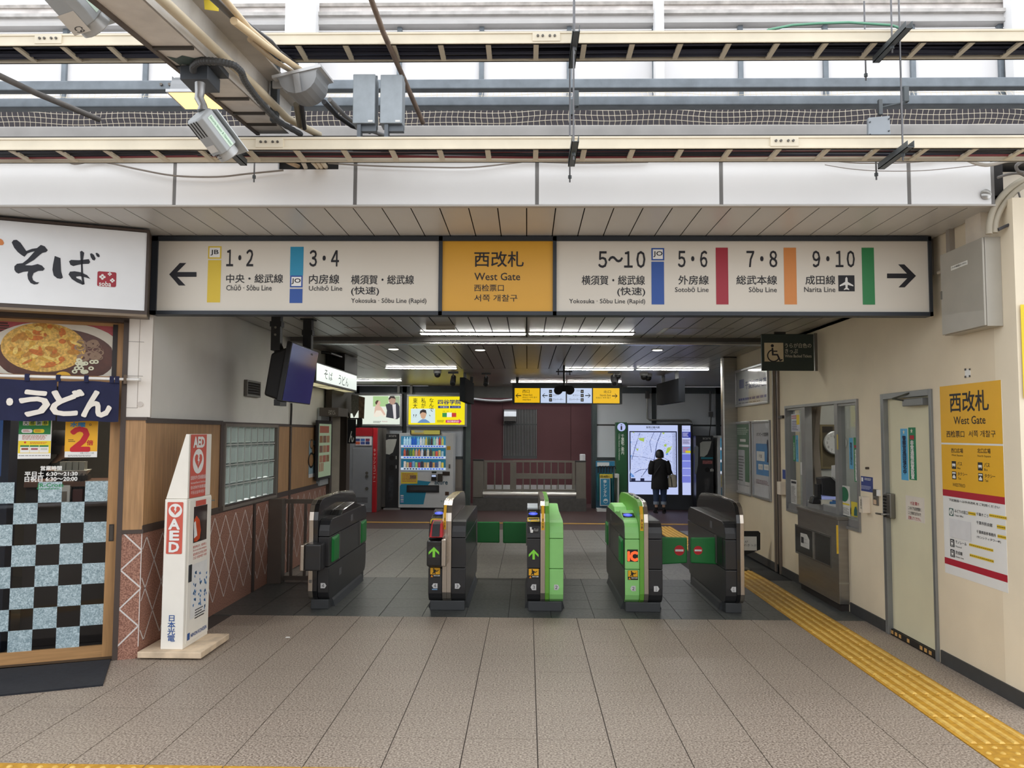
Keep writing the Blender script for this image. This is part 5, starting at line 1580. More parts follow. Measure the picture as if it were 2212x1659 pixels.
# hanging patterned banners and black flag at the doorway
HB = facing(12.6)
hb = T('shop_banner', 'patterned paper banners hanging at the shop doorway corner', 'banner', HB.at(cY(690, 740)))
MB().poly(HB, [HB.px(cY(*p)) for p in ((617, 480), (700, 490), (700, 650), (645, 742), (617, 660))], 0).build('banner_sheet', mat((120, 120, 112), .6, 0, .5, 60), hb)
MB().poly(HB, [HB.px(cY(*p)) for p in ((690, 490), (762, 510), (752, 750), (690, 740))], -.05).build('banner_sheet', mat((120, 98, 78), .6, 0, .4, 30), hb)
hf = T('shop_flag', 'small black flag with white lettering in the shop doorway', 'flag', HB.at(cY(620, 1030)))
MB().pbox(HB, cY(575, 740), cY(735, 756), -.03, .01).build('flag_rail', BLACK, hf)
MB().tube([HB.at(cY(600, 748)), (-2.95, 12.6, 2.2)], .012, 6).build('rail_arm', BLACK, hf)
MB().pbox(HB, cY(575, 756), cY(664, 1028), -.01, 0).build('flag_cloth', mat((22, 22, 28), .8), hf)
text(HB, 'ん', cY(595, 890), cY(645, 1010), WHITEP, hf, d=.003, bold=.03)
MB().pbox(HB, cY(680, 756), cY(735, 840), -.04, .0).build('signal_box', BLACK, label='small black signal box hanging at the shop corner', cat='signal box')
# steel barrier fence along left wall behind the gates
fg = T('barrier_fence', 'brown steel barrier fence between left wall and first gate', 'fence', (-2.6, 9.2, 0))
FF = facing(9.25)
BRS = mat((104, 94, 86), .45, .4)
xb_ = -2.19
MB().box(-3.0, 9.1, 0, -2.84, 9.25, .97).build('end_post', BRS, fg, bevel=.004)
for z in (.91, .02):
    MB().box(-2.84, 9.2, z, xb_, 9.24, z + .05).build('rail', BRS, fg)
for k in range(4):
    x = -2.76 + k * .16
    MB().box(x - .014, 9.205, .07, x + .014, 9.235, .91).build('bar', BRS, fg)
# ================================================================= RIGHT WALL: TICKET WINDOW AND OFFICE
wn = T('window_3', 'aluminium ticket office window with one sliding pane open', None, RW.pt(wu0, wv0), kind='structure')
WF = mat((150, 150, 150), .4, .5, .05)
MB().ring(RW, wu0, wv0, wu1, wv1, .03, -.1, .02).build('window_frame', WF, wn)
m1 = RW.px(cW(228, 800))[0]; m2 = RW.px(cW(270, 800))[0]; m3 = RW.px(cW(600, 800))[0]; m4 = RW.px(cW(636, 800))[0]
sill = RW.px(cW(470, 1300))[1]; lowr = RW.px(cW(470, 1420))[1]
for (a, b) in ((m1, m2), (m3, m4)):
    MB().fbox(RW, a, wv0 + .03, b, wv1 - .03, -.07, .01).build('mullion', WF, wn)
for (a, b) in ((wu0 + .03, m1), (m4, wu1 - .03)):
    MB().fbox(RW, a, wv0 + .03, b, wv0 + .10, -.06, .0).build('sash_rail', WF, wn)
    MB().fbox(RW, a, wv1 - .055, b, wv1 - .03, -.06, .0).build('sash_rail', WF, wn)
    MB().quad(RW, a, wv0 + .10, b, wv1 - .055, -.03).build('glass_pane', glass((.86, .9, .9), .6), wn)
MB().fbox(RW, m2, wv0 + .03, m3, wv0 + .17, -.06, .0).build('lower_panel', mat((140, 140, 140), .5, .3), wn)
MB().fbox(RW, m2 - .02, wv0 + .17, m3, wv0 + .185, -.3, .0).build('sill_board', mat((150, 150, 148), .5), wn)
# stickers and notices on the panes
def notice(fr, a, b, m, label, cat='notice', name='window_notice', d=.0):
    r = T(name, label, cat, fr.pt(*fr.px(b)))
    MB().pbox(fr, a, b, d, d + .002).build('sheet', m, r)
    return r
GP = RW.off(-.029)
r = notice(GP, cW(100, 285), cW(200, 480), mat((196, 196, 204), .5), 'small colourful notice high on the far window pane')
lines(GP, cW(105, 300), cW(190, 340), 2, mat((190, 40, 60), .5), r, d=.003, seed=2); lines(GP, cW(110, 360), cW(190, 470), 6, mat((60, 64, 110), .5), r, d=.003, seed=3)
MB().pquad(GP, cW(160, 290), cW(195, 400), .0035).build('print_area', mat((226, 200, 50), .5), r)
r = notice(GP, cW(120, 525), cW(148, 812), mat((40, 130, 80), .5), 'narrow green sticker on the far window pane', 'sticker')
text(GP, '非常通報装置設置', cW(126, 600), cW(142, 795), WHITEP, r, d=.003, vert=True)
r = notice(GP, cW(150, 520), cW(182, 818), mat((96, 172, 212), .5), 'narrow blue sticker on the far window pane', 'sticker')
text(GP, '警察官巡回強化中', cW(158, 570), cW(175, 790), INK, r, d=.003, vert=True)
r = notice(GP, cW(95, 1015), cW(165, 1300), mat((206, 204, 200), .5), 'white printed notice low on the far window pane')
MB().pquad(GP, cW(103, 1030), cW(157, 1065), .003).build('print_area', INK, r); lines(GP, cW(103, 1085), cW(157, 1280), 12, mat((90, 90, 90), .5), r, d=.003, seed=6)
r = notice(GP, cW(205, 820), cW(232, 968), mat((210, 208, 204), .5), 'tiny white slip beside the far window mullion')
r = notice(RW.off(.011), cW(610, 510), cW(627, 680), mat((196, 176, 90), .5), 'thin yellow strip label on the near window mullion', 'sticker')
r = notice(GP, cW(748, 548), cW(798, 900), mat((96, 172, 212), .5), 'light blue vertical sticker on the near window pane', 'sticker')
text(GP, '警察官巡回強化中', cW(760, 600), cW(788, 860), INK, r, d=.003, vert=True, bold=.02)
r = notice(GP, cW(800, 545), cW(858, 1045), mat((40, 136, 84), .5), 'green vertical sticker on the near window pane', 'sticker')
text(GP, '非常通報装置設置', cW(815, 680), cW(845, 1030), WHITEP, r, d=.003, vert=True, bold=.03)
MB().pquad(GP, cW(808, 630), cW(850, 662), .003).build('print_area', REDP, r)
r = notice(GP, cW(658, 1078), cW(762, 1430), mat((214, 212, 206), .5), 'white notice with green oval on the near window pane')
u, v = GP.px(cW(695, 1180)); MB().disc(GP, u, v, .11, .003, 24, .075).build('print_oval', mat((30, 104, 70), .5), r)
MB().pquad(GP, cW(665, 1270), cW(755, 1310), .003).build('print_area', mat((226, 200, 60), .5), r); lines(GP, cW(668, 1320), cW(752, 1415), 6, mat((100, 100, 100), .5), r, d=.003, seed=9)
r = notice(GP, cW(772, 1260), cW(866, 1445), mat((206, 188, 60), .5), 'yellow bottle poster low on the near window pane')
MB().poly(GP, [GP.px(cW(*p)) for p in ((806, 1420), (806, 1360), (816, 1320), (832, 1320), (842, 1360), (842, 1425))], .003).build('print_bottle', mat((30, 90, 90), .4), r)
MB().pquad(GP, cW(774, 1428), cW(866, 1452), .003).build('print_area', mat((190, 50, 50), .5), r)

# office room behind
of = T('wall_office', 'grey painted office walls behind the ticket window', None, (4.3, 9, 0), kind='structure')
OW = mat((196, 198, 196), .7, 0, .04)
YO = 10.2
MB().box(3.36, YO, 0, 5.6, YO + .1, 3.0).build('office_wall', OW, of)
MB().box(5.5, 6.3, 0, 5.6, YO, 3.0).build('office_wall', OW, of)
MB().box(3.36, 6.2, 0, 5.6, 6.3, 3.0).build('office_wall', OW, of)
MB().box(3.2, 6.2, 2.9, 5.6, YO, 2.98).build('office_ceiling', OW, of)
MB().box(4.0, 7.6, 2.86, 4.3, 8.9, 2.9).build('office_fill_glow', glow((255, 252, 240), 13.), label='added glow panel brightening the ticket office interior', cat='light')  # added glowing panel, brightens the room seen through the ticket window
OF = facing(YO)
ckb = T('notice_board', 'brown framed board on the office wall behind the clock', 'board', OF.at(cW(500, 890)))
MB().pbox(OF, cW(412, 400), cW(625, 895), 0, .02).build('board', mat((104, 94, 74), .6), ckb)
(u0, v1), (u1, v0) = OF.px(cW(412, 400)), OF.px(cW(640, 895))
MB().ring(OF, u0, v0, u1, v1, .025, 0, .035).build('frame', mat((128, 116, 88), .5), ckb)
MB().pbox(OF, cW(435, 420), cW(555, 490), .02, .03).build('board_photo', mat((56, 50, 44), .6), ckb)
ck = T('wall_clock', 'round white office clock with black numerals seen through window', 'clock', OF.at(cW(570, 730)))
cu, cv = OF.px(cW(572, 603)); cr = .152
MB().tube([OF.pt(cu, cv, .02), OF.pt(cu, cv, .07), OF.pt(cu, cv, .075)], [cr, cr, cr * .94], 32).build('rim', mat((170, 172, 174), .35, .6), ck, smooth=True)
MB().disc(OF, cu, cv, cr * .91, .077, 32).build('dial', mat((226, 228, 230), .4), ck)
for h in range(1, 13):
    a = math.radians(90 - 30 * h)
    x, y = cu + cr * .72 * math.cos(a), cv + cr * .72 * math.sin(a)
    w = .017 if h < 10 else .024
    text(OF, str(h), (x - w * (.5 if h != 1 else .25), y + .016), (x + w * (.5 if h != 1 else .25), y - .016), INK, ck, d=.079, uv=True, name='numeral')
for L_h, ang, w in ((.10, 90 + 15, .005), (.075, 90 - 3, .008)):
    a = math.radians(ang); dx, dy = math.cos(a), math.sin(a)
    MB().poly(OF, [(cu - dy * w, cv + dx * w), (cu + dy * w, cv - dx * w), (cu + dx * L_h + dy * w * .4, cv + dy * L_h - dx * w * .4), (cu + dx * L_h - dy * w * .4, cv + dy * L_h + dx * w * .4)], .081).build('hand', INK, ck)
# curtain
cu_ = T('window_curtain', 'gathered taupe curtain just inside the open ticket window', 'curtain', (3.42, 8.6, 1.05))
IW2 = RW.off(-.2)
pts = []
nu, nv = 26, 10
for j in range(nv + 1):
    t = j / nv
    ua = IW2.px(cW(320, 200 + 900 * t))[0]; ub = IW2.px(cW(430 - 40 * math.sin(t * 3.1), 200 + 850 * t))[0]
    va = IW2.px(cW(375, 195))[1]; vb = IW2.px(cW(350, 1185))[1]
    for i in range(nu + 1):
        s_ = i / nu
        pts.append(IW2.pt(ua + (ub - ua) * s_, va + (vb - va) * t, .035 * math.sin(s_ * 22 + t * 2)))
MB().add(pts, [(j * (nu + 1) + i, j * (nu + 1) + i + 1, (j + 1) * (nu + 1) + i + 1, (j + 1) * (nu + 1) + i) for j in range(nv) for i in range(nu)]).build('cloth', mat((128, 118, 106), .85, 0, .1, 6), cu_, smooth=True)
# terminal, papers
tmn = T('ticket_terminal', 'black ticket terminal screen on the office counter', 'terminal', (3.7, 8.35, 1.0))
TF = facing(8.6)
MB().prism([TF.at(cW(*p)) for p in ((430, 1000), (545, 985), (640, 1080), (640, 1215), (440, 1190), (440, 1060))], (0, .16, 0)).build('screen_case', mat((30, 30, 34), .4), tmn, bevel=.008)
MB().prism([TF.at(cW(*p)) for p in ((550, 992), (560, 985), (650, 1075), (645, 1085))], (0, -.01, 0)).build('screen_edge', mat((120, 120, 124), .4), tmn)
MB().prism([TF.at(cW(*p)) for p in ((395, 1075), (430, 1070), (436, 1240), (395, 1230))], (0, .1, 0)).build('side_box', BLACK, tmn)
MB().prism([TF.at(cW(*p)) for p in ((330, 1270), (345, 1215), (400, 1205), (430, 1260), (430, 1290), (330, 1290))], (0, .1, 0)).build('phone_base', BLACK, tmn, bevel=.01)
MB().prism([TF.at(cW(*p)) for p in ((557, 860), (640, 850), (640, 980), (557, 980))], (0, .02, 0)).build('paper_strip', mat((200, 200, 200), .5), tmn)
fo = T('folder_tray', 'paper tray with blue folders on the office counter', 'tray', TF.at(cW(530, 1320)))
MB().pbox(TF, cW(440, 1205), cW(640, 1240), -.2, .0).build('light_tray', mat((150, 160, 214), .5, emit=.2), fo)
MB().pbox(TF, cW(435, 1242), cW(560, 1300), -.2, .0).build('paper_stack', mat((196, 192, 176), .6), fo)
MB().pbox(TF, cW(530, 1262), cW(640, 1325), -.2, .01).build('blue_folder', mat((60, 110, 160), .5), fo)
cz = TF.px(cW(500, 1330))[1]
MB().box(3.37, 7.75, cz - .04, 4.2, 9.3, cz).build('office_counter', mat((150, 146, 140), .5), label='grey counter inside the ticket office', cat='counter')

# ---- stainless service counter under the window
RC = Fr((3.1, 0, 0), (0, -1, 0))
sc_ = T('service_counter', 'stainless steel service counter under the ticket window', 'counter', (3.15, 8.5, 0))
yb, ya = 9.1, 7.93
zc1 = .90
SS = mat((150, 146, 140), .3, .85, .08, 3, stretch=(1, 1, 9))
MB().box(3.1, ya, .07, 3.2, yb, zc1).build('counter_body', SS, sc_, bevel=.004)
MB().box(3.12, ya + .02, 0, 3.2, yb - .02, .07).build('toe_kick', mat((40, 34, 30), .7), sc_)
MB().box(3.085, ya - .015, zc1, 3.2, yb + .01, zc1 + .03).build('counter_top', SS, sc_, bevel=.004)
(u0, v1), (u1, v0) = RC.px(cQ(490, 1155)), RC.px(cQ(722, 1415))
vA = RC.px(cQ(490, 1320))[1]
MB().fbox(RC, u0, vA, u1, v1, .0, .003).build('recess_panel', mat((38, 38, 38), .25, .3), sc_)
MB().ring(RC, u0 - .02, vA - .02, u1 + .02, v1 + .02, .02, 0, .006).build('recess_frame', STEELD, sc_)
um = RC.px(cQ(612, 1270))[0]
MB().fbox(RC, um - .025, vA, um + .025, v1, .003, .012).build('divider', STEEL, sc_)
pts = [RC.px(cQ(*p)) for p in ((522, 1200), (565, 1212), (582, 1250), (582, 1312), (524, 1288))]
ps = MB().poly(RC, pts, .005).build('ticket_notice', mat((214, 212, 208), .5), sc_)
text(RC, 'うらが', cQ(547, 1238), cQ(566, 1252), INK, ps, d=.006); text(RC, '白色のきっぷ', cQ(547, 1262), cQ(578, 1280), INK, ps, d=.006)
MB().pquad(RC, cQ(527, 1225), cQ(545, 1272), .006).build('pictogram', INK, ps)
SFN = facing(ya)
(u0, v1), (u1, v0) = SFN.px(cQ(755, 1150)), SFN.px(cQ(772, 1340))
yl = MB().quad(SFN, u0, v0, u1, v1, .006).build('yellow_label', mat((222, 186, 50), .5), sc_)
text(SFN, 'ここから入場', (u0 + .008, v1 - .03), (u1 - .008, v0 + .03), mat((190, 40, 40), .5), yl, d=.007, uv=True, vert=True)
MB().box(3.098, ya - .004, .27, 3.2, ya, .285).build('seam_strip', STEEL, sc_)

# ---- staff door
d3 = T('door_3', 'pale green-cream staff door with keypad lock and stickers', None, RW.pt((du0 + du1) / 2, 0), kind='structure')
DF = mat((136, 138, 138), .4, .5)
for (a, b, c_, d_) in ((du0, du0 + .055, 0, dv1), (du1 - .035, du1, 0, dv1), (du0 + .055, du1 - .035, dv1 - .05, dv1)):
    MB().fbox(RW, a, c_, b, d_, -.12, .02).build('door_frame', DF, d3, bevel=.003)
DP = RW.off(-.025)
MB().fbox(RW, du0 + .055, .055, du1 - .035, dv1 - .05, -.065, -.025).build('door_leaf', mat((222, 216, 186), .55, 0, .05, 2), d3)
thr = MB().fbox(RW, du0 + .055, .0, du1 - .035, .05, -.1, -.005).build('threshold', mat((36, 32, 28), .6), d3)
L_d = du1 - du0 - .09
for k in (0, 1, 2, 4, 7, 8, 9):
    MB().fbox(RW, du0 + .055 + L_d * k / 11.0, .01, du0 + .055 + L_d * (k + .55) / 11.0, .04, -.005, -.003).build('warning_stripe', mat((206, 158, 92), .6, 0, .2, 20), thr)
# stickers
def vst(a, b, m, sx, ta, tb, tm_, star):
    s_ = MB().pbox(DP, cX(*a), cX(*b), 0, .0015).build('sticker', m, d3)
    text(DP, sx, cX(*ta), cX(*tb), tm_, s_, d=.003, vert=True, bold=.03)
    u, v = DP.px(cX(*star))
    pts = [(u + (.022 if i % 2 == 0 else .010) * math.sin(i * math.pi / 5), v + (.022 if i % 2 == 0 else .010) * math.cos(i * math.pi / 5)) for i in range(10)]
    MB().poly(DP, pts, .003).build('star_emblem', mat((226, 226, 206), .5), s_)
    return s_
vst((147, 284), (195, 584), mat((92, 176, 222), .5), '警察官巡回強化中', (160, 325), (186, 548), mat((20, 34, 70), .5), (168, 303))
s_ = vst((193, 277), (243, 583), mat((26, 128, 84), .5), '非常通報装置設置', (206, 352), (232, 575), WHITEP, (213, 297))
MB().pquad(DP, cX(202, 322), cX(228, 346), .003).build('red_mark', REDP, s_)
ns = MB().pbox(DP, cX(178, 668), cX(290, 832), 0, .002).build('paper_notice', mat((226, 218, 206), .5), d3)
for sx, y, m in (('!!注意!!', 702, REDP), ('このドアは突然開く', 730, INK), ('ことがありますので', 757, INK), ('注意してください。', 785, REDP)):
    w = 25 if y < 710 else 37
    (u0, v1), (u1, v0) = DP.px(cX(232 - w, y)), DP.px(cX(232 + w, y + 27))
    text(DP, sx, (u0, v1), (u1, v1 - .029), m, ns, d=.004, uv=True, bold=.01)
# keypad lever lock
(u0, v1), (u1, v0) = DP.px(cX(80, 655)), DP.px(cX(122, 805))
kl = MB().fbox(DP, u0, v0, u1, v1, 0, .05).build('keypad_lock', STEELD, d3, bevel=.008)
for i in range(7):
    for j in range(2):
        q = DP.pt(u0 + .02 + j * .028, v1 - .03 - i * .028, .05)
        MB().tube([q, q + DP.n * .008], .009, 8).build('key_button', BLACK, kl)
MB().tube([DP.pt(u0 + .045, v0 + .03, .05), DP.pt(u0 + .045, v0 + .03, .085), DP.pt(u0 - .06, v0 + .028, .09)], .009, 8).build('lever_handle', STEEL, kl, smooth=True)
(u0, v1), (u1, v0) = DP.px(cX(197, 115)), DP.px(cX(314, 148))
cl = MB().fbox(DP, u0, v0, u1, v1, 0, .06).build('door_closer', mat((128, 130, 130), .4, .4), d3, bevel=.006)
MB().tube([DP.pt(u0 + .03, v1 - .01, .06), DP.pt(u0 - .10, v1 + .01, .09)], .008, 6).build('closer_arm', STEELD, cl)
MB().tube([DP.pt(u0 - .10, v1 + .01, .09), DP.pt(u0 + .10, v1 + .05, .04)], .008, 6).build('closer_arm', STEELD, cl)

# ---- yellow West Gate wall poster
yp = T('gate_poster', 'tall yellow and white West Gate direction poster on cream wall', 'poster', RW.pt(*RW.px(cV(560, 1460))))
PS = mat((234, 234, 232), .45, 0, .02)
(pu0, pv1) = RW.px(cU(68, 162)); (pu1, pv0) = RW.px(cV(1026, 1600))
MB().fbox(RW, pu0, pv0, pu1, pv1, 0, .002).build('poster_sheet', PS, yp)
vb = lambda p: RW.px(p)[1]
YP_ = mat((234, 178, 38), .5, 0, .02)
za = vb(cU(95, 932)); zb_ = vb(cU(98, 956)); zc = vb(cV(62, 45)); zd = vb(cV(62, 140)); ze = vb(cV(92, 1060)); zf_ = vb(cV(96, 1155))
MB().quad(RW, pu0, za, pu1, pv1, .003).build('yellow_field', YP_, yp)
MB().quad(RW, pu0, zc, pu1, zb_, .003).build('yellow_field', YP_, yp)
MB().quad(RW, pu0, zd, pu1, zc, .003).build('red_band', REDP, yp)
MB().quad(RW, pu0, zf_, pu1, ze, .003).build('red_band', REDP, yp)
for c, sx, a, b, bo_ in ((cU, '西改札', (205, 250), (748, 488), .02), (cU, 'West Gate', (262, 575), (703, 672), .01), (cU, '西检票口', (163, 768), (410, 862), .012), (cU, '서쪽 개찰구', (468, 765), (843, 858), .006),
                    (cU, '西口広場', (228, 1008), (392, 1078), .012), (cU, 'West Square', (232, 1090), (390, 1132), 0), (cU, '北口広場', (588, 1010), (773, 1085), .012), (cU, 'North Square', (592, 1100), (776, 1147), 0),
                    (cU, 'バス', (312, 1195), (380, 1252), .012), (cU, 'Bus', (315, 1268), (357, 1300), 0), (cU, 'タクシー', (318, 1338), (452, 1398), .012), (cU, 'Taxi', (322, 1408), (365, 1445), 0),
                    (cU, 'バス', (684, 1208), (760, 1272), .012), (cU, 'Bus', (686, 1288), (732, 1325), 0), (cU, 'タクシー', (690, 1362), (838, 1428), .012), (cU, 'Taxi', (692, 1436), (740, 1477), 0), (cU, 'WESTRIO', (247, 1487), (423, 1555), 0),
                    (cV, '下記施設へは中央改札をご利用ください', (143, 182), (907, 342), .008), (cV, 'みどりの窓口', (228, 342), (425, 428), .008), (cV, 'Ticket Office', (230, 420), (360, 472), 0), (cV, '千葉そごう', (553, 392), (733, 470), .01),
                    (cV, '千葉市民会館', (553, 515), (793, 614), .01), (cV, '千葉県旅券事務所', (557, 652), (846, 764), .01), (cV, '(センシティタワー4F)', (563, 735), (920, 862), .006), (cV, 'モノレール', (243, 808), (408, 893), .008), (cV, 'Monorail', (243, 885), (335, 932), 0),
                    (cV, '京成線', (243, 960), (347, 1042), .01), (cV, 'Keisei Line', (246, 1038), (365, 1097), 0)):
    text(RW, sx, c(*a), c(*b), INK, yp, d=.004, bold=bo_)
def icon(c, a, b, kind):
    (u0, v1), (u1, v0) = RW.px(c(*a)), RW.px(c(*b))
    o = MB().quad(RW, u0, v0, u1, v1, .0045).build('pictogram', mat((34, 34, 40), .5) if kind != 'ticket' else mat((60, 96, 90), .5), yp)
    w, h = u1 - u0, v1 - v0
    q = lambda pts: [(u0 + w * x, v0 + h * y) for x, y in pts]
    if kind == 'bus':
        P_ = [[(.12, .38), (.88, .38), (.88, .62), (.82, .68), (.18, .68), (.12, .62)], [(.2, .26), (.34, .26), (.34, .36), (.2, .36)], [(.66, .26), (.8, .26), (.8, .36), (.66, .36)]]
    elif kind == 'taxi':
        P_ = [[(.15, .12), (.85, .12), (.85, .36), (.7, .42), (.62, .58), (.38, .58), (.3, .42), (.15, .36)], [(.1, .72), (.9, .72), (.9, .9), (.1, .9)]]
    elif kind == 'train':
        P_ = [[(.22, .3), (.78, .3), (.78, .85), (.22, .85)], [(.2, .08), (.35, .08), (.45, .28), (.3, .28)], [(.8, .08), (.65, .08), (.55, .28), (.7, .28)]]
    else:
        P_ = [[(.5 + .42 * math.cos(i * .4488), .5 + .42 * math.sin(i * .4488)) for i in range(14)]]
    mb = MB()
    for p in P_:
        mb.poly(RW, q(p), .0052)
    mb.build('pictogram_shape', WHITEP, o)
    if kind == 'train':
        MB().poly(RW, q([(.32, .58), (.68, .58), (.68, .76), (.32, .76)]), .0058).build('pictogram_shape', INK, o)
    if kind == 'ticket':
        MB().poly(RW, q([(.45, .2), (.6, .3), (.62, .8), (.52, .7), (.4, .45)]), .0058).build('pictogram_shape', mat((40, 76, 70), .5), o)
icon(cU, (236, 1186), (298, 1297), 'bus'); icon(cU, (596, 1203), (664, 1320), 'bus'); icon(cU, (240, 1328), (301, 1440), 'taxi'); icon(cU, (602, 1352), (670, 1470), 'taxi')
icon(cV, (147, 325), (213, 450), 'ticket'); icon(cV, (163, 785), (227, 914), 'train'); icon(cV, (167, 938), (232, 1067), 'train')
for a, b, n in (((433, 378), (545, 445), 5), ((747, 412), (1006, 502), 9), ((862, 575), (990, 655), 5), ((872, 722), (1000, 797), 5), ((447, 853), (808, 982), 12), ((456, 1008), (815, 1147), 12)):
    (u0, v1), (u1, v0) = RW.px(cV(*a)), RW.px(cV(*b))
    st = MB().quad(RW, u0, v0, u1, v1, .0045).build('yellow_tape', mat((232, 196, 40), .5), yp)
    mb = MB()
    for i in range(n):
        x = u0 + (u1 - u0) * (i + .5) / n
        hw, hh = (u1 - u0) / n * .42, (v1 - v0) * .22
        vm = (v0 + v1) / 2
        mb.poly(RW, [(x - hw, vm), (x - hw * .2, vm + hh), (x - hw * .2, vm + hh * .4), (x + hw, vm + hh * .4), (x + hw, vm - hh * .4), (x - hw * .2, vm - hh * .4), (x - hw * .2, vm - hh)], .0052)
    mb.build('tape_arrow', INK, st)
MB().pquad(RW, cV(150, 477), cV(478, 832), .0045).build('blank_patch', mat((222, 222, 224), .5), yp)
r = notice(facing(5.138), (2204, 658), (2290, 860), mat((236, 210, 40), .5), 'yellow poster cut by the picture edge on cream wall return', 'poster', 'edge_poster')

# ---- electrical box
eb = T('electrical_box', 'grey electrical cabinet high on the cream wall beside station sign', 'electrical box', (3.14, 5.55, 2.5))
EBP = mat((176, 172, 162), .45, .15, .04)
EX = 3.075
EBF = Fr((EX, 0, 0), (0, -1, 0))
ey0, ey1 = 5.29, 5.83
ez0 = EBF.px(cR(185, 1535))[1]; ez1 = EBF.px(cR(165, 880))[1]
MB().box(EX + .018, ey0, ez0, 3.2, ey1, ez1).build('cabinet', EBP, eb, bevel=.003)
MB().box(EX, ey0 + .0, ez0 + .004, EX + .015, ey1, ez1 - .004).build('cabinet_door', EBP, eb, bevel=.003)
(u0, v1), (u1, v0) = EBF.px(cR(281, 965)), EBF.px(cR(415, 960))
pl = MB().fbox(EBF, u0, v1 - .03, u1, v1, 0, .002).build('name_plate', mat((238, 238, 232), .5), eb)
text(EBF, '(TV中継箱2F-W01)', (u0 + .008, v1 - .006), (u1 - .008, v1 - .024), INK, pl, d=.003, uv=True)
u, v = EBF.px(cR(204, 1200))
MB().fbox(EBF, u - .008, v - .03, u + .008, v + .03, 0, .005).build('latch', STEELD, eb)
for p in ((295, 600, 810),):
    u = RW.px(cR(295, 700))[0]
    MB().fbox(RW, u - .025, ez1 - .02, u + .025, 3.295, 0, .04).build('wall_duct', mat((158, 150, 140), .5), label='short grey cable duct above the electrical box', cat='duct')
MB().tube([(3.17, 5.9, 3.0), (3.17, 6.04, 3.0)], .013, 8).build('stub_pipe', mat((196, 186, 168), .5), label='short cream pipe stub between electrical box and sign', cat='pipe')

# ---- hanging dark green "white backed tickets" sign
HS = facing(8.6)
hs = T('ticket_sign', 'dark green hanging sign with wheelchair symbol near cream wall', 'sign', HS.at(cJ(360, 305)))
MB().pbox(HS, cJ(213, 104), cJ(500, 304), -.03, 0).build('board', mat((40, 52, 48), .5), hs, bevel=.004)
MB().pquad(HS, cJ(228, 152), cJ(333, 254), .002).build('symbol_panel', mat((206, 192, 160), .5), hs)
def wheelchair(fr, c, cx, cy, k, m, parent, d):
    u, v = fr.px(c(cx, cy))
    mb = MB()
    n = 20
    p = []
    r0, r1 = .060 * k, .074 * k
    for i in range(n + 1):
        a = math.radians(-20 - 240 * i / n)
        p += [fr.pt(u + r0 * math.cos(a), v - .03 * k + r0 * math.sin(a), d), fr.pt(u + r1 * math.cos(a), v - .03 * k + r1 * math.sin(a), d)]
    mb.add(p, [(2 * i, 2 * i + 1, 2 * i + 3, 2 * i + 2) for i in range(n)])
    mb.disc(fr, u - .012 * k, v + .085 * k, .018 * k, d, 14)
    mb.poly(fr, [(u - .022 * k, v + .06 * k), (u - .002 * k, v + .06 * k), (u + .002 * k, v - .01 * k), (u + .05 * k, v - .01 * k), (u + .08 * k, v - .075 * k), (u + .10 * k, v - .068 * k), (u + .105 * k, v - .082 * k), (u + .07 * k, v - .098 * k), (u + .038 * k, v - .028 * k), (u - .018 * k, v - .028 * k)], d + .0005)
    mb.poly(fr, [(u - .0 * k, v + .028 * k), (u + .045 * k, v + .028 * k), (u + .045 * k, v + .014 * k), (u + .0 * k, v + .014 * k)], d + .0006)
    mb.build('wheelchair_symbol', m, parent)
wheelchair(HS, cJ, 278, 208, .95, INK, hs, .004)
for sx, a, b in (('うらが白色の', (340, 154), (484, 180)), ('きっぷ', (341, 185), (410, 210)), ('White Backed Tickets', (340, 216), (485, 232))):
    text(HS, sx, cJ(*a), cJ(*b), mat((196, 192, 176), .5), hs, d=.003, bold=.008)
MB().pbox(HS, cJ(500, 100), cJ(518, 305), -.02, .01).build('side_bracket', STEELD, hs)
MB().pbox(HS, cJ(285, 92), cJ(345, 104), -.03, .0).build('top_bracket', BLACK, hs)

# ---- framed adverts on the wall
def framed(a, b, label, m):
    (u0, v1), (u1, v0) = RW.px(c7(*a)), RW.px(c7(*b))
    r = T('framed_advert', label, 'framed advert', RW.pt(u0, v0))
    MB().fbox(RW, u0, v0, u1, v1, 0, .012).build('sheet', m, r)
    MB().ring(RW, u0, v0, u1, v1, .035, 0, .03).build('frame', ALU, r, bevel=.006)
    MB().quad(RW, u0 + .03, v0 + .03, u1 - .03, v1 - .03, .02).build('cover_sheet', glass((.96, .96, .96), .35, .08), r)
    return r, RW.off(.013)
r, f = framed((105, 200), (452, 545), 'silver framed white insurance advert high on cream wall', mat((206, 210, 216), .4))
text(f, '千葉県民共済', c7(195, 315), c7(418, 352), mat((96, 104, 150), .5), r, d=.001, bold=.03)
MB().pquad(f, c7(132, 298), c7(182, 380), .001).build('logo_block', mat((120, 130, 180), .5), r)
lines(f, c7(125, 490), c7(430, 500), 1, mat((70, 80, 160), .5), r, d=.001, jag=False, seed=4); lines(f, c7(125, 540), c7(420, 515), 1, mat((90, 90, 100), .5), r, d=.001, seed=5)
r, f = framed((90, 738), (270, 1525), 'narrow green framed phone advert on cream wall', mat((212, 212, 214), .4))
MB().pquad(f, c7(105, 765), c7(250, 1380), .001).build('green_field', mat((70, 116, 84), .5), r)
(u0, v1), (u1, v0) = f.px(c7(122, 1030)), f.px(c7(195, 1420))
MB().poly(f, rrect(u0, v0, u1, v1, .02), .002).build('phone_print', mat((196, 198, 204), .5), r)
for k, (x0_, y_, x1_) in enumerate(((140, 918, 200), (130, 975, 230))):
    MB().pquad(f, c7(x0_, y_), c7(x1_, y_ + 30), .002).build('print_tile', WHITEP, r)
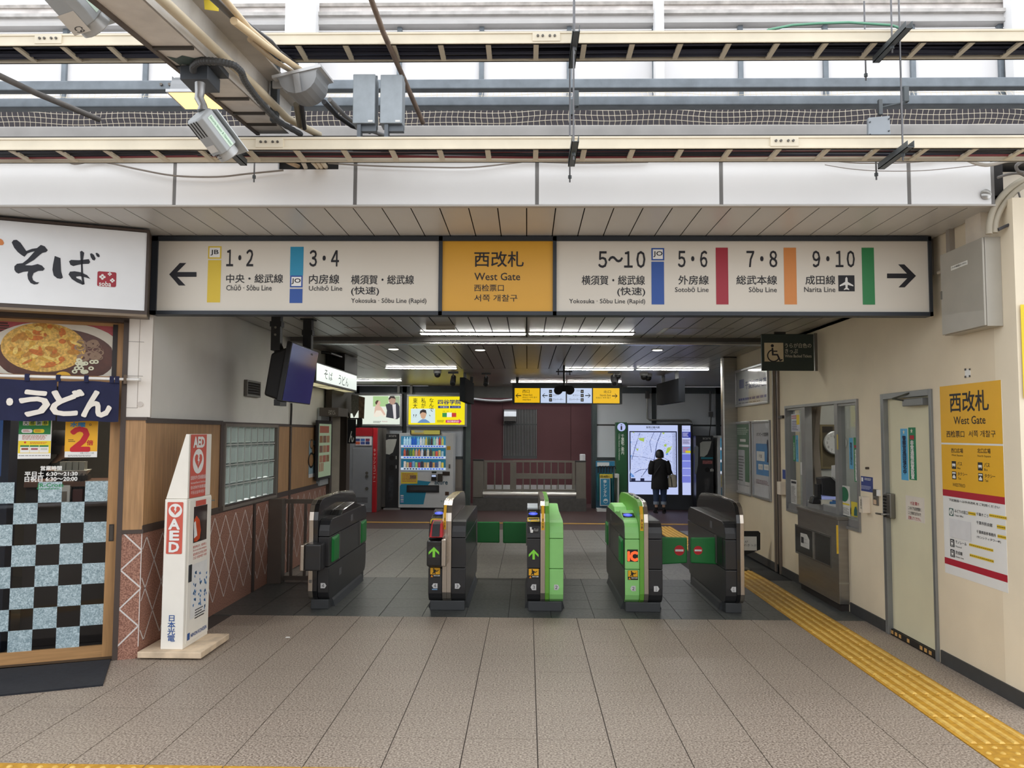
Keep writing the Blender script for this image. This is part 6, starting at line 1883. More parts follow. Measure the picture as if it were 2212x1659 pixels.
lines(f, c7(112, 800), c7(245, 880), 4, mat((200, 214, 200), .5), r, d=.002, seed=6); lines(f, c7(125, 1090), c7(190, 1380), 9, mat((90, 90, 96), .5), r, d=.003, seed=7); lines(f, c7(118, 1385), c7(255, 1430), 2, INK, r, d=.002, seed=8)
r, f = framed((278, 728), (478, 1580), 'narrow framed commuter pass advert with blue panel on wall', mat((206, 206, 210), .4))
text(f, 'オフピーク定期券', c7(315, 850), c7(440, 890), INK, r, d=.002, bold=.02)
MB().pquad(f, c7(307, 965), c7(450, 1315), .001).build('blue_field', mat((88, 146, 200), .5), r)
MB().pquad(f, c7(315, 1045), c7(400, 1155), .002).build('print_tile', WHITEP, r)
text(f, '千葉', c7(340, 1080), c7(372, 1120), INK, r, d=.003)
MB().pquad(f, c7(333, 1180), c7(382, 1245), .002).build('print_tile', WHITEP, r); MB().pquad(f, c7(392, 1185), c7(443, 1250), .002).build('print_tile', WHITEP, r)
text(f, '6:55', c7(345, 1200), c7(374, 1228), INK, r, d=.003); text(f, '9:05', c7(403, 1205), c7(432, 1232), INK, r, d=.003)
MB().poly(f, [f.px(c7(*p)) for p in ((425, 1165), (430, 1040), (422, 960), (428, 925), (436, 925), (442, 970), (446, 1050), (440, 1165))], .003).build('figure_print', mat((40, 44, 70), .5), r)
lines(f, c7(312, 1340), c7(455, 1420), 4, mat((110, 60, 70), .5), r, d=.002, seed=10)
u, v = f.px(c7(430, 765)); MB().disc(f, u, v, .1, .002, 20, .05).build('print_disc', mat((226, 226, 230), .5), r)

# ---- small wall fittings
def small(a, b, d, m, name, label, cat, bev=.004):
    return MB().pbox(RW, cJ(*a), cJ(*b), 0, d).build(name, m, label=label, cat=cat, bevel=bev)
ib = T('intercom_box', 'cream intercom box with vertical notice beside the ticket window', 'intercom', RW.pt(*RW.px(cJ(775, 1078))))
MB().pbox(RW, cJ(782, 985), cJ(806, 1078), 0, .07).build('box_body', mat((226, 214, 196), .5), ib, bevel=.004)
IF_ = RW.off(.07)
text(IF_, '係員呼出', cJ(750, 1000), cJ(760, 1055), INK, ib, d=.002, vert=True)
r = notice(RW, cJ(754, 875), cJ(820, 966), mat((52, 66, 130), .5), 'dark blue notice with white print beside ticket window')
lines(RW, cJ(775, 885), cJ(815, 905), 2, WHITEP, r, d=.004, seed=3); lines(RW, cJ(758, 925), cJ(815, 955), 3, mat((190, 196, 220), .5), r, d=.004, seed=4)
MB().pquad(RW, cJ(758, 882), cJ(768, 905), .004).build('pictogram', WHITEP, r)
cp = T('call_plate', 'steel call button plate beside the blue notice', 'call button', RW.pt(*RW.px(cJ(840, 1037))))
MB().pbox(RW, cJ(823, 945), cJ(852, 1037), 0, .012).build('plate', STEELD, cp, bevel=.003)
MB().pbox(RW, cJ(829, 1003), cJ(845, 1030), .012, .014).build('label', mat((210, 180, 150), .5), cp)
q = RW.at(cJ(835, 990), .012); MB().tube([q, q + RW.n * .01], .012, 10).build('button', STEEL, cp)
MB().pbox(RW, cJ(849, 950), cJ(861, 985), 0, .02).build('paper_tag', WHITEP, cp)
small((328, 905), (346, 978), .07, mat((220, 208, 190), .5), 'intercom_box', 'cream box on the seam beside framed adverts', 'intercom')
r = notice(RW, cJ(328, 840), cJ(344, 893), mat((60, 80, 150), .5), 'tiny blue notice above the cream box on the seam')
small((315, 548), (338, 562), .03, mat((60, 54, 50), .5), 'wall_hook', 'tiny dark hook on wall beside ticket window', 'hook', .0)
r = notice(RW, cJ(1319, 298), cJ(1349, 338), mat((236, 236, 232), .5), 'small white tag on wall above the yellow poster', 'tag', 'wall_tag')
for a, b in (((1318, 292), (1328, 302)), ((1342, 292), (1351, 300)), ((1318, 332), (1328, 342)), ((1342, 328), (1351, 338))):
    MB().pquad(RW, cJ(*a), cJ(*b), .004).build('tape_piece', mat((70, 66, 60), .5), r)
MB().tube([RW.at(cJ(796, 833)), RW.at(cJ(796, 833), .03)], .012, 6).build('wall_hook', mat((70, 60, 54), .5), label='small dark hook on wall above the blue notice', cat='hook')

# ---- black floor sign behind the last gate
BS = facing(10.35)
bs = T('floor_sign', 'black arrow-shaped floor sign with white panel behind the last gate', 'sign', (2.82, 10.35, zfloor(10.35)))
MB().prism([BS.at(cJ(*p)) for p in ((60, 1175), (198, 1175), (207, 1185), (207, 1275), (125, 1305), (60, 1305))], (0, .03, 0)).build('board', BLACK, bs)
MB().pquad(BS, cJ(60, 1203), cJ(188, 1280), .002).build('white_panel', mat((222, 222, 218), .5), bs)
text(BS, 'うらが', cJ(84, 1225), cJ(140, 1240), INK, bs, d=.004); text(BS, '白色のきっぷ', cJ(84, 1243), cJ(186, 1258), INK, bs, d=.004)
q = BS.at(cJ(100, 1240))
MB().box(q.x - .02, 10.38, zfloor(10.35), q.x + .02, 10.41, q.z).build('stand_post', BLACK, bs)
MB().box(q.x - .12, 10.30, zfloor(10.45) - .002, q.x + .12, 10.5, zfloor(10.3) + .015).build('stand_base', BLACK, bs)
# ================================================================= TICKET GATES
GY0, GY1 = 7.77, 9.55
GF = facing(GY0)
GBL = mat((38, 38, 40), .38, .0, .05, 4, coat=.15)
GBL2 = mat((24, 24, 26), .25, .1, coat=.4)
GGR = mat((146, 212, 126), .4, 0, .03)
GGD = mat((104, 166, 62), .4, 0, .03)
GPL = mat((62, 64, 66), .5, .1)
FLAP = mat((30, 120, 56), .45, 0, .04)
STL = mat((190, 180, 168), .25, .9, .05, 3, stretch=(1, 6, 1))
gx = lambda c, x: GF.px(c(x, 1200))[0]
LOW = [(GY0 + .075, .095), (GY0 + .03, .125), (GY0 + .006, .175), (GY0, .24), (GY0, .421), (GY1, .421), (GY1, .24), (GY1 - .006, .175), (GY1 - .03, .125), (GY1 - .075, .095)]
MID = [(GY0, .426), (GY0, .714), (GY1, .714), (GY1, .426)]
UPP = [(GY0, .719), (GY0 + .006, .775), (GY0 + .03, .83), (GY0 + .07, .865), (GY0 + .13, .882), (GY1 - .12, .882), (GY1 - .05, .862), (GY1 - .012, .82), (GY1, .77), (GY1, .719)]
FINP = [(GY0 + .06, .095), (GY0 + .012, .125), (GY0 - .014, .19), (GY0 - .016, .72), (GY0 - .022, .88), (GY0 - .005, .96), (GY0 + .04, 1.03), (GY0 + .12, 1.068), (GY0 + .25, 1.082), (GY0 + 1.0, 1.086), (GY1 - .27, 1.062), (GY1 - .14, 1.02), (GY1 - .06, .95), (GY1 - .02, .86), (GY1 + .012, .70), (GY1 + .012, .19), (GY1 - .012, .125), (GY1 - .06, .095)]


def ext(prof, x0, x1):
    return MB().prism([(x0, y, z) for y, z in prof], (x1 - x0, 0, 0))


def body(r, x0, x1, m, bev=.006):
    for nm, p in (('lower_panel', LOW), ('middle_panel', MID), ('upper_cover', UPP)):
        ext(p, x0, x1).build(nm, m, r, bevel=bev)


def fin(r, x0, x1, m, sc=1.0):
    ext(FINP, x0, x1).build('centre_fin', m, r, bevel=.004)


CONP = [(GY0 + .10, .872), (GY0 + .13, .888), (8.24, .955), (8.30, .935), (8.56, .915), (8.66, .895), (8.70, .875)]
CON = Fr((0, GY0 + .13, .888), (1, 0, 0), (0, 8.24 - GY0 - .13, .955 - .888))
ORG = glow((255, 96, 40), 1.2); GRN = glow((120, 200, 50), .75)


def tagno(r, c, a, b, s, left):
    (u0, v1), (u1, v0) = GF.px(c(*a)), GF.px(c(*b))
    w = u1 - u0; h = v1 - v0
    pts = [(u0 + .28 * w, v1), (u1, v1), (u1, v0), (u0 + .28 * w, v0), (u0, v0 + h / 2)] if left else [(u0, v1), (u1 - .28 * w, v1), (u1, v0 + h / 2), (u1 - .28 * w, v0), (u0, v0)]
    o = MB().poly(GF, pts, .003).build('number_tag', mat((206, 206, 206), .5), r)
    cx = u0 + w * (.56 if left else .42)
    text(GF, s, (cx - .011 * (.5 if s == '1' else 1), v1 - h * .2), (cx + .011 * (.5 if s == '1' else 1), v0 + h * .2), INK, o, d=.005, uv=True, bold=.012)


def caution(r, c, a, b):
    (u0, v1), (u1, v0) = GF.px(c(*a)), GF.px(c(*b))
    w, h = u1 - u0, v1 - v0
    o = MB().quad(GF, u0, v0, u1, v1, .003).build('caution_sticker', mat((20, 20, 20), .5), r)
    MB().quad(GF, u0 + .03 * w, v0 + .33 * h, u1 - .03 * w, v1 - .02 * h, .004).build('yellow_field', mat((236, 176, 30), .5), o)
    q = lambda pts: [(u0 + w * x, v0 + h * y) for x, y in pts]
    mb = MB()
    mb.disc(GF, u0 + w * .36, v0 + h * .87, w * .07, .005, 10)
    mb.poly(GF, q([(.36, .82), (.52, .78), (.66, .68), (.82, .78), (.86, .74), (.68, .58), (.56, .62), (.52, .46), (.56, .36), (.46, .36), (.42, .5), (.3, .38), (.2, .42), (.34, .58), (.3, .7)]), .005)
    mb.build('falling_figure', BLACK, o)
    MB().poly(GF, q([(.06, .06), (.3, .06), (.18, .28)]), .005).build('warning_triangle', mat((236, 150, 30), .5), o)
    text(GF, '挟まれ注意', (u0 + .36 * w, v0 + .27 * h), (u1 - .05 * w, v0 + .15 * h), WHITEP, o, d=.005, uv=True, bold=.03)


def up_arrow(fr, r, c, a, b, d=.004):
    (u0, v1), (u1, v0) = fr.px(c(*a)), fr.px(c(*b))
    w, h = u1 - u0, v1 - v0
    o = MB().quad(fr, u0 - .006, v0 - .006, u1 + .006, v1 + .006, d - .002).build('display', mat((46, 44, 46), .3), r)
    q = [(.5, 1), (1, .5), (1, .25), (.62, .62), (.62, 0), (.38, 0), (.38, .62), (0, .25), (0, .5)]
    MB().poly(fr, [(u0 + w * x, v0 + h * y) for x, y in q], d).build('arrow_light', GRN, o)


def icpad(r, cx, a_px, x0, x1, scr=None):
    u, v = CON.px(a_px)
    o = MB().quad(CON, x0 + .012, v - .075, x1 - .008, v + .075, .003).build('card_reader', mat((24, 24, 28), .2), r)
    MB().disc(CON, u, v, .047, .005, 24, .052).build('reader_ring', glow((60, 90, 240), .9), o)
    MB().disc(CON, u, v, .022, .0065, 20, .024).build('reader_centre', glow((140, 150, 250), .9), o)
    MB().quad(CON, u - .04, v + .058, u + .03, v + .066, .0065).build('reader_text', WHITEP, o)


def finstick(r, x0, x1):
    pr = [(GY0 - .0185, .80), (GY0 - .025, .88), (GY0 - .008, .96), (GY0 + .036, 1.034)]
    pts = []
    for y, z in pr:
        pts += [(x0, y - .003, z + .001), (x1, y - .003, z + .001)]
    o = MB().add(pts, [(2 * i, 2 * i + 1, 2 * i + 3, 2 * i + 2) for i in range(len(pr) - 1)]).build('yellow_label', mat((236, 180, 40), .5), r)
    f = facing(GY0 - .03)
    text(f, 'タッチ', (x0 + .008, .915), (x1 - .008, .815), INK, o, d=.0, uv=True, vert=True, bold=.03)


def flap(r, pts, ex, m=FLAP):
    return MB().prism(pts, ex).build('flap', m, r, bevel=.012)


def sidepads(r, x, sgn):
    for (y0, y1) in ((7.86, 8.13), (9.2, 9.5)):
        MB().hexa([(x, y0, .45), (x, y1, .45), (x, y1, .705), (x, y0, .705), (x + sgn * .02, y0 + .03, .455), (x + sgn * .02, y1 - .02, .455), (x + sgn * .02, y1 - .02, .70), (x + sgn * .02, y0 + .03, .67)]).build('folded_flap', FLAP, r, bevel=.008)
        MB().box(x - .002 * sgn, y1 + .01 if y0 < 9 else y0 - .05, .44, x + sgn * .012, y1 + .05 if y0 < 9 else y0 - .01, .72).build('flap_post', STEELD, r)


def plaque(r, x, sgn, y, z):
    f = Fr((x, 0, 0), (0, 1, 0) if sgn > 0 else (0, -1, 0))
    uu = y if sgn > 0 else -y
    o = MB().fbox(f, uu - .05, z - .035, uu + .05, z + .035, 0, .002).build('maker_plaque', mat((96, 96, 98), .4), r)


def plinth(r, x0, x1):
    MB().box(x0 + .012, GY0 + .06, 0, x1 - .012, GY1 - .06, .095).build('plinth', GPL, r, bevel=.006)
    for (x, s) in ((x0, -1), (x1, 1)):
        MB().hexa([(x - s * .012, GY0 + .2, 0), (x - s * .012, GY1 - .2, 0), (x + s * .02, GY1 - .2, 0), (x + s * .02, GY0 + .2, 0), (x - s * .012, GY0 + .2, .08), (x - s * .012, GY1 - .2, .08), (x, GY1 - .2, .06), (x, GY0 + .2, .06)]).build('plinth_skirt', GPL, r)


def gate(label, x):
    return T('ticket_gate', label, 'ticket gate', (x, 8.66, 0), 'automatic ticket gates')


# --- gate 1 (far left)
g = gate('black ticket gate nearest the diamond-inlay wall, numbered 4 only', -2.05)
a0, a1, a2, a3 = -2.15, -2.105, -2.06, -1.95
fin(g, a0, a1, STL); fin(g, a1, a2, GBL2)
body(g, a2, a3, GBL); plinth(g, a0, a3); sidepads(g, a3, 1)
plaque(g, a3, 1, 8.75, .8); plaque(g, a3, 1, 8.25, .3)
MB().box(-2.187, 7.58, .41, -2.147, 7.80, .66).build('console_side', STL, g, bevel=.01)
MB().box(-2.147, 7.60, .41, -1.985, 7.80, .665).build('display_console', GBL, g, bevel=.014)
ext([(8.2, .88), (8.35, .925), (8.9, .96), (9.35, .88)], a2, a3).build('top_hump', GBL2, g, bevel=.01)
tagno(g, cK, (278, 1155), (343, 1215), '4', False)
MB().box(-2.14, GY0 - .019, .27, -2.112, GY0 - .015, .30).build('inspection_cover', STEELD, g)

# --- gate 2
g = gate('black ticket gate with red ticket slot, numbered 4 and 3', -.8)
a = [gx(cK, x) for x in (1500, 1660, 1710, 1760, 1925)]
body(g, a[0], a[1], GBL); fin(g, a[1], a[2], STL); fin(g, a[2], a[3], STL); body(g, a[3], a[4], GBL); plinth(g, a[0], a[4])
ext(CONP, a[0] + .004, a[1]).build('reader_console', GBL2, g, bevel=.006)
icpad(g, 0, cK(1625, 365), a[0], a[1])
finstick(g, a[1] + .008, a[1] + .034)
DC = facing(7.62)
(u0, v1), (u1, v0) = DC.px(cK(1485, 675)), DC.px(cK(1650, 970))
MB().box(u0, 7.62, v0, u1, 7.80, v1).build('display_console', GBL2, g, bevel=.014)
MB().box(u1, 7.60, v0, u1 + .045, 7.80, v1 + .02).build('console_side', STL, g, bevel=.012)
up_arrow(DC, g, cK, (1507, 745), (1625, 862))
RS = facing(7.60)
(u0, v1), (u1, v0) = RS.px(cK(1512, 490)), RS.px(cK(1665, 640))
rs = MB().hexa([(u0, 7.60, v0), (u1, 7.60, v0), (u1, 7.86, v0), (u0, 7.86, v0), (u0 + .015, 7.66, v1), (u1 - .01, 7.66, v1), (u1 - .01, 7.88, v1 + .03), (u0 + .015, 7.88, v1 + .03)]).build('ticket_slot_unit', mat((196, 40, 46), .4), g, bevel=.008)
um = (u0 + u1) / 2
MB().hexa([(um - .04, 7.592, v0 + .01), (um + .035, 7.592, v0 + .01), (um + .035, 7.70, v0 + .01), (um - .04, 7.70, v0 + .01), (um - .038, 7.652, v1 - .0), (um + .035, 7.652, v1 - .0), (um + .035, 7.76, v1 + .014), (um - .038, 7.76, v1 + .014)]).build('slot_front', mat((46, 46, 50), .4), rs, bevel=.004)
HF = facing(7.78)
(u0, v1), (u1, v0) = HF.px(cK(1530, 428)), HF.px(cK(1668, 480))
MB().tube([HF.pt(u0, v0), HF.pt(u0 + .004, v1 - .01), HF.pt(u0 + .018, v1), HF.pt(u1 - .012, v1), HF.pt(u1, v1 - .012), HF.pt(u1 - .002, v0)], .0055, 6).build('yellow_slot_frame', mat((236, 206, 50), .4), g, smooth=True)
MB().fbox(HF, u0 + .03, v0 + .002, u1 - .02, v0 + .016, -.01, .01).build('ticket_mouth', mat((226, 186, 40), .4), g)
caution(g, cK, (1523, 978), (1638, 1095)); tagno(g, cK, (1543, 1158), (1607, 1215), '4', True); tagno(g, cK, (1805, 1160), (1868, 1220), '3', False)
(u0, v1), (u1, v0) = GF.px(cK(1545, 1221)), GF.px(cK(1605, 1234))
MB().quad(GF, u0, v0, u1, v1, .003).build('blue_sticker', mat((120, 160, 200), .5), g)
gx4 = a[4]
f9 = facing(9.4)
flap(g, [V((gx4 - .02, 9.4, .445)), f9.at(cL(437, 735)), f9.at(cL(437, 482)), V((gx4 - .02, 9.4, .69))], (0, .03, 0))
MB().box(gx4, 9.36, .42, gx4 + .012, 9.44, .71).build('flap_post', STEELD, g)

# --- gate 3 (black and green)
g = gate('half black half green ticket gate, numbered 3 and 2', .19)
a = [gx(cL, x) for x in (765, 925, 980, 1030, 1200)]
body(g, a[0], a[1], GBL); fin(g, a[1], a[2], STL); fin(g, a[2], a[3], GGD); body(g, a[3], a[4], GGR); plinth(g, a[0], a[4])
ext(CONP, a[0] + .004, a[1]).build('reader_console', GBL2, g, bevel=.006)
ext([(8.0, .88), (8.5, .90), (9.0, .95), (9.25, .93), (9.45, .88)], a[3], a[4] - .01).build('top_hump', GGR, g, bevel=.008)
icpad(g, 0, cL(839, 390), a[0], a[1])
finstick(g, a[1] + .008, a[2] - .008)
SCN = Fr((0, 8.4, .945), (1, 0, 0), (0, .5, .42))
(u0, v1), (u1, v0) = SCN.px(cL(770, 262)), SCN.px(cL(893, 318))
MB().fbox(SCN, u0, v0, u1, v1, -.03, .002).build('display', mat((190, 196, 200), .2, emit=.25), g)
YS_ = Fr((0, GY0 + .07, .868), (1, 0, 0), (0, .06, .03))
(u0, v1), (u1, v0) = CON.px(cL(770, 455)), CON.px(cL(918, 525))
v0 = max(v0, -.08); v1 = v0 + .12
MB().ring(CON, u0, v0, u1, v1, .012, .0, .008).build('yellow_slot_frame', mat((236, 206, 50), .4), g, bevel=.004)
MB().fbox(CON, u0 + .035, v0 + .02, u1 - .02, v0 + .05, .0, .006).build('ticket_mouth', mat((232, 176, 40), .4), g)
tl = MB().pquad(GF, cL(780, 540), cL(905, 615), .003).build('ticket_label', mat((34, 34, 36), .4), g)
(u0, v1), (u1, v0) = GF.px(cL(798, 545)), GF.px(cL(842, 612))
MB().poly(GF, [(u0, v1), (u0 + .02, v1), (u0 + .02, v0 + .03), (u1, v0 + .03), (u1 - .006, v0), (u0 + .008, v0)], .004).build('hand_symbol', WHITEP, tl)
text(GF, 'きっぷ', cL(852, 560), cL(900, 578), WHITEP, tl, d=.004); text(GF, 'TICKET', cL(852, 582), cL(900, 594), WHITEP, tl, d=.004)
up_arrow(GF, g, cL, (787, 812), (903, 932)); caution(g, cL, (783, 1040), (908, 1162)); tagno(g, cL, (808, 1228), (875, 1298), '3', True); tagno(g, cL, (1090, 1232), (1152, 1296), '2', False)
flap(g, [f9.at(cL(478, 482)), f9.at(cL(478, 738)), V((a[0] + .02, 9.4, .44)), V((a[0] + .02, 9.4, .69))], (0, .03, 0))
MB().box(a[0] - .012, 9.36, .42, a[0], 9.44, .71).build('flap_post', STEELD, g)

# --- gate 4 (green left, black right)
g = gate('half green half black ticket gate with orange IC display, numbered 2 and 1', 1.14)
a = [gx(cM, x) for x in (388, 562, 615, 668, 838)]
body(g, a[0], a[1], GGR); fin(g, a[1], a[2], GGD); fin(g, a[2], a[3], STL); body(g, a[3], a[4], GBL); plinth(g, a[0], a[4])
for p, nm in ((LOW, 'side_panel'), (MID, 'side_panel'), (UPP, 'side_panel')):
    ext([(max(min(y, GY1 - .004), GY0 + .012), z + (.006 if z < .2 and p is LOW else 0)) for y, z in p], a[0] - .004, a[0] + .002).build(nm, GBL, g)
ext(CONP, a[0] + .004, a[1]).build('reader_console', GGR, g, bevel=.006)
ext([(8.70, .88), (8.76, .94), (9.1, .955), (9.3, .92), (9.42, .88)], a[0] + .004, a[1]).build('top_hump', GGR, g, bevel=.008)
icpad(g, 0, cM(420, 406), a[0], a[1])
finstick(g, a[1] + .006, a[2] - .006)
(u0, v1), (u1, v0) = GF.px(cM(413, 812)), GF.px(cM(541, 958))
o = MB().quad(GF, u0, v0, u1, v1, .003).build('display', mat((34, 26, 26), .3), g)
text(GF, 'IC', cM(424, 840), cM(533, 945), ORG, o, d=.005, bold=.07)
caution(g, cM, (420, 1060), (542, 1176)); tagno(g, cM, (450, 1246), (515, 1310), '2', True); tagno(g, cM, (732, 1250), (798, 1316), '1', False)
sidepads(g, a[0] - .004, -1); plaque(g, a[0] - .004, -1, 9.0, .8)
for k, y in enumerate((8.1, 8.5)):
    MB().box(a[1] + .02, y, 1.075, a[2], y + .2, 1.095).build('indicator_lamp', mat((60, 60, 66), .3), g, bevel=.004)
f8 = facing(8.15)
fl_ = flap(g, [V((a[4] - .02, 8.15, .405)), f8.at(cM(1130, 975)), f8.at(cM(1130, 672)), V((a[4] - .02, 8.15, .69))], (0, .03, 0))
def noentry(fr, c, cx, cy, r_, parent):
    u, v = fr.px(c(cx, cy))
    MB().disc(fr, u, v, r_, .003, 24).build('no_entry_disc', mat((200, 30, 40), .5), parent)
    MB().quad(fr, u - r_ * .8, v - r_ * .2, u + r_ * .8, v + r_ * .2, .005).build('no_entry_bar', WHITEP, parent)
noentry(f8, cM, 1036, 823, .052, fl_)

# --- gate 5 (far right)
g = gate('black ticket gate nearest the cream wall, numbered 1 only', 2.03)
a = [gx(cM, x) for x in (1590, 1757, 1812)]
body(g, a[0], a[1], GBL); fin(g, a[1] - .03, a[1] + .006, GBL2); fin(g, a[1] + .006, a[2], STL); plinth(g, a[0], a[2])
tagno(g, cM, (1648, 1258), (1713, 1322), '1', True)
plaque(g, a[0], -1, 8.35, .80)
MB().box(a[0] - .006, 7.86, .44, a[0] + .002, 8.12, .72).build('flap_recess', BLACK, g)
MB().box(a[0] - .014, 8.10, .44, a[0] + .002, 8.14, .72).build('flap_post', STEELD, g)
fl_ = flap(g, [f8.at(cM(1172, 672)), f8.at(cM(1172, 975)), V((a[0] + .02, 8.15, .415)), V((a[0] + .02, 8.15, .69))], (0, .03, 0))
noentry(f8, cM, 1260, 823, .045, fl_)
# ================================================================= CEILING FITTINGS
def tube_light(p0, p1, label, zc=CZ):
    f = Fr((0, 0, zc - .002), (1, 0, 0), (0, 1, 0))
    d0, d1 = ray(*p0), ray(*p1)
    a = CAM + d0 * ((zc - CAM.z) / d0.z); b = CAM + d1 * ((zc - CAM.z) / d1.z)
    y = (a.y + b.y) / 2
    r = T('ceiling_light', label, 'ceiling light', ((a.x + b.x) / 2, y, zc), 'fluorescent ceiling lights')
    MB().box(a.x - .02, y - .07, zc - .012, b.x + .02, y + .07, zc - .001).build('housing', mat((120, 120, 120), .5), r)
    MB().box(a.x, y - .055, zc - .018, b.x, y + .055, zc - .012).build('diffuser', glow((255, 253, 246), TUBE), r)
tube_light((910, 719), (1134, 719), 'fluorescent ceiling light nearest the station sign, on the shop side')
tube_light((1144, 719), (1368, 719), 'fluorescent ceiling light nearest the station sign, on the office side')
tube_light((835, 794), (985, 794), 'fluorescent ceiling light above the yellow advert')
tube_light((1219, 797), (1368, 797), 'fluorescent ceiling light above the exit sign')
tube_light((1376, 797), (1530, 797), 'fluorescent ceiling light beside the steel end post')
tube_light((770, 821), (866, 821), 'fluorescent ceiling light above the wedding advert')
tube_light((1104, 824), (1222, 824), 'fluorescent ceiling light just over West Exit panel')
tube_light((1226, 824), (1342, 824), 'fluorescent ceiling light just over North Exit panel')
for i, (px, py) in enumerate(((850, 753), (1037, 755), (1420, 755))):
    d = ray(px, py); p = CAM + d * ((CZ - CAM.z) / d.z)
    r = T('downlight', ('round ceiling downlight nearest the noodle shop', 'round ceiling downlight at picture centre', 'round ceiling downlight nearest the office wall')[i], 'downlight', p, 'ceiling downlights')
    MB().tube([p, p - V((0, 0, .01))], .085, 20).build('trim_ring', mat((200, 200, 200), .4), r)
    MB().tube([p - V((0, 0, .01)), p - V((0, 0, .013))], .068, 20).build('lamp', glow((255, 250, 235), 6.), r)
# ceiling hatch outlines and small fittings
def hatch(pts, label):
    q = []
    for p in pts:
        d = ray(*p); q.append(CAM + d * ((CZ - .002 - CAM.z) / d.z))
    x0 = min(p.x for p in q); x1 = max(p.x for p in q); y0 = min(p.y for p in q); y1 = max(p.y for p in q)
    f = Fr((0, 0, CZ - .001), (1, 0, 0), (0, -1, 0))
    MB().ring(f, x0, -y1, x1, -y0, .012, 0, .004).build('ceiling_hatch', mat((170, 168, 164), .4, .3), label=label, cat='hatch')
hatch([(748, 708), (870, 723)], 'thin-framed ceiling hatch near hanging monitor')
hatch([(1445, 709), (1555, 725)], 'thin-framed ceiling hatch near the dark green sign')
hatch([(1435, 772), (1505, 780)], 'small ceiling grille toward the office wall')
for p, q, lab in (((744, 707), (765, 719), 'reflective strip label on ceiling near monitor'), ((1434, 709), (1447, 722), 'reflective strip label on ceiling near the dark green sign')):
    d = ray(*p); a = CAM + d * ((CZ - CAM.z) / d.z); d = ray(*q); b = CAM + d * ((CZ - CAM.z) / d.z)
    MB().box(a.x, min(a.y, b.y), CZ - .004, a.x + .05, max(a.y, b.y), CZ).build('ceiling_label', mat((214, 214, 214), .4), label=lab, cat='label')
d = ray(952, 703); p = CAM + d * ((CZ - CAM.z) / d.z)
MB().tube([p + V((-.16, 0, -.015)), p + V((.16, 0, -.015))], .035, 10).build('smoke_sensor', mat((170, 168, 160), .5), label='beige oblong sensor on ceiling near station sign', cat='sensor', smooth=True)

def cctv(px, py, y, k, label, kind):
    f = facing(y)
    p = f.at((px, py))
    r = T('security_camera', label, 'camera', p)
    if kind == 'dome':
        MB().tube([(p.x, y, CZ), (p.x, y, CZ - .05)], .075 * k, 16).build('mount', mat((150, 150, 150), .4), r, smooth=True)
        MB().ball((p.x, y, CZ - .07), .062 * k, n=14, m=8).build('dome', BLACK, r, smooth=True)
    else:
        MB().box(p.x - .09 * k, y - .03, CZ - .03, p.x + .09 * k, y + .05, CZ).build('mount', mat((70, 70, 70), .5), r)
        MB().tube([(p.x, y, CZ - .03), (p.x, y, CZ - .10)], .014, 8).build('stem', mat((90, 90, 90), .4), r)
        MB().tube([(p.x, y + .08, CZ - .09), (p.x, y - .06, CZ - .20), (p.x, y - .10, CZ - .235)], [.045 * k, .052 * k, .05 * k], 14).build('barrel', mat((60, 60, 62), .35), r, smooth=True)
        MB().tube([(p.x, y - .10, CZ - .235), (p.x, y - .108, CZ - .241)], .035 * k, 14).build('lens', mat((14, 14, 16), .1), r)
cctv(945, 805, 14.9, 1.0, 'grey dome camera above the yellow advert', 'dome')
cctv(979, 815, 15.2, 1.1, 'black bullet camera beside the hanging dark panel', 'barrel')
cctv(1050, 815, 15.4, 1.0, 'black bullet camera above the red wall', 'barrel')
cctv(1334, 812, 15.2, 1.0, 'grey dome camera next to North Exit panel', 'dome')
cctv(1326, 830, 15.0, 1.2, 'bullet camera overlapping North Exit panel', 'barrel')
cctv(1391, 812, 15.3, 1.1, 'first of the twin dome cameras beside the dark oblique monitor', 'dome')
cctv(1400, 808, 15.6, 1.1, 'second of the twin dome cameras beside the dark oblique monitor', 'dome')

# speaker-like twin black fitting in front of exit sign
SPF = facing(13.6)
sp = T('twin_speaker', 'black twin ceiling fitting in front of exit sign', 'speaker', SPF.at((1218, 853)))
a = SPF.at((1206, 843)); b = SPF.at((1231, 843))
for q in (a, b):
    MB().tube([(q.x, 13.5, q.z), (q.x, 13.68, q.z)], .075, 18).build('pod', mat((20, 20, 22), .6), sp, smooth=True)
MB().box(a.x, 13.54, a.z - .02, b.x, 13.66, a.z + .085).build('bridge', mat((20, 20, 22), .6), sp, bevel=.01)
MB().tube([(.5 * (a.x + b.x), 13.6, a.z + .08), (.5 * (a.x + b.x), 13.6, CZ)], .02, 8).build('stem', BLACK, sp)
for s in (-1, 1):
    q = .5 * (a.x + b.x) + s * .1
    MB().tube([(q, 13.6, CZ - .17), (q, 13.6, CZ - .06)], .01, 6).build('thumb_screw', BLACK, sp)
MB().box(.5 * (a.x + b.x) - .14, 13.56, CZ - .12, .5 * (a.x + b.x) + .14, 13.64, CZ - .10).build('cross_bar', BLACK, sp)

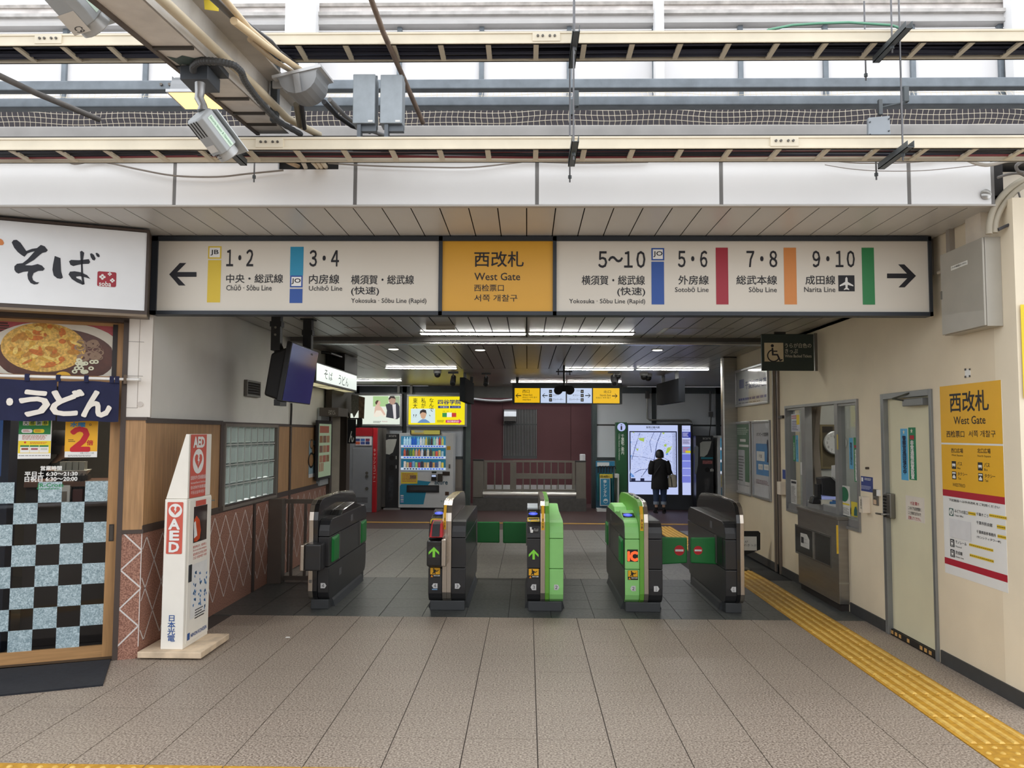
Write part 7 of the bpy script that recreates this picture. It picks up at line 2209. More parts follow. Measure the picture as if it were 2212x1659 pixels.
# exit direction sign
EX_ = facing(16.5)
es = T('exit_sign', 'hanging yellow and white exit direction sign with arrows', 'sign', EX_.at((1222, 872)))
(u0, v1), (u1, v0) = EX_.px((1107, 828)), EX_.px((1344, 873))
MB().box(u0, 16.5, v0, u1, 16.75, v1).build('housing', mat((48, 54, 58), .5), es)
for x in (u0 + .1, u1 - .1):
    MB().box(x - .03, 16.58, v1, x + .03, 16.66, CZ).build('hanger', mat((60, 64, 66), .5), es)
YG = glow((248, 196, 10), .85); WG_ = glow((206, 222, 250), .85)
EF = facing(16.498)
for (a, b, m) in (((562, 294), (833, 452), YG), ((845, 294), (1116, 455), WG_), ((1130, 294), (1401, 457), WG_), ((1413, 294), (1700, 459), YG)):
    q = cO(*b)
    MB().pquad(EF, cO(*a), (q[0], q[1]), .001).build('sign_panel', m, es)
def harrow(fr, c, cx, cy, L, s, m, parent, d=.003):
    u, v = fr.px(c(cx, cy))
    k = .1 * L
    pts = [(0, 0), (.35, .35), (.47, .35), (.2, .07), (.9, .07), (.9, -.07), (.2, -.07), (.47, -.35), (.35, -.35)]
    MB().poly(fr, [(u + s * x * k * 2.6, v + y * k * 2.6) for x, y in pts], d).build('arrow', m, parent)
harrow(EF, cO, 572, 375, .5, 1, INK, es); harrow(EF, cO, 860, 375, .5, 1, INK, es); harrow(EF, cO, 1387, 375, .5, -1, INK, es)
harrow(EF, cP, 280, 287, .5, -1, INK, es)
for c, sx, a, b in ((cO, '西口', (647, 312), (723, 345)), (cO, 'West Exit', (647, 357), (755, 377)), (cO, '西出口 서쪽 출구', (647, 386), (805, 402)), (cO, 'WESTRIO', (647, 413), (738, 429)),
                    (cO, 'エレベーター', (978, 405), (1090, 425)), (cO, 'エレベーター', (1155, 405), (1268, 425)), (cO, 'タクシー', (1193, 362), (1268, 381)), (cO, 'バス', (1230, 313), (1268, 330)), (cO, 'タクシー', (978, 362), (1040, 381)),
                    (cP, '北口', (122, 225), (205, 255)), (cP, 'North Exit', (84, 268), (205, 290)), (cP, '北出口 북쪽 출구', (36, 298), (205, 315))):
    text(EF, sx, c(*a), c(*b), INK, es, d=.003, bold=.008)
for (x, y) in ((935, 312), (935, 357), (935, 404), (1278, 312), (1278, 357), (1278, 404)):
    MB().pquad(EF, cO(x, y), cO(x + 33, y + 35), .003).build('pictogram', INK, es)
    MB().pquad(EF, cO(x + 7, y + 11), cO(x + 26, y + 25), .004).build('pictogram_shape', WHITEP, es)

# dark panels hanging from the ceiling
HP = facing(15.6)
q0, q1 = HP.at((1417, 838)), HP.at((1463, 816))
hp = T('hanging_display', 'dark oblique ceiling monitor above the guide map', 'monitor', HP.at((1440, 880)))
A_ = facing(15.2).at((1417, 880)); B_ = facing(17.3).at((1463, 868))
zt_a = facing(15.2).at((1417, 836)).z; zt_b = zt_a
zb_a = facing(15.2).at((1417, 879)).z
y0, y1 = 15.2, 16.6
x0, x1 = facing(y0).at((1418, 850)).x, facing(y1).at((1464, 850)).x
# the panel runs away from the viewer; its near edge is the tall one at the office side
xn = facing(14.6).at((1466, 850)).x; xf = facing(16.4).at((1418, 850)).x
zt_n = facing(14.6).at((1466, 817)).z; zb_n = facing(14.6).at((1466, 868)).z
MB().hexa([(xf, 16.4, zb_n), (xn, 14.6, zb_n), (xn + .12, 14.62, zb_n), (xf + .12, 16.42, zb_n), (xf, 16.4, zt_n), (xn, 14.6, zt_n), (xn + .12, 14.62, zt_n), (xf + .12, 16.42, zt_n)]).build('casing', mat((22, 24, 28), .8, spec=.1), hp)
for t in (.2, .8):
    x = xf + (xn - xf) * t + .06; y = 16.4 + (14.6 - 16.4) * t
    MB().box(x - .03, y - .03, zt_n, x + .03, y + .03, CZ).build('hanger', mat((90, 92, 94), .4), hp)
h2 = T('hanging_display', 'dark ceiling monitor seen edge-on beside the red wall', 'monitor', facing(15.5).at((1000, 870)))
xa1, xb1 = facing(15.0).at((993, 850)).x, facing(17.0).at((1019, 850)).x
z0, z1 = facing(15.0).at((993, 866)).z, facing(15.0).at((993, 815)).z
MB().hexa([(xa1, 15.0, z0), (xa1 + .1, 15.0, z0), (xb1 + .06, 16.8, z0), (xb1 - .06, 16.8, z0), (xa1, 15.0, z1), (xa1 + .1, 15.0, z1), (xb1 + .06, 16.8, z1), (xb1 - .06, 16.8, z1)]).build('casing', mat((22, 24, 26), .8, spec=.1), h2)
for t in (.2, .8):
    MB().box(xa1 + .05 + (xb1 - xa1) * t - .03, 15 + 1.8 * t, z1, xa1 + .05 + (xb1 - xa1) * t + .03, 15.06 + 1.8 * t, CZ).build('hanger', mat((60, 62, 64), .4), h2)

# ================================================================= REAR WALL OBJECTS
ADY = 19.62
AD = facing(ADY)
def lightbox(a, b, label, m):
    (u0, v1), (u1, v0) = AD.px(a), AD.px(b)
    r = T('advert_lightbox', label, 'lightbox', AD.pt(u0, v0))
    MB().box(u0, ADY, v0, u1, ADY + .16, v1).build('casing', mat((150, 154, 156), .4, .4), r, bevel=.01)
    MB().ring(AD, u0, v0, u1, v1, .05, 0, .02).build('frame', ALU, r, bevel=.006)
    MB().quad(AD, u0 + .05, v0 + .05, u1 - .05, v1 - .05, .003).build('lit_face', m, r)
    for x in (u0 + .1, u1 - .1):
        MB().box(x - .03, ADY + .02, v1, x + .03, ADY + .1, v1 + .25).build('hanger', mat((150, 150, 148), .4, .4), r)
    return r
w1 = lightbox((750, 850), (868, 921), 'glowing wedding photo advert high on rear wall', glow((232, 240, 226), .95))
P1 = lambda pts: [AD.px(cN(*p)) for p in pts]
def gp_(r, pts, m, d, nm):
    MB().poly(AD, P1(pts), d).build(nm, m, r)
gp_(w1, ((312, 455), (470, 455), (470, 560), (312, 560)), glow((176, 214, 150), .9), .005, 'garden_print')
gp_(w1, ((500, 455), (585, 455), (585, 560), (500, 560)), glow((176, 196, 160), .8), .0052, 'garden_print')
gp_(w1, ((440, 540), (500, 520), (560, 520), (585, 560), (585, 670), (560, 690), (445, 670), (455, 600)), glow((60, 62, 72), .8), .006, 'suit_print')
gp_(w1, ((470, 480), (490, 455), (530, 455), (545, 480), (540, 520), (520, 545), (490, 535), (475, 510)), glow((196, 160, 140), .8), .007, 'face_print')
gp_(w1, ((470, 480), (488, 452), (530, 452), (546, 490), (530, 478), (500, 472), (478, 492)), glow((54, 42, 40), .8), .008, 'hair_print')
gp_(w1, ((510, 540), (545, 535), (550, 680), (525, 690)), glow((230, 226, 226), .9), .0085, 'shirt_print')
gp_(w1, ((318, 660), (325, 600), (360, 575), (410, 575), (450, 650), (430, 670), (400, 650), (350, 670)), glow((244, 236, 220), .95), .006, 'dress_print')
gp_(w1, ((330, 580), (340, 545), (375, 545), (400, 570), (440, 640), (425, 650), (390, 600), (345, 600), (325, 640)), glow((230, 196, 176), .9), .0065, 'arm_print')
gp_(w1, ((345, 520), (358, 500), (385, 505), (390, 530), (375, 550), (350, 545)), glow((226, 190, 170), .9), .007, 'face_print')
gp_(w1, ((335, 515), (350, 497), (372, 497), (362, 515), (350, 540), (338, 535)), glow((90, 64, 54), .8), .008, 'hair_print')
text(AD, 'Anniversary', cN(405, 705), cN(460, 722), glow((190, 70, 90), .8), w1, d=.009)
lines(AD, cN(315, 708), cN(400, 735), 2, glow((120, 130, 120), .6), w1, d=.007, seed=3)
w2 = lightbox((879, 852), (1008, 922), 'glowing yellow school advert high on rear wall', glow((250, 232, 10), .95))
text(AD, '東大に', cN(722, 475), cN(765, 632), INK, w2, d=.006, vert=True, bold=.01); text(AD, '!?', cN(724, 640), cN(760, 668), INK, w2, d=.008)
text(AD, '私が', cN(806, 475), cN(850, 572), INK, w2, d=.006, vert=True, bold=.01); text(AD, 'なんで、', cN(888, 475), cN(932, 660), INK, w2, d=.009, vert=True, bold=.01)
gp_(w2, ((700, 582), (948, 582), (948, 728), (700, 728)), glow((214, 234, 236), .95), .007, 'photo_print')
gp_(w2, ((765, 728), (790, 705), (815, 690), (850, 690), (880, 708), (900, 728)), glow((110, 150, 200), .9), .008, 'jacket_print')
gp_(w2, ((795, 640), (800, 605), (830, 592), (855, 605), (858, 645), (845, 680), (825, 690), (805, 675)), glow((214, 172, 140), .9), .009, 'face_print')
gp_(w2, ((790, 640), (795, 605), (825, 588), (855, 598), (862, 640), (850, 625), (820, 618), (800, 630)), glow((46, 40, 40), .9), .010, 'hair_print')
text(AD, '四谷学院', cN(978, 490), cN(1212, 538), glow((30, 50, 120), .8), w2, d=.006, bold=.03)
for a, b, sx in (((978, 552), (1088, 578), '千葉校'), ((1100, 552), (1210, 578), 'オンライン校')):
    MB().pquad(AD, cN(*a), cN(*b), .006).build('blue_label', glow((36, 60, 140), .8), w2)
    text(AD, sx, cN(a[0] + 18, a[1] + 5), cN(b[0] - 12, b[1] - 5), glow((240, 240, 240), .8), w2, d=.008)
for a, b, m in (((1022, 625), (1068, 668), (60, 150, 80)), ((1068, 622), (1118, 668), (244, 246, 240)), ((1118, 625), (1164, 668), (206, 60, 50))):
    MB().pquad(AD, cN(*a), cN(*b), .006).build('print_tile', glow(m, .9), w2)
gp_(w2, ((1056, 698), (1190, 698), (1190, 686), (1222, 712), (1190, 738), (1190, 726), (1056, 726)), glow((206, 40, 120), .9), .006, 'arrow_print')
text(AD, '北口徒歩2分', cN(1070, 704), cN(1192, 720), glow((246, 240, 240), .9), w2, d=.008, bold=.03)
lines(AD, cN(968, 700), cN(1045, 725), 2, glow((60, 60, 30), .6), w2, d=.006, seed=8)
text(AD, '55段階', cN(1025, 605), cN(1160, 614), glow((70, 70, 30), .6), w2, d=.006)

# ---- drinks vending machine
VY = 19.05
VF = facing(VY)
def vending(a, b, label, full=True):
    (u0, v1), (u1, v0) = VF.px(a), VF.px(b)
    v0 = Z_REAR
    r = T('vending_machine', label, 'vending machine', ((u0 + u1) / 2, VY, Z_REAR))
    MB().box(u0, VY, v0 + .05, u1, VY + .65, v1).build('cabinet', mat((196, 198, 200), .4, 0, .02), r, bevel=.01)
    MB().box(u0 + .03, VY + .05, v0, u1 - .03, VY + .6, v0 + .05).build('plinth', BLACK, r)
    return r, u0, u1, v0, v1
vm, u0, u1, v0, v1 = vending(c2(15, 608), c2(752, 1640), 'white and teal drinks vending machine with lit rows')
TEAL = mat((38, 128, 160), .4, 0, .02)
rows_ = [(652, 775, 775, 808), (815, 928, 928, 962), (968, 1085, 1085, 1120)]
VFR = [ [(180, 214, 236)] * 3 + [(40, 90, 190)] * 2 + [(120, 180, 220), (214, 214, 220), (190, 206, 214), (196, 180, 90), (70, 90, 60), (70, 50, 50), (150, 200, 170), (220, 214, 210), (180, 60, 50), (190, 190, 90)],
        [(190, 90, 70), (70, 60, 50), (80, 120, 60), (150, 160, 60), (190, 150, 140), (190, 110, 60), (200, 200, 210), (60, 50, 40), (200, 190, 170), (80, 70, 60), (150, 170, 110), (214, 90, 70), (200, 190, 120), (170, 200, 210)],
        [(214, 206, 200), (200, 180, 130), (170, 70, 80), (120, 160, 200), (160, 190, 120), (170, 60, 80), (60, 60, 70), (190, 160, 110), (214, 190, 150), (70, 60, 90), (200, 150, 90), (80, 90, 130), (200, 200, 200), (220, 200, 90)]]
for ri, (ya_, yb_, yc_, yd_) in enumerate(rows_):
    (a0_, b1_), (a1_, b0_) = VF.px(c2(42, ya_)), VF.px(c2(655, yb_))
    rc = MB().fbox(VF, a0_, b0_, a1_, b1_, .001, .006).build('display_bay', glow((60, 150, 190), .55) if ri == 0 else mat((38, 122, 156), .4, emit=.18), vm)
    (s0_, t1_), (s1_, t0_) = VF.px(c2(42, yc_)), VF.px(c2(650, yd_))
    sf = MB().fbox(VF, a0_, t0_, a1_, t1_, .001, .03).build('price_shelf', glow((206, 226, 246), .8), vm)
    nb_ = len(VFR[ri])
    pit = (a1_ - a0_ - .10) / nb_
    for i in range(nb_):
        x = a0_ + .06 + (i + .5) * pit
        hgt = (b1_ - b0_) * (.92 if ri == 0 else (.9 if i < 10 and ri == 1 else .62 + .12 * ((i * 7) % 3 == 0)))
        c_ = VFR[ri][i]
        bt = MB()
        if ri == 0 or (ri == 1 and i < 10):
            bt.tube([VF.pt(x, b0_, .045), VF.pt(x, b0_ + hgt * .7, .045), VF.pt(x, b0_ + hgt * .85, .045), VF.pt(x, b0_ + hgt, .045)], [pit * .42, pit * .42, pit * .22, pit * .2], 8)
        else:
            bt.tube([VF.pt(x, b0_, .045), VF.pt(x, b0_ + hgt, .045)], pit * .4, 8)
        o = bt.build('sample_drink', mat(c_, .3, emit=.32, var=.25, scale=26), vm, smooth=True)
        MB().fbox(VF, x - pit * .34, t0_ + (t1_ - t0_) * .25, x + pit * .34, t0_ + (t1_ - t0_) * .75, .03, .036).build('select_button', glow((40, 80, 220), .8) if (ri < 2 or i > 4) else BLACK, vm)
tp = MB().pbox(VF, c2(170, 560), c2(592, 634), .0, .05).build('topper', BLACK, vm, bevel=.02)
MB().pquad(VF, c2(186, 570), c2(578, 628), .052).build('topper_print', glow((206, 196, 90), .5), tp)
lines(VF, c2(230, 575), c2(370, 605), 2, glow((60, 110, 190), .6), tp, d=.054, seed=3); lines(VF, c2(190, 608), c2(380, 628), 1, glow((130, 40, 80), .6), tp, d=.054, seed=4)
po_ = MB().pbox(VF, c2(42, 1150), c2(266, 1306), 0, .008).build('promo_sheet', mat((216, 196, 60), .5), vm)
lines(VF, c2(60, 1165), c2(250, 1290), 6, mat((180, 80, 90), .5), po_, d=.01, seed=9)
MB().pquad(VF, c2(165, 1190), c2(250, 1240), .011).build('promo_photo', mat((130, 100, 80), .5, var=.4, scale=30), po_)
gp2 = lambda pts, m, d, nm, par=vm: MB().poly(VF, [VF.px(c2(*p)) for p in pts], d).build(nm, m, par)
gp2(((22, 1590), (24, 1340), (42, 1315), (262, 1305), (270, 1260), (450, 1280), (415, 1322), (382, 1435), (350, 1592)), TEAL, .003, 'teal_graphic')
ch_ = MB().pbox(VF, c2(120, 1325), c2(565, 1428), .0, .02).build('collection_chute', mat((34, 34, 36), .4), vm, bevel=.008)
MB().pquad(VF, c2(160, 1345), c2(530, 1400), .022).build('chute_flap', mat((66, 68, 72), .2), ch_)
cp_ = MB().pbox(VF, c2(460, 1178), c2(530, 1265), 0, .03).build('card_reader', BLACK, vm, bevel=.006)
MB().pquad(VF, c2(466, 1185), c2(522, 1212), .032).build('reader_screen', glow((190, 206, 240), .8), cp_)
MB().pbox(VF, c2(545, 1170), c2(612, 1275), 0, .02).build('coin_unit', mat((54, 48, 42), .4), vm)
MB().pbox(VF, c2(612, 1140), c2(712, 1195), 0, .012).build('logo_sticker', mat((44, 34, 28), .4), vm)
MB().pquad(VF, c2(464, 1137), c2(528, 1162), .004).build('price_display', mat((24, 40, 24), .3), vm)
text(VF, 'acure', c2(503, 1275), c2(682, 1318), mat((30, 76, 96), .5), vm, d=.004, bold=.02)
MB().pquad(VF, c2(672, 790), c2(722, 842), .004).build('caution_sticker', mat((206, 158, 40), .5), vm)
MB().pbox(VF, c2(698, 1040), c2(720, 1095), 0, .01).build('lock', STEELD, vm)
MB().pquad(VF, c2(648, 1418), c2(700, 1470), .004).build('emblem', mat((70, 44, 30), .4), vm)
text(VF, 'R-C', c2(590, 1536), c2(640, 1560), mat((60, 110, 90), .5), vm, d=.004)
for k in range(4):
    MB().pquad(VF, c2(35, 1462 + 28 * k), c2(75, 1482 + 28 * k), .004).build('small_label', mat((200 - 40 * (k % 2), 206 - 40 * (k % 2), 210), .5), vm)
v2, u0, u1, v0, v1 = vending(cP(1400, 730), cP(1900, 1640), 'second drinks vending machine partly hidden by steel end post')
for k, (ya_, yb_) in enumerate(((762, 866), (898, 1002), (1030, 1132))):
    (a0_, b1_), (a1_, b0_) = VF.px(cP(1432, ya_)), VF.px(cP(1860, yb_))
    MB().fbox(VF, a0_, b0_, a1_, b1_, .001, .006).build('display_bay', glow((60, 150, 190), .5) if k < 2 else mat((38, 122, 156), .4, emit=.2), v2)
    MB().fbox(VF, a0_, b0_ - .06, a1_, b0_, .001, .03).build('price_shelf', glow((214, 226, 240), .8), v2)
    for i in range(5):
        x = a0_ + .07 + i * .075
        h = (b1_ - b0_) * (.9 if k < 2 else .6)
        MB().tube([VF.pt(x, b0_, .04), VF.pt(x, b0_ + h * .7, .04), VF.pt(x, b0_ + h, .04)], [.03, .03, .016 if k < 2 else .03], 8).build('sample_drink', mat(((170, 200, 225), (214, 214, 200), (190, 90, 70), (120, 160, 90), (200, 180, 90))[(i + k) % 5], .3, emit=.3), v2, smooth=True)
        MB().fbox(VF, x - .025, b0_ - .045, x + .025, b0_ - .015, .03, .036).build('select_button', BLACK, v2)
MB().pbox(VF, cP(1440, 1175), cP(1700, 1305), 0, .006).build('promo_sheet', mat((206, 190, 80), .5, var=.3, scale=12), v2)
MB().pquad(VF, cP(1440, 1312), cP(1700, 1600), .004).build('teal_graphic', TEAL, v2)
# bright lightbox at the right
w3 = lightbox(cP(1470, 285), cP(1820, 655), 'glowing advert lightbox cut by the steel end post', glow((226, 236, 246), .95))
MB().pquad(AD, cP(1485, 300), cP(1800, 420), .006).build('blue_print', glow((60, 150, 220), .9), w3)
MB().pquad(AD, cP(1485, 430), cP(1800, 450), .006).build('yellow_print', glow((240, 210, 60), .9), w3)

# ---- black recycling bins
def bin_(a, b, c, label, leaf, holes, name_px):
    (u0, v1), (u1, _) = VF.px(a), VF.px(b)
    r = T('recycling_bin', label, 'recycling bin', ((u0 + u1) / 2, VY, Z_REAR))
    MB().box(u0 + .015, VY + .02, Z_REAR, u1 - .015, VY + .55, v1).build('cabinet', mat((34, 35, 38), .4), r, bevel=.01)
    VB = facing(VY + .02)
    MB().poly(VB, [VB.px(c(*p)) for p in leaf], .003).build('leaf_graphic', mat((176, 178, 172), .5), r)
    for (hx, hy) in holes:
        u, v = VB.px(c(hx, hy))
        MB().tube([VB.pt(u, v, 0), VB.pt(u, v, .006)], .06, 18).build('bottle_hole', mat((6, 6, 6), .6), r)
    text(VB, 'acure', c(*name_px[0]), c(*name_px[1]), mat((190, 190, 186), .5), r, d=.004)
    return r, VB
rb, VB = bin_(cN(438, 838), cN(572, 1580), cN, 'black recycling bin beside the white vending machine', ((443, 905), (470, 895), (556, 893), (540, 960), (515, 1030), (480, 1052), (443, 1045)), ((505, 1087), (503, 1182)), ((473, 852), (550, 872)))
for (x, y) in ((545, 1085), (545, 1180)):
    MB().pquad(VB, cN(x, y - 18), cN(x + 8, y + 14), .004).build('bottle_symbol', mat((190, 190, 186), .5), rb)
MB().poly(VB, [VB.px(cN(*p)) for p in ((470, 1275), (528, 1270), (520, 1480), (478, 1530), (465, 1500))], .004).build('clear_window', mat((60, 62, 66), .15, 0, .4, 10), rb)
MB().box(*[facing(VY).px(cN(420, 1575))[0], VY - .03, Z_REAR], facing(VY).px(cN(590, 1580))[0], VY + .02, Z_REAR + .04).build('kick_rail', mat((150, 150, 150), .4, .4), rb)
rb, VB = bin_(cP(1150, 732), cP(1368, 1540), cP, 'black recycling bin beside the guide map', ((1203, 815), (1230, 797), (1332, 793), (1315, 870), (1285, 940), (1250, 968), (1203, 965)), ((1283, 1113),), ((1233, 752), (1322, 774)))
MB().poly(VB, [VB.px(cP(*p)) for p in ((1145, 860), (1165, 840), (1185, 860), (1180, 1060), (1160, 1165), (1145, 1160))], .004).build('curved_trim', mat((120, 126, 134), .3), rb)
MB().pquad(VB, cP(1213, 973), cP(1350, 993), .004).build('teal_label', mat((40, 130, 150), .5), rb)
MB().pquad(VB, cP(1232, 1010), cP(1342, 1048), .004).build('red_label', mat((150, 90, 90), .5, var=.4, scale=40), rb)
MB().poly(VB, [VB.px(cP(*p)) for p in ((1250, 1215), (1315, 1215), (1300, 1370), (1262, 1370))], .004).build('clear_window', mat((66, 66, 68), .15, 0, .3, 10), rb)
for k in range(3):
    MB().pquad(VB, cP(1318 + 14 * k, 1105 - 8 * (k % 2)), cP(1328 + 14 * k, 1132), .004).build('bottle_symbol', mat((190, 190, 186), .5), rb)
# steel side panel and red card machine on the left
CMF = facing(18.4)
cm = T('cash_machine', 'red framed steel cash machine booth beside the noodle shop', 'cash machine', CMF.at(cN(200, 1620)))
(u0, v1), (u1, _) = CMF.px(cN(-60, 775)), CMF.px(cN(300, 1600))
MB().box(u0, 18.4, Z_REAR, u1, 19.2, v1).build('cabinet', mat((150, 156, 164), .4, .4), cm, bevel=.006)
MB().box(u1, 18.5, Z_REAR, u1 + .08, 19.2, v1).build('cabinet_side', mat((150, 146, 142), .35, .6), cm)
MB().box(u1, 18.38, Z_REAR, u1 + .1, 18.5, v1).build('red_frame', mat((176, 28, 38), .45), cm, bevel=.01)
MB().box(u0, 18.37, CMF.px(cN(200, 862))[1], u1, 18.4, v1).build('red_header', mat((150, 24, 34), .45), cm)
pn = MB().pbox(CMF, cN(138, 862), cN(298, 958), 0, .02).build('card_panel', mat((216, 218, 222), .4), cm)
for i in range(3):
    for j in range(2):
        MB().pquad(CMF, cN(137 + i * 50, 888 + j * 32), cN(180 + i * 50, 916 + j * 32), .022).build('card_logo', mat(((60, 70, 120), (60, 110, 180), (120, 60, 90), (190, 90, 60), (60, 80, 150), (40, 60, 120))[i + 3 * j], .5, var=.3, scale=40), pn)
dd = MB().pbox(CMF, cN(108, 985), cN(292, 1600), 0, .012).build('service_door', mat((160, 166, 174), .35, .5, .05, 2), cm, bevel=.004)
for y in (1240, 1275, 1400):
    q = CMF.at(cN(250, y), .012); MB().tube([q, q + V((0, -.02, 0))], .035, 12).build('lock', STEELD, dd)
for k in range(5):
    MB().pquad(CMF, cN(140, 1490 + k * 12), cN(258, 1495 + k * 12), .014).build('vent_slot', BLACK, dd)
SPN = facing(18.378)
text(SPN, 'キャッシュコーナー', cN(318, 990), cN(336, 1330), mat((220, 206, 200), .5), cm, d=.002, vert=True)
MB().pbox(facing(19.3), cN(335, 782), cN(440, 1590), -.4, 0).build('steel_partition', mat((136, 132, 128), .35, .6, .08, 3), label='brushed steel partition between red machine and recycling bin', cat='partition', bevel=.004)

# ---- fence gate in the opening
FGY = 19.0
FGF = facing(FGY)
fg2 = T('steel_fence', 'grey steel folding fence closing the rear opening', 'fence', FGF.at((1150, 1100)))
FST = mat((116, 112, 104), .4, .5, .08, 3)
O_ = lambda a, b, d0, d1, nm, m=FST, par=None: MB().pbox(FGF, cO(*a), cO(*b), d0, d1).build(nm, m, par or fg2, bevel=.004)
O_((112, 1075), (222, 1480), -.25, .02, 'end_box'); O_((1226, 1090), (1335, 1500), -.25, .02, 'end_box')
MB().pbox(FGF, cO(108, 1068), cO(225, 1082), -.26, .03).build('box_cap', mat((50, 50, 50), .4, .4), fg2); MB().pbox(FGF, cO(1222, 1083), cO(1338, 1096), -.26, .03).build('box_cap', mat((50, 50, 50), .4, .4), fg2)
for (a0_, a1_) in ((228, 545), (545, 1218)):
    O_((a0_, 1078), (a1_, 1103), -.05, 0, 'top_rail'); O_((a0_, 1392), (a1_, 1420), -.05, 0, 'bottom_rail')
    O_((a0_, 1103), (a0_ + 33, 1392), -.05, 0, 'stile'); O_((a1_ - 32, 1103), (a1_, 1392), -.05, 0, 'stile')
for x in (345, 430):
    O_((x - 6, 1103), (x + 6, 1392), -.035, -.01, 'bar')
for x in (653, 730, 806, 882, 958, 1034, 1110):
    O_((x - 6, 1103), (x + 6, 1392), -.035, -.01, 'bar')
O_((578, 1220), (1185, 1282), -.045, -.002, 'cross_board')
MB().tube([FGF.at(cO(218, 1440), .03), FGF.at(cO(1228, 1447), .03)], .055, 14).build('lower_tube', mat((220, 218, 212), .25, .5), fg2, smooth=True)
MB().box(FGF.px(cO(110, 1500))[0], FGY - .06, Z_REAR, FGF.px(cO(1338, 1500))[0], FGY + .5, FGF.px(cO(700, 1488))[1]).build('stone_kerb', mat((74, 72, 70), .7, 0, .15, 12), fg2)
# white boards behind the fence
f = facing(20.4)
for x0_, x1_ in ((250, 640), (640, 1020), (1020, 1260)):
    (a0_, b1_), (a1_, _) = f.px(cO(x0_, 1345)), f.px(cO(x1_ - 6, 1420))
    MB().box(a0_, 20.4, Z_REAR, a1_, 20.45, b1_).build('white_board', mat((200, 200, 202), .5, 0, .12, 5), label='white board behind the rear fence, %s' % ('under the short fence leaf', 'at the middle', 'at the map side')[(x0_ > 300) + (x0_ > 700)], cat='board')
MB().tube([facing(20.97).at(cO(118, 412)), facing(20.97).at(cO(250, 428)), facing(20.97).at(cO(400, 434)), facing(20.97).at(cO(535, 420))], .03, 8).build('white_curve', mat((230, 230, 230), .4, emit=.0), label='white curved line in front of the dark red wall', cat='pipe', smooth=True)  # curved white line drawn as a thin tube
# vent hood on the red wall window
vh = T('vent_hood', 'shiny steel vent hood on the barred red wall window', 'vent hood', RB.at(cO(515, 660)))
(u0, v1), (u1, v0) = RB.px(cO(450, 530)), RB.px(cO(582, 655))
MB().prism([RB.pt(u0, v0, 0), RB.pt(u0, v0 + .0, .35), RB.pt(u0, v0 + .12, .4), RB.pt(u0, v1 - .05, .3), RB.pt(u0, v1, .2), RB.pt(u0, v1, 0)], RB.u * (u1 - u0)).build('hood_body', mat((200, 202, 204), .3, .7), vh, bevel=.01)
MB().fbox(RB, u0 + .03, v0 - .03, u1 - .03, v0, .02, .3).build('hood_outlet', BLACK, vh)
# low furniture beyond
(a0_, b1_), (a1_, _) = facing(20.0).px(cO(1268, 1010)), facing(20.0).px(cO(1330, 1082))
MB().box(a0_, 20.0, Z_REAR, a1_, 20.06, b1_).build('white_chair_back', mat((214, 216, 220), .4), label='white chair back beyond the fence at opening edge', cat='chair', bevel=.02)

# ---- guide map board
IY = 19.45
IF2 = facing(IY)
im = T('guide_map', 'large lit station guide map board with green information post', 'map board', IF2.at((1415, 1100)))
(u0, v1), (u1, _) = IF2.px(cP(385, 592)), IF2.px(cP(1132, 1500))
ug0 = IF2.px(cP(265, 600))[0]
MB().box(u0, IY, Z_REAR, u1, IY + .3, v1).build('housing', mat((48, 52, 58), .4), im, bevel=.006)
MB().box(ug0, IY - .02, Z_REAR, u0, IY + .3, v1 + .02).build('green_post', mat((34, 92, 56), .45), im, bevel=.004)
IFG = facing(IY - .02)
u, v = IFG.px(cP(323, 636))
MB().disc(IFG, u, v, .102, .003, 28).build('info_disc', glow((190, 200, 250), .85), im)
text(IFG, 'i', cP(313, 605), cP(333, 668), INK, im, d=.005)
text(IFG, '千葉駅ご案内', cP(320, 715), cP(354, 942), mat((206, 214, 206), .5, emit=.25), im, d=.003, vert=True, bold=.02)
text(IFG, 'Chiba Station Information', cP(290, 710), cP(310, 1005), mat((190, 202, 190), .5, emit=.2), im, d=.003, rot=True)
MAPW = glow((196, 208, 250), .92)
mp = MB().pquad(IF2, cP(398, 612), cP(960, 1392), .004).build('map_face', MAPW, im)
text(IF2, '駅周辺案内図', cP(602, 626), cP(750, 650), INK, mp, d=.006, bold=.02); text(IF2, 'Guide Map', cP(638, 654), cP(716, 667), glow((60, 80, 150), .6), mp, d=.006)
NVY = glow((24, 30, 66), .8)
(a0_, b1_), (a1_, b0_) = IF2.px(cP(412, 680)), IF2.px(cP(948, 1252))
MB().ring(IF2, a0_, b0_, a1_, b1_, .028, .005, .0055).build('map_border', NVY, mp)
fm = facing(IY - .006)
rnd = random.Random(21)
mb = MB()
def mline(mb, pts, w):
    q = [IF2.px(cP(*p)) for p in pts]
    for (x0_, y0_), (x1_, y1_) in zip(q, q[1:]):
        d = V((x1_ - x0_, y1_ - y0_, 0)); n = V((-d.y, d.x, 0)).normalized() * w
        mb.add([IF2.pt(x0_ - n.x, y0_ - n.y, .0075), IF2.pt(x1_ - n.x, y1_ - n.y, .0075), IF2.pt(x1_ + n.x, y1_ + n.y, .0075), IF2.pt(x0_ + n.x, y0_ + n.y, .0075)], [(0, 1, 2, 3)])
mline(mb, [(770, 690), (720, 820), (690, 1000), (545, 1195)], .009); mline(mb, [(530, 700), (480, 850), (440, 1000)], .007); mline(mb, [(690, 690), (640, 800), (660, 920)], .006); mline(mb, [(470, 1150), (540, 1110), (620, 1105)], .008); mline(mb, [(440, 960), (560, 970), (690, 1000), (800, 980), (890, 1030)], .005)
mb.build('map_railway', glow((90, 104, 160), .8), mp)
mb = MB()
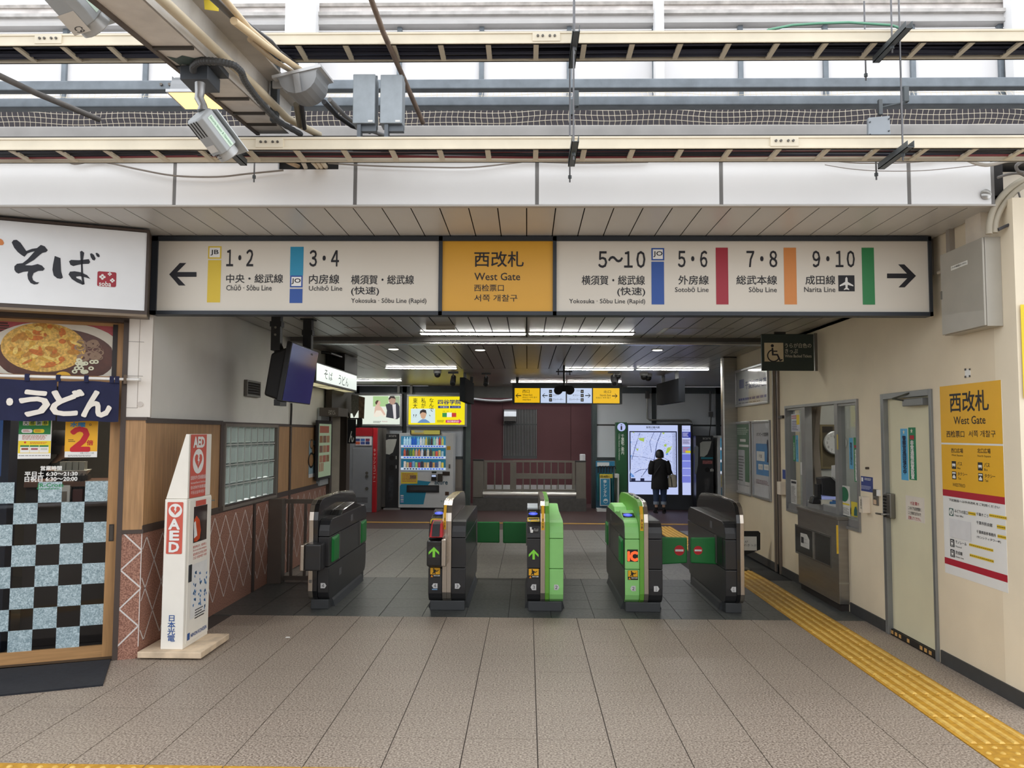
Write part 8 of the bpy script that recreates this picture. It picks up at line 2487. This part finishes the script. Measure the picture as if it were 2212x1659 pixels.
for k in range(420):
    x, y = 430 + rnd.random() * 465, 700 + rnd.random() * 490
    w, h = 3 + rnd.random() * 11, 1.5 + rnd.random() * 2.2
    mb.pquad(IF2, cP(x, y), cP(x + w, y + h), .0068)
mb.build('map_street_names', glow((120, 132, 190), .8), mp)
mb = MB()
for k in range(46):
    x, y = 425 + rnd.random() * 430, 700 + rnd.random() * 450
    ang = rnd.choice((.25, 1.8)) + rnd.random() * .1
    L_ = 30 + rnd.random() * 120
    mline(mb, [(x, y), (min(x + L_ * math.cos(ang), 895), min(y + L_ * math.sin(ang), 1195))], .0035)
mb.build('map_streets', glow((222, 228, 252), .95), mp)
for pts in (((510, 760), (580, 755), (575, 800), (530, 785)), ((485, 880), (515, 875), (505, 905)), ((800, 830), (830, 825), (825, 855), (800, 850)), ((835, 870), (890, 845), (880, 880), (850, 920), (815, 935)), ((780, 695), (808, 698), (800, 715), (785, 712)), ((445, 692), (470, 692), (460, 704))):
    MB().poly(IF2, [IF2.px(cP(*p)) for p in pts], .007).build('map_park', glow((176, 206, 90), .85), mp)
for pts in (((425, 795), (440, 800), (432, 830)), ((425, 950), (438, 945), (430, 990)), ((425, 1150), (450, 1160), (470, 1195), (425, 1195)), ((815, 945), (840, 920), (845, 945), (820, 950))):
    MB().poly(IF2, [IF2.px(cP(*p)) for p in pts], .007).build('map_water', glow((90, 150, 230), .85), mp)
for x0_, x1_ in ((430, 480), (535, 580)):
    MB().pquad(IF2, cP(x0_, 1208), cP(x1_, 1245), .0065).build('map_legend', NVY, mp)
lines(IF2, cP(905, 700), cP(938, 1180), 36, glow((110, 120, 170), .8), mp, d=.007, seed=12)
MB().pquad(IF2, cP(898, 690), cP(900, 1200), .007).build('map_rule', NVY, mp)
ip = MB().pquad(IF2, cP(1000, 618), cP(1102, 1396), .004).build('info_face', glow((196, 206, 250), .92), im)
text(IF2, 'Information', cP(1008, 660), cP(1088, 672), INK, ip, d=.006)
for k, (y0_, y1_, c_) in enumerate(((688, 755, (50, 60, 160)), (768, 835, (190, 190, 230)), (850, 932, (120, 150, 200)), (938, 1010, (110, 120, 220)), (1018, 1092, (130, 140, 230)), (1100, 1176, (140, 148, 234)), (1182, 1258, (124, 132, 224)))):
    t_ = MB().pquad(IF2, cP(1002, y0_), cP(1098, y1_), .006).build('info_tile', glow(c_, .85), ip)
    if k < 3:
        lines(IF2, cP(1010, y0_ + 10), cP(1090, y1_ - 8), 4, glow(((220, 220, 250), (60, 60, 110), (220, 70, 90))[k], .85), t_, d=.008, seed=k + 30)
MB().pquad(IF2, cP(1040, 900), cP(1098, 925), .0085).build('info_tile', glow((220, 206, 40), .85), ip)
# conduit above the board
fcd = facing(19.74)
pts = [fcd.at(cP(*p)) for p in ((610, 240), (612, 400), (614, 540), (640, 556), (800, 557), (1080, 556), (1103, 570), (1106, 592))]
MB().tube(pts, .022, 8).build('wall_conduit', mat((150, 150, 148), .4, .4), label='thin grey conduit above the guide map', cat='pipe', smooth=True)
MB().pbox(facing(19.78), cP(588, 230), cP(632, 315), 0, .1).build('junction_box', mat((70, 70, 72), .5), label='dark junction box on rear wall above the guide map', cat='junction box', bevel=.006)
pts = [fcd.at(cP(*p)) for p in ((1318, 230), (1316, 460))]
MB().tube(pts, .028, 8).build('wall_conduit', mat((90, 92, 96), .4, .4), label='upright dark conduit above the recycling bin', cat='pipe', smooth=True)
MB().pbox(facing(19.78), cP(1296, 465), cP(1340, 520), 0, .1).build('junction_box', mat((100, 100, 102), .5), label='grey socket box on rear wall above recycling bin', cat='junction box', bevel=.006)
pts = [fcd.at(cP(*p)) for p in ((1328, 520), (1325, 600), (1312, 680), (1308, 735))]
MB().tube(pts, .01, 6).build('power_cable', BLACK, label='black cable dropping to the recycling bin beside map', cat='cable', smooth=True)

# ---- umbrella rental rack
UY2 = 18.9
UF = facing(UY2)
ur2 = T('umbrella_rack', 'blue umbrella rental rack with white base beside guide map', 'umbrella rack', UF.at((1312, 1105)))
U_ = lambda a, b, d0, d1, nm, m: MB().pbox(UF, cP(*a), cP(*b), d0, d1).build(nm, m, ur2, bevel=.004)
UB = mat((38, 120, 158), .45)
(a0_, b1_), (a1_, b0_) = UF.px(cP(48, 1020)), UF.px(cP(262, 1180))
U_((48, 1020), (262, 1085), -.3, -.26, 'back_board', UB); U_((48, 1085), (262, 1570), -.3, -.28, 'back_board', mat((28, 74, 96), .5))
U_((62, 1035), (200, 1080), -.26, -.255, 'info_sheet', mat((206, 212, 214), .5))
MB().box(UF.px(cP(50, 1500))[0], UY2, Z_REAR, UF.px(cP(298, 1500))[0], UY2 + .3, Z_REAR + .07).build('base', mat((196, 198, 198), .5), ur2, bevel=.004)
U_((82, 1205), (200, 1520), -.03, 0, 'front_panel', mat((196, 200, 200), .5))
fp_ = MB().pquad(UF, cP(90, 1215), cP(192, 1508), .004).build('panel_print', mat((44, 130, 168), .45), ur2)
text(UF, '傘レンタル', cP(120, 1225), cP(160, 1415), mat((220, 232, 236), .5), fp_, d=.006, vert=True, bold=.02)
u, v = UF.px(cP(147, 1462))
MB().annulus(UF, u, v, .045, .055, .006, 20).build('umbrella_mark', mat((210, 224, 228), .5), fp_)
MB().poly(UF, [(u + .055 * math.cos(i * math.pi / 10), v + .055 * math.sin(i * math.pi / 10)) for i in range(11)], .0065).build('umbrella_mark', mat((210, 224, 228), .5), fp_)
yl = U_((80, 1162), (225, 1207), -.03, .006, 'yellow_label', mat((206, 186, 60), .5))
text(UF, '1日140円〜', cP(86, 1178), cP(190, 1200), INK, yl, d=.009, bold=.03)
for (a, b) in (((250, 1162), (298, 1205)), ((282, 1205), (298, 1560))):
    U_(a, b, -.28, 0, 'side_frame', mat((196, 198, 196), .5))
for k in range(6):
    x = 70 + k * 32
    p0 = UF.at(cP(x, 1095), -.15); p1 = UF.at(cP(x + 4, 1480), -.15)
    um_ = T('umbrella', '%s umbrella in the blue rental rack' % ('first teal', 'second teal', 'third teal', 'fourth teal', 'fifth teal', 'last teal')[k], 'umbrella', p1, 'rental umbrellas in the rack')
    MB().tube([p0 + V((0, 0, -.12)), p0 + V((0, 0, -.3)), p1 + V((0, 0, .05)), p1], [.02, .045, .03, .008], 10).build('canopy', mat((24, 96, 104), .6), um_, smooth=True)
    h = [p0 + V((.0, 0, -.12)), p0, p0 + V((.012, 0, .03)), p0 + V((.05, 0, .04)), p0 + V((.075, 0, .015)), p0 + V((.075, 0, -.03))]
    MB().tube(h, .013, 8).build('crook_handle', BLACK, um_, smooth=True)
# ================================================================= PEOPLE
def skin_body(name, verts, edges, radii, m, parent, loc):
    me = bpy.data.meshes.new(name)
    me.from_pydata([tuple(v) for v in verts], edges, [])
    o = bpy.data.objects.new(name, me)
    COL.objects.link(o)
    me.materials.append(m)
    sk = o.modifiers.new('skin', 'SKIN')
    if not me.skin_vertices:
        me.attributes.new('skin', 'FLOAT', 'POINT')
    for i, sv in enumerate(me.skin_vertices[0].data):
        r = radii[i]
        sv.radius = r if isinstance(r, tuple) else (r, r)
        sv.use_root = (i == 0)
    sk.use_smooth_shade = True
    sb = o.modifiers.new('round', 'SUBSURF'); sb.levels = 1; sb.render_levels = 2
    o.parent = parent
    o.location = V(loc) - WL[parent.name]
    WL[o.name] = V(loc)
    return o


def ellring(cx, cy, z, rx, ry, n=18, ph=0.):
    return [V((cx + rx * math.cos(2 * math.pi * i / n + ph), cy + ry * math.sin(2 * math.pi * i / n + ph), z)) for i in range(n)]


SKIN_ = mat((206, 166, 142), .5, 0, .03)
PX, PY, PZ = facing(18.72).at((1425.5, 1100)).x, 18.72, Z_REAR
ps = T('person', 'person in black tunic and rolled jeans reading the guide map', 'person', (PX, PY, PZ))
B0 = V((PX, PY, PZ))
vs = [(0, 0, .80), (0, 0, .95), (0, -.01, 1.12), (0, -.01, 1.245), (0, 0, 1.29), (0, .012, 1.345), (0, .015, 1.41), (0, .01, 1.455),
      (-.15, -.01, 1.205), (-.185, -.015, 1.0), (-.12, .15, .93), (-.08, .20, .93),
      (.15, -.01, 1.205), (.195, -.02, 1.0), (.20, .11, .88), (.205, .16, .85),
      (-.085, 0, .76), (-.088, .01, .44), (-.086, -.01, .10), (-.088, .03, .04), (-.09, .12, .03),
      (.085, 0, .76), (.09, .01, .44), (.088, -.01, .10), (.092, .03, .04), (.10, .12, .03)]
ed = [(0, 1), (1, 2), (2, 3), (3, 4), (4, 5), (5, 6), (6, 7), (3, 8), (8, 9), (9, 10), (10, 11), (3, 12), (12, 13), (13, 14), (14, 15), (0, 16), (16, 17), (17, 18), (18, 19), (19, 20), (0, 21), (21, 22), (22, 23), (23, 24), (24, 25)]
rd = [(.10, .075), (.09, .07), (.095, .07), (.05, .045), .042, (.06, .07), (.07, .078), .05, .035, .034, .026, .022, .035, .034, .026, .022, .075, .05, .034, .033, .026, .075, .05, .034, .033, .026]
for base, w, s in ((11, V((-.08, .20, .93)), 1), (15, V((.205, .16, .85)), -1)):
    fwd = V((.3 * s, .9, 0)).normalized() if s > 0 else V((.0, .45, -.9)).normalized()
    sd = V((0, 0, 1)) if s > 0 else V((0, 1, .4)).normalized()
    for k, (o_, L_) in enumerate(((-.024, .06), (-.008, .072), (.008, .068), (.022, .055))):
        i = len(vs)
        r0 = w + fwd * .045 + sd * o_
        vs += [tuple(r0), tuple(r0 + fwd * L_ * .5 + V((.01 * s, 0, -.008))), tuple(r0 + fwd * L_ * .8 + V((.022 * s, 0, -.022)))]
        ed += [(base, i), (i, i + 1), (i + 1, i + 2)]
        rd += [.010, .009, .008]
    i = len(vs)
    vs += [tuple(w + sd * .03 + fwd * .015), tuple(w + sd * .045 + fwd * .045)]
    ed += [(base, i), (i, i + 1)]
    rd += [.011, .009]
skin_body('body', vs, ed, rd, SKIN_, ps, B0)
NV = mat((17, 17, 20), .85, 0, .1, 20)
tun = MB()
rings = [ellring(PX, PY, PZ + z, rx, ry, 20) for z, rx, ry in ((.56, .205, .135), (.60, .205, .14), (.75, .195, .14), (.90, .18, .13), (1.02, .178, .125), (1.12, .182, .12), (1.19, .185, .105), (1.235, .15, .085), (1.262, .075, .062), (1.275, .06, .055))]
for j, g_ in enumerate(rings):
    for i, p in enumerate(g_):
        p.x += .006 * math.sin(i * 2.1 + j * .9) * (1 - j / 10)
tun.loft(rings)
tun.build('tunic', NV, ps, smooth=True)
for s in (-1, 1):
    sh = B0 + V((s * .15, -.005, 1.215)); el = B0 + V((s * .205, -.015, 1.0)); en = B0 + V((s * (.20 if s < 0 else .24), .02, .93))
    MB().tube([sh, sh.lerp(el, .5) + V((s * .012, 0, 0)), el, en], [.075, .078, .074, .07], 14).build('sleeve', NV, ps, smooth=True)
DEN = mat((46, 62, 92), .8, 0, .15, 25)
for s in (-1, 1):
    x = PX + s * .087
    MB().loft([ellring(PX + s * .09, PY, PZ + .66, .095, .105), ellring(x, PY, PZ + .50, .08, .09), ellring(x, PY, PZ + .38, .068, .075), ellring(x, PY, PZ + .265, .062, .066)]).build('jeans_leg', DEN, ps, smooth=True)
    MB().loft([ellring(x, PY, PZ + .27, .068, .072), ellring(x, PY, PZ + .20, .066, .07)]).build('rolled_cuff', mat((132, 144, 160), .8, 0, .12, 30), ps, smooth=True)
    MB().loft([ellring(x, PY - .008, PZ + .135, .038, .04), ellring(x, PY - .004, PZ + .07, .041, .047)]).build('sock', mat((24, 24, 26), .9), ps, smooth=True)
    tw = .04 * (1 if s > 0 else 0)
    sho = MB()
    n = 16
    for zz_, k in ((0, 1.0),):
        prof = []
        for z, grow in ((.0, 1.0), (.022, 1.03), (.05, .95), (.075, .72), (.085, .55)):
            g_ = []
            for i in range(n):
                a = 2 * math.pi * i / n
                yy = .045 + .135 * math.sin(a) * (1 if z < .06 else .72) - (.03 if z > .06 else 0)
                g_.append(V((x + s * .01 + .048 * grow * math.cos(a) * (1.05 if math.sin(a) > 0 else .85) + tw * (yy / .18), PY + yy * (1 if z < .06 else 1), PZ + z)))
            prof.append(g_)
        sho.loft(prof)
    sho.build('shoe', mat((20, 20, 22), .3), ps, smooth=True)
    MB().box(x - .03, PY - .09, PZ, x + .03, PY - .06, PZ + .03).build('shoe_heel', mat((12, 12, 12), .5), ps, bevel=.006)
HAIR = mat((20, 18, 19), .45, 0, .2, 60)
hr = []
for z, rx, ry, dy in ((1.298, .082, .06, -.028), (1.315, .098, .085, -.02), (1.36, .102, .098, -.008), (1.41, .098, .1, .0), (1.455, .082, .085, .0), (1.485, .052, .055, .0), (1.498, .016, .016, .0)):
    hr.append([V((p.x, min(p.y, PY + .075 + (z - 1.3) * .25), p.z)) for p in ellring(PX, PY + dy, PZ + z, rx, ry, 20)])
MB().loft(hr).build('bob_hair', HAIR, ps, smooth=True)
fc = MB()
fc.ball((PX, PY + .075, PZ + 1.375), .068, .05, .095, 14, 10)
fc.build('face', SKIN_, ps, smooth=True)
MB().loft([ellring(PX, PY + .118, PZ + 1.35, .013, .012, 8), ellring(PX, PY + .125, PZ + 1.362, .009, .014, 8), ellring(PX, PY + .115, PZ + 1.40, .006, .006, 8)]).build('nose', SKIN_, ps, smooth=True)
for s in (-1, 1):
    MB().ball((PX + s * .028, PY + .117, PZ + 1.39), .012, .006, .007, 8, 6).build('eye', mat((40, 30, 28), .2), ps, smooth=True)
MB().ball((PX, PY + .118, PZ + 1.325), .022, .006, .006, 8, 6).build('mouth', mat((170, 96, 90), .5), ps, smooth=True)
strp = [B0 + V((.06, -.06, 1.25)), B0 + V((-.02, -.125, 1.1)), B0 + V((-.12, -.13, .95)), B0 + V((-.185, -.08, .82))]
MB().tube(strp, .009, 6).build('bag_strap', mat((40, 40, 44), .7), ps, smooth=True)
tb_ = T('tote_bag', 'cream tote bag hanging from the arm of the person', 'bag', (PX + .28, PY, PZ + .58))
bx_ = PX + .30
rg = []
for z, wx, wy in ((.60, .10, .05), (.62, .12, .07), (.75, .115, .075), (.88, .09, .06), (.90, .085, .055)):
    rg.append(ellring(bx_, PY + .03, PZ + z, wx, wy, 16))
MB().loft(rg).build('bag_body', mat((190, 184, 168), .8, 0, .08, 8), tb_, smooth=True)
for s in (-1, 1):
    MB().tube([V((bx_ - .05, PY + .03 + s * .05, PZ + .86)), V((bx_ - .06, PY + .03 + s * .035, PZ + .96)), V((bx_ - .02, PY + .03 + s * .035, PZ + .97)), V((bx_ + .04, PY + .03 + s * .05, PZ + .87))], .009, 6).build('bag_handle', mat((176, 168, 150), .8), tb_, smooth=True)
MB().tube([V((bx_ - .05, PY - .04, PZ + .86)), V((bx_ - .03, PY - .05, PZ + .72)), V((bx_ - .02, PY - .045, PZ + .62))], .011, 6).build('bag_seam', mat((70, 68, 64), .8), tb_, smooth=True)

# shop worker seen dimly through the door glass
WP = ST0.off(-1.5)
hp0 = WP.at(cT(1005, 560))
W0 = V((hp0.x, hp0.y, 0))
pw_ = T('person', 'person in dark cap and black clothes behind the shop door glass', 'person', W0)
uu, hz = ST0.u, hp0.z
Q = lambda a, b, z: tuple(uu * a + ST0.n * b + V((0, 0, z)))
vs = [Q(0, 0, .95), Q(0, 0, 1.15), Q(.02, 0, hz - .32), Q(.03, 0, hz - .2), Q(.05, 0, hz - .13), Q(.07, 0, hz - .06), Q(.07, 0, hz + .03), Q(0, .19, hz - .27), Q(.02, .23, hz - .52), Q(.25, .2, hz - .56), Q(.33, .18, hz - .56), Q(0, -.19, hz - .27), Q(.02, -.23, hz - .52), Q(.22, -.2, hz - .58), Q(0, .09, .9), Q(.02, .09, .5), Q(0, .09, .1), Q(.14, .09, .04), Q(0, -.09, .9), Q(.02, -.09, .5), Q(0, -.09, .1), Q(.14, -.09, .04)]
ed = [(0, 1), (1, 2), (2, 3), (3, 4), (4, 5), (5, 6), (3, 7), (7, 8), (8, 9), (9, 10), (3, 11), (11, 12), (12, 13), (0, 14), (14, 15), (15, 16), (16, 17), (0, 18), (18, 19), (19, 20), (20, 21)]
rd = [.13, .12, .12, .06, .042, .06, .072, .055, .045, .034, .03, .055, .045, .034, .09, .06, .045, .04, .09, .06, .045, .04]
for k in range(4):
    i = len(vs)
    vs += [Q(.37, .16 + .014 * k, hz - .555), Q(.43, .165 + .014 * k, hz - .575)]
    ed += [(10, i), (i, i + 1)]; rd += [.01, .009]
vs.append(Q(.36, .13, hz - .54)); ed.append((10, len(vs) - 1)); rd.append(.012)
skin_body('body', vs, ed, rd, mat((140, 110, 94), .5), pw_, W0)
for s in (1, -1):
    MB().tube([W0 + V(Q(*p)) for p in ((0, s * .17, hz - .26), (.02, s * .23, hz - .52), (.2, s * .2, hz - .56))], [.075, .065, .05], 12).build('sleeve', NV, pw_, smooth=True)
ring = lambda a, z, ra, rb: [W0 + V(Q(a + ra * math.cos(t * math.pi / 8), rb * math.sin(t * math.pi / 8), z)) for t in range(16)]
MB().loft([ring(.02, .75, .17, .22), ring(.02, 1.1, .16, .2), ring(.02, hz - .35, .16, .22), ring(.03, hz - .24, .12, .19), ring(.045, hz - .14, .055, .055)]).build('black_top', NV, pw_, smooth=True)
MB().loft([ring(.06, hz - .02, .115, .1), ring(.06, hz + .06, .115, .1), ring(.05, hz + .12, .07, .06)]).build('cap', mat((34, 34, 38), .8), pw_, smooth=True)
MB().loft([ring(.0, hz - .1, .05, .07), ring(.01, hz, .07, .09)]).build('hair', HAIR, pw_, smooth=True)
MB().loft([ring(.15, hz + .0, .06, .07), ring(.15, hz + .012, .06, .07)]).build('cap_peak', mat((34, 34, 38), .8), pw_)
# scrap of paper on the floor
q = gp(622, 1377)
MB().prism([q + V((-.018, -.012, 0)), q + V((.02, -.008, 0)), q + V((.012, .014, 0)), q + V((-.014, .012, 0))], (0, 0, .004)).build('paper_scrap', WHITEP, label='tiny scrap of white paper on the tan floor', cat='paper scrap')
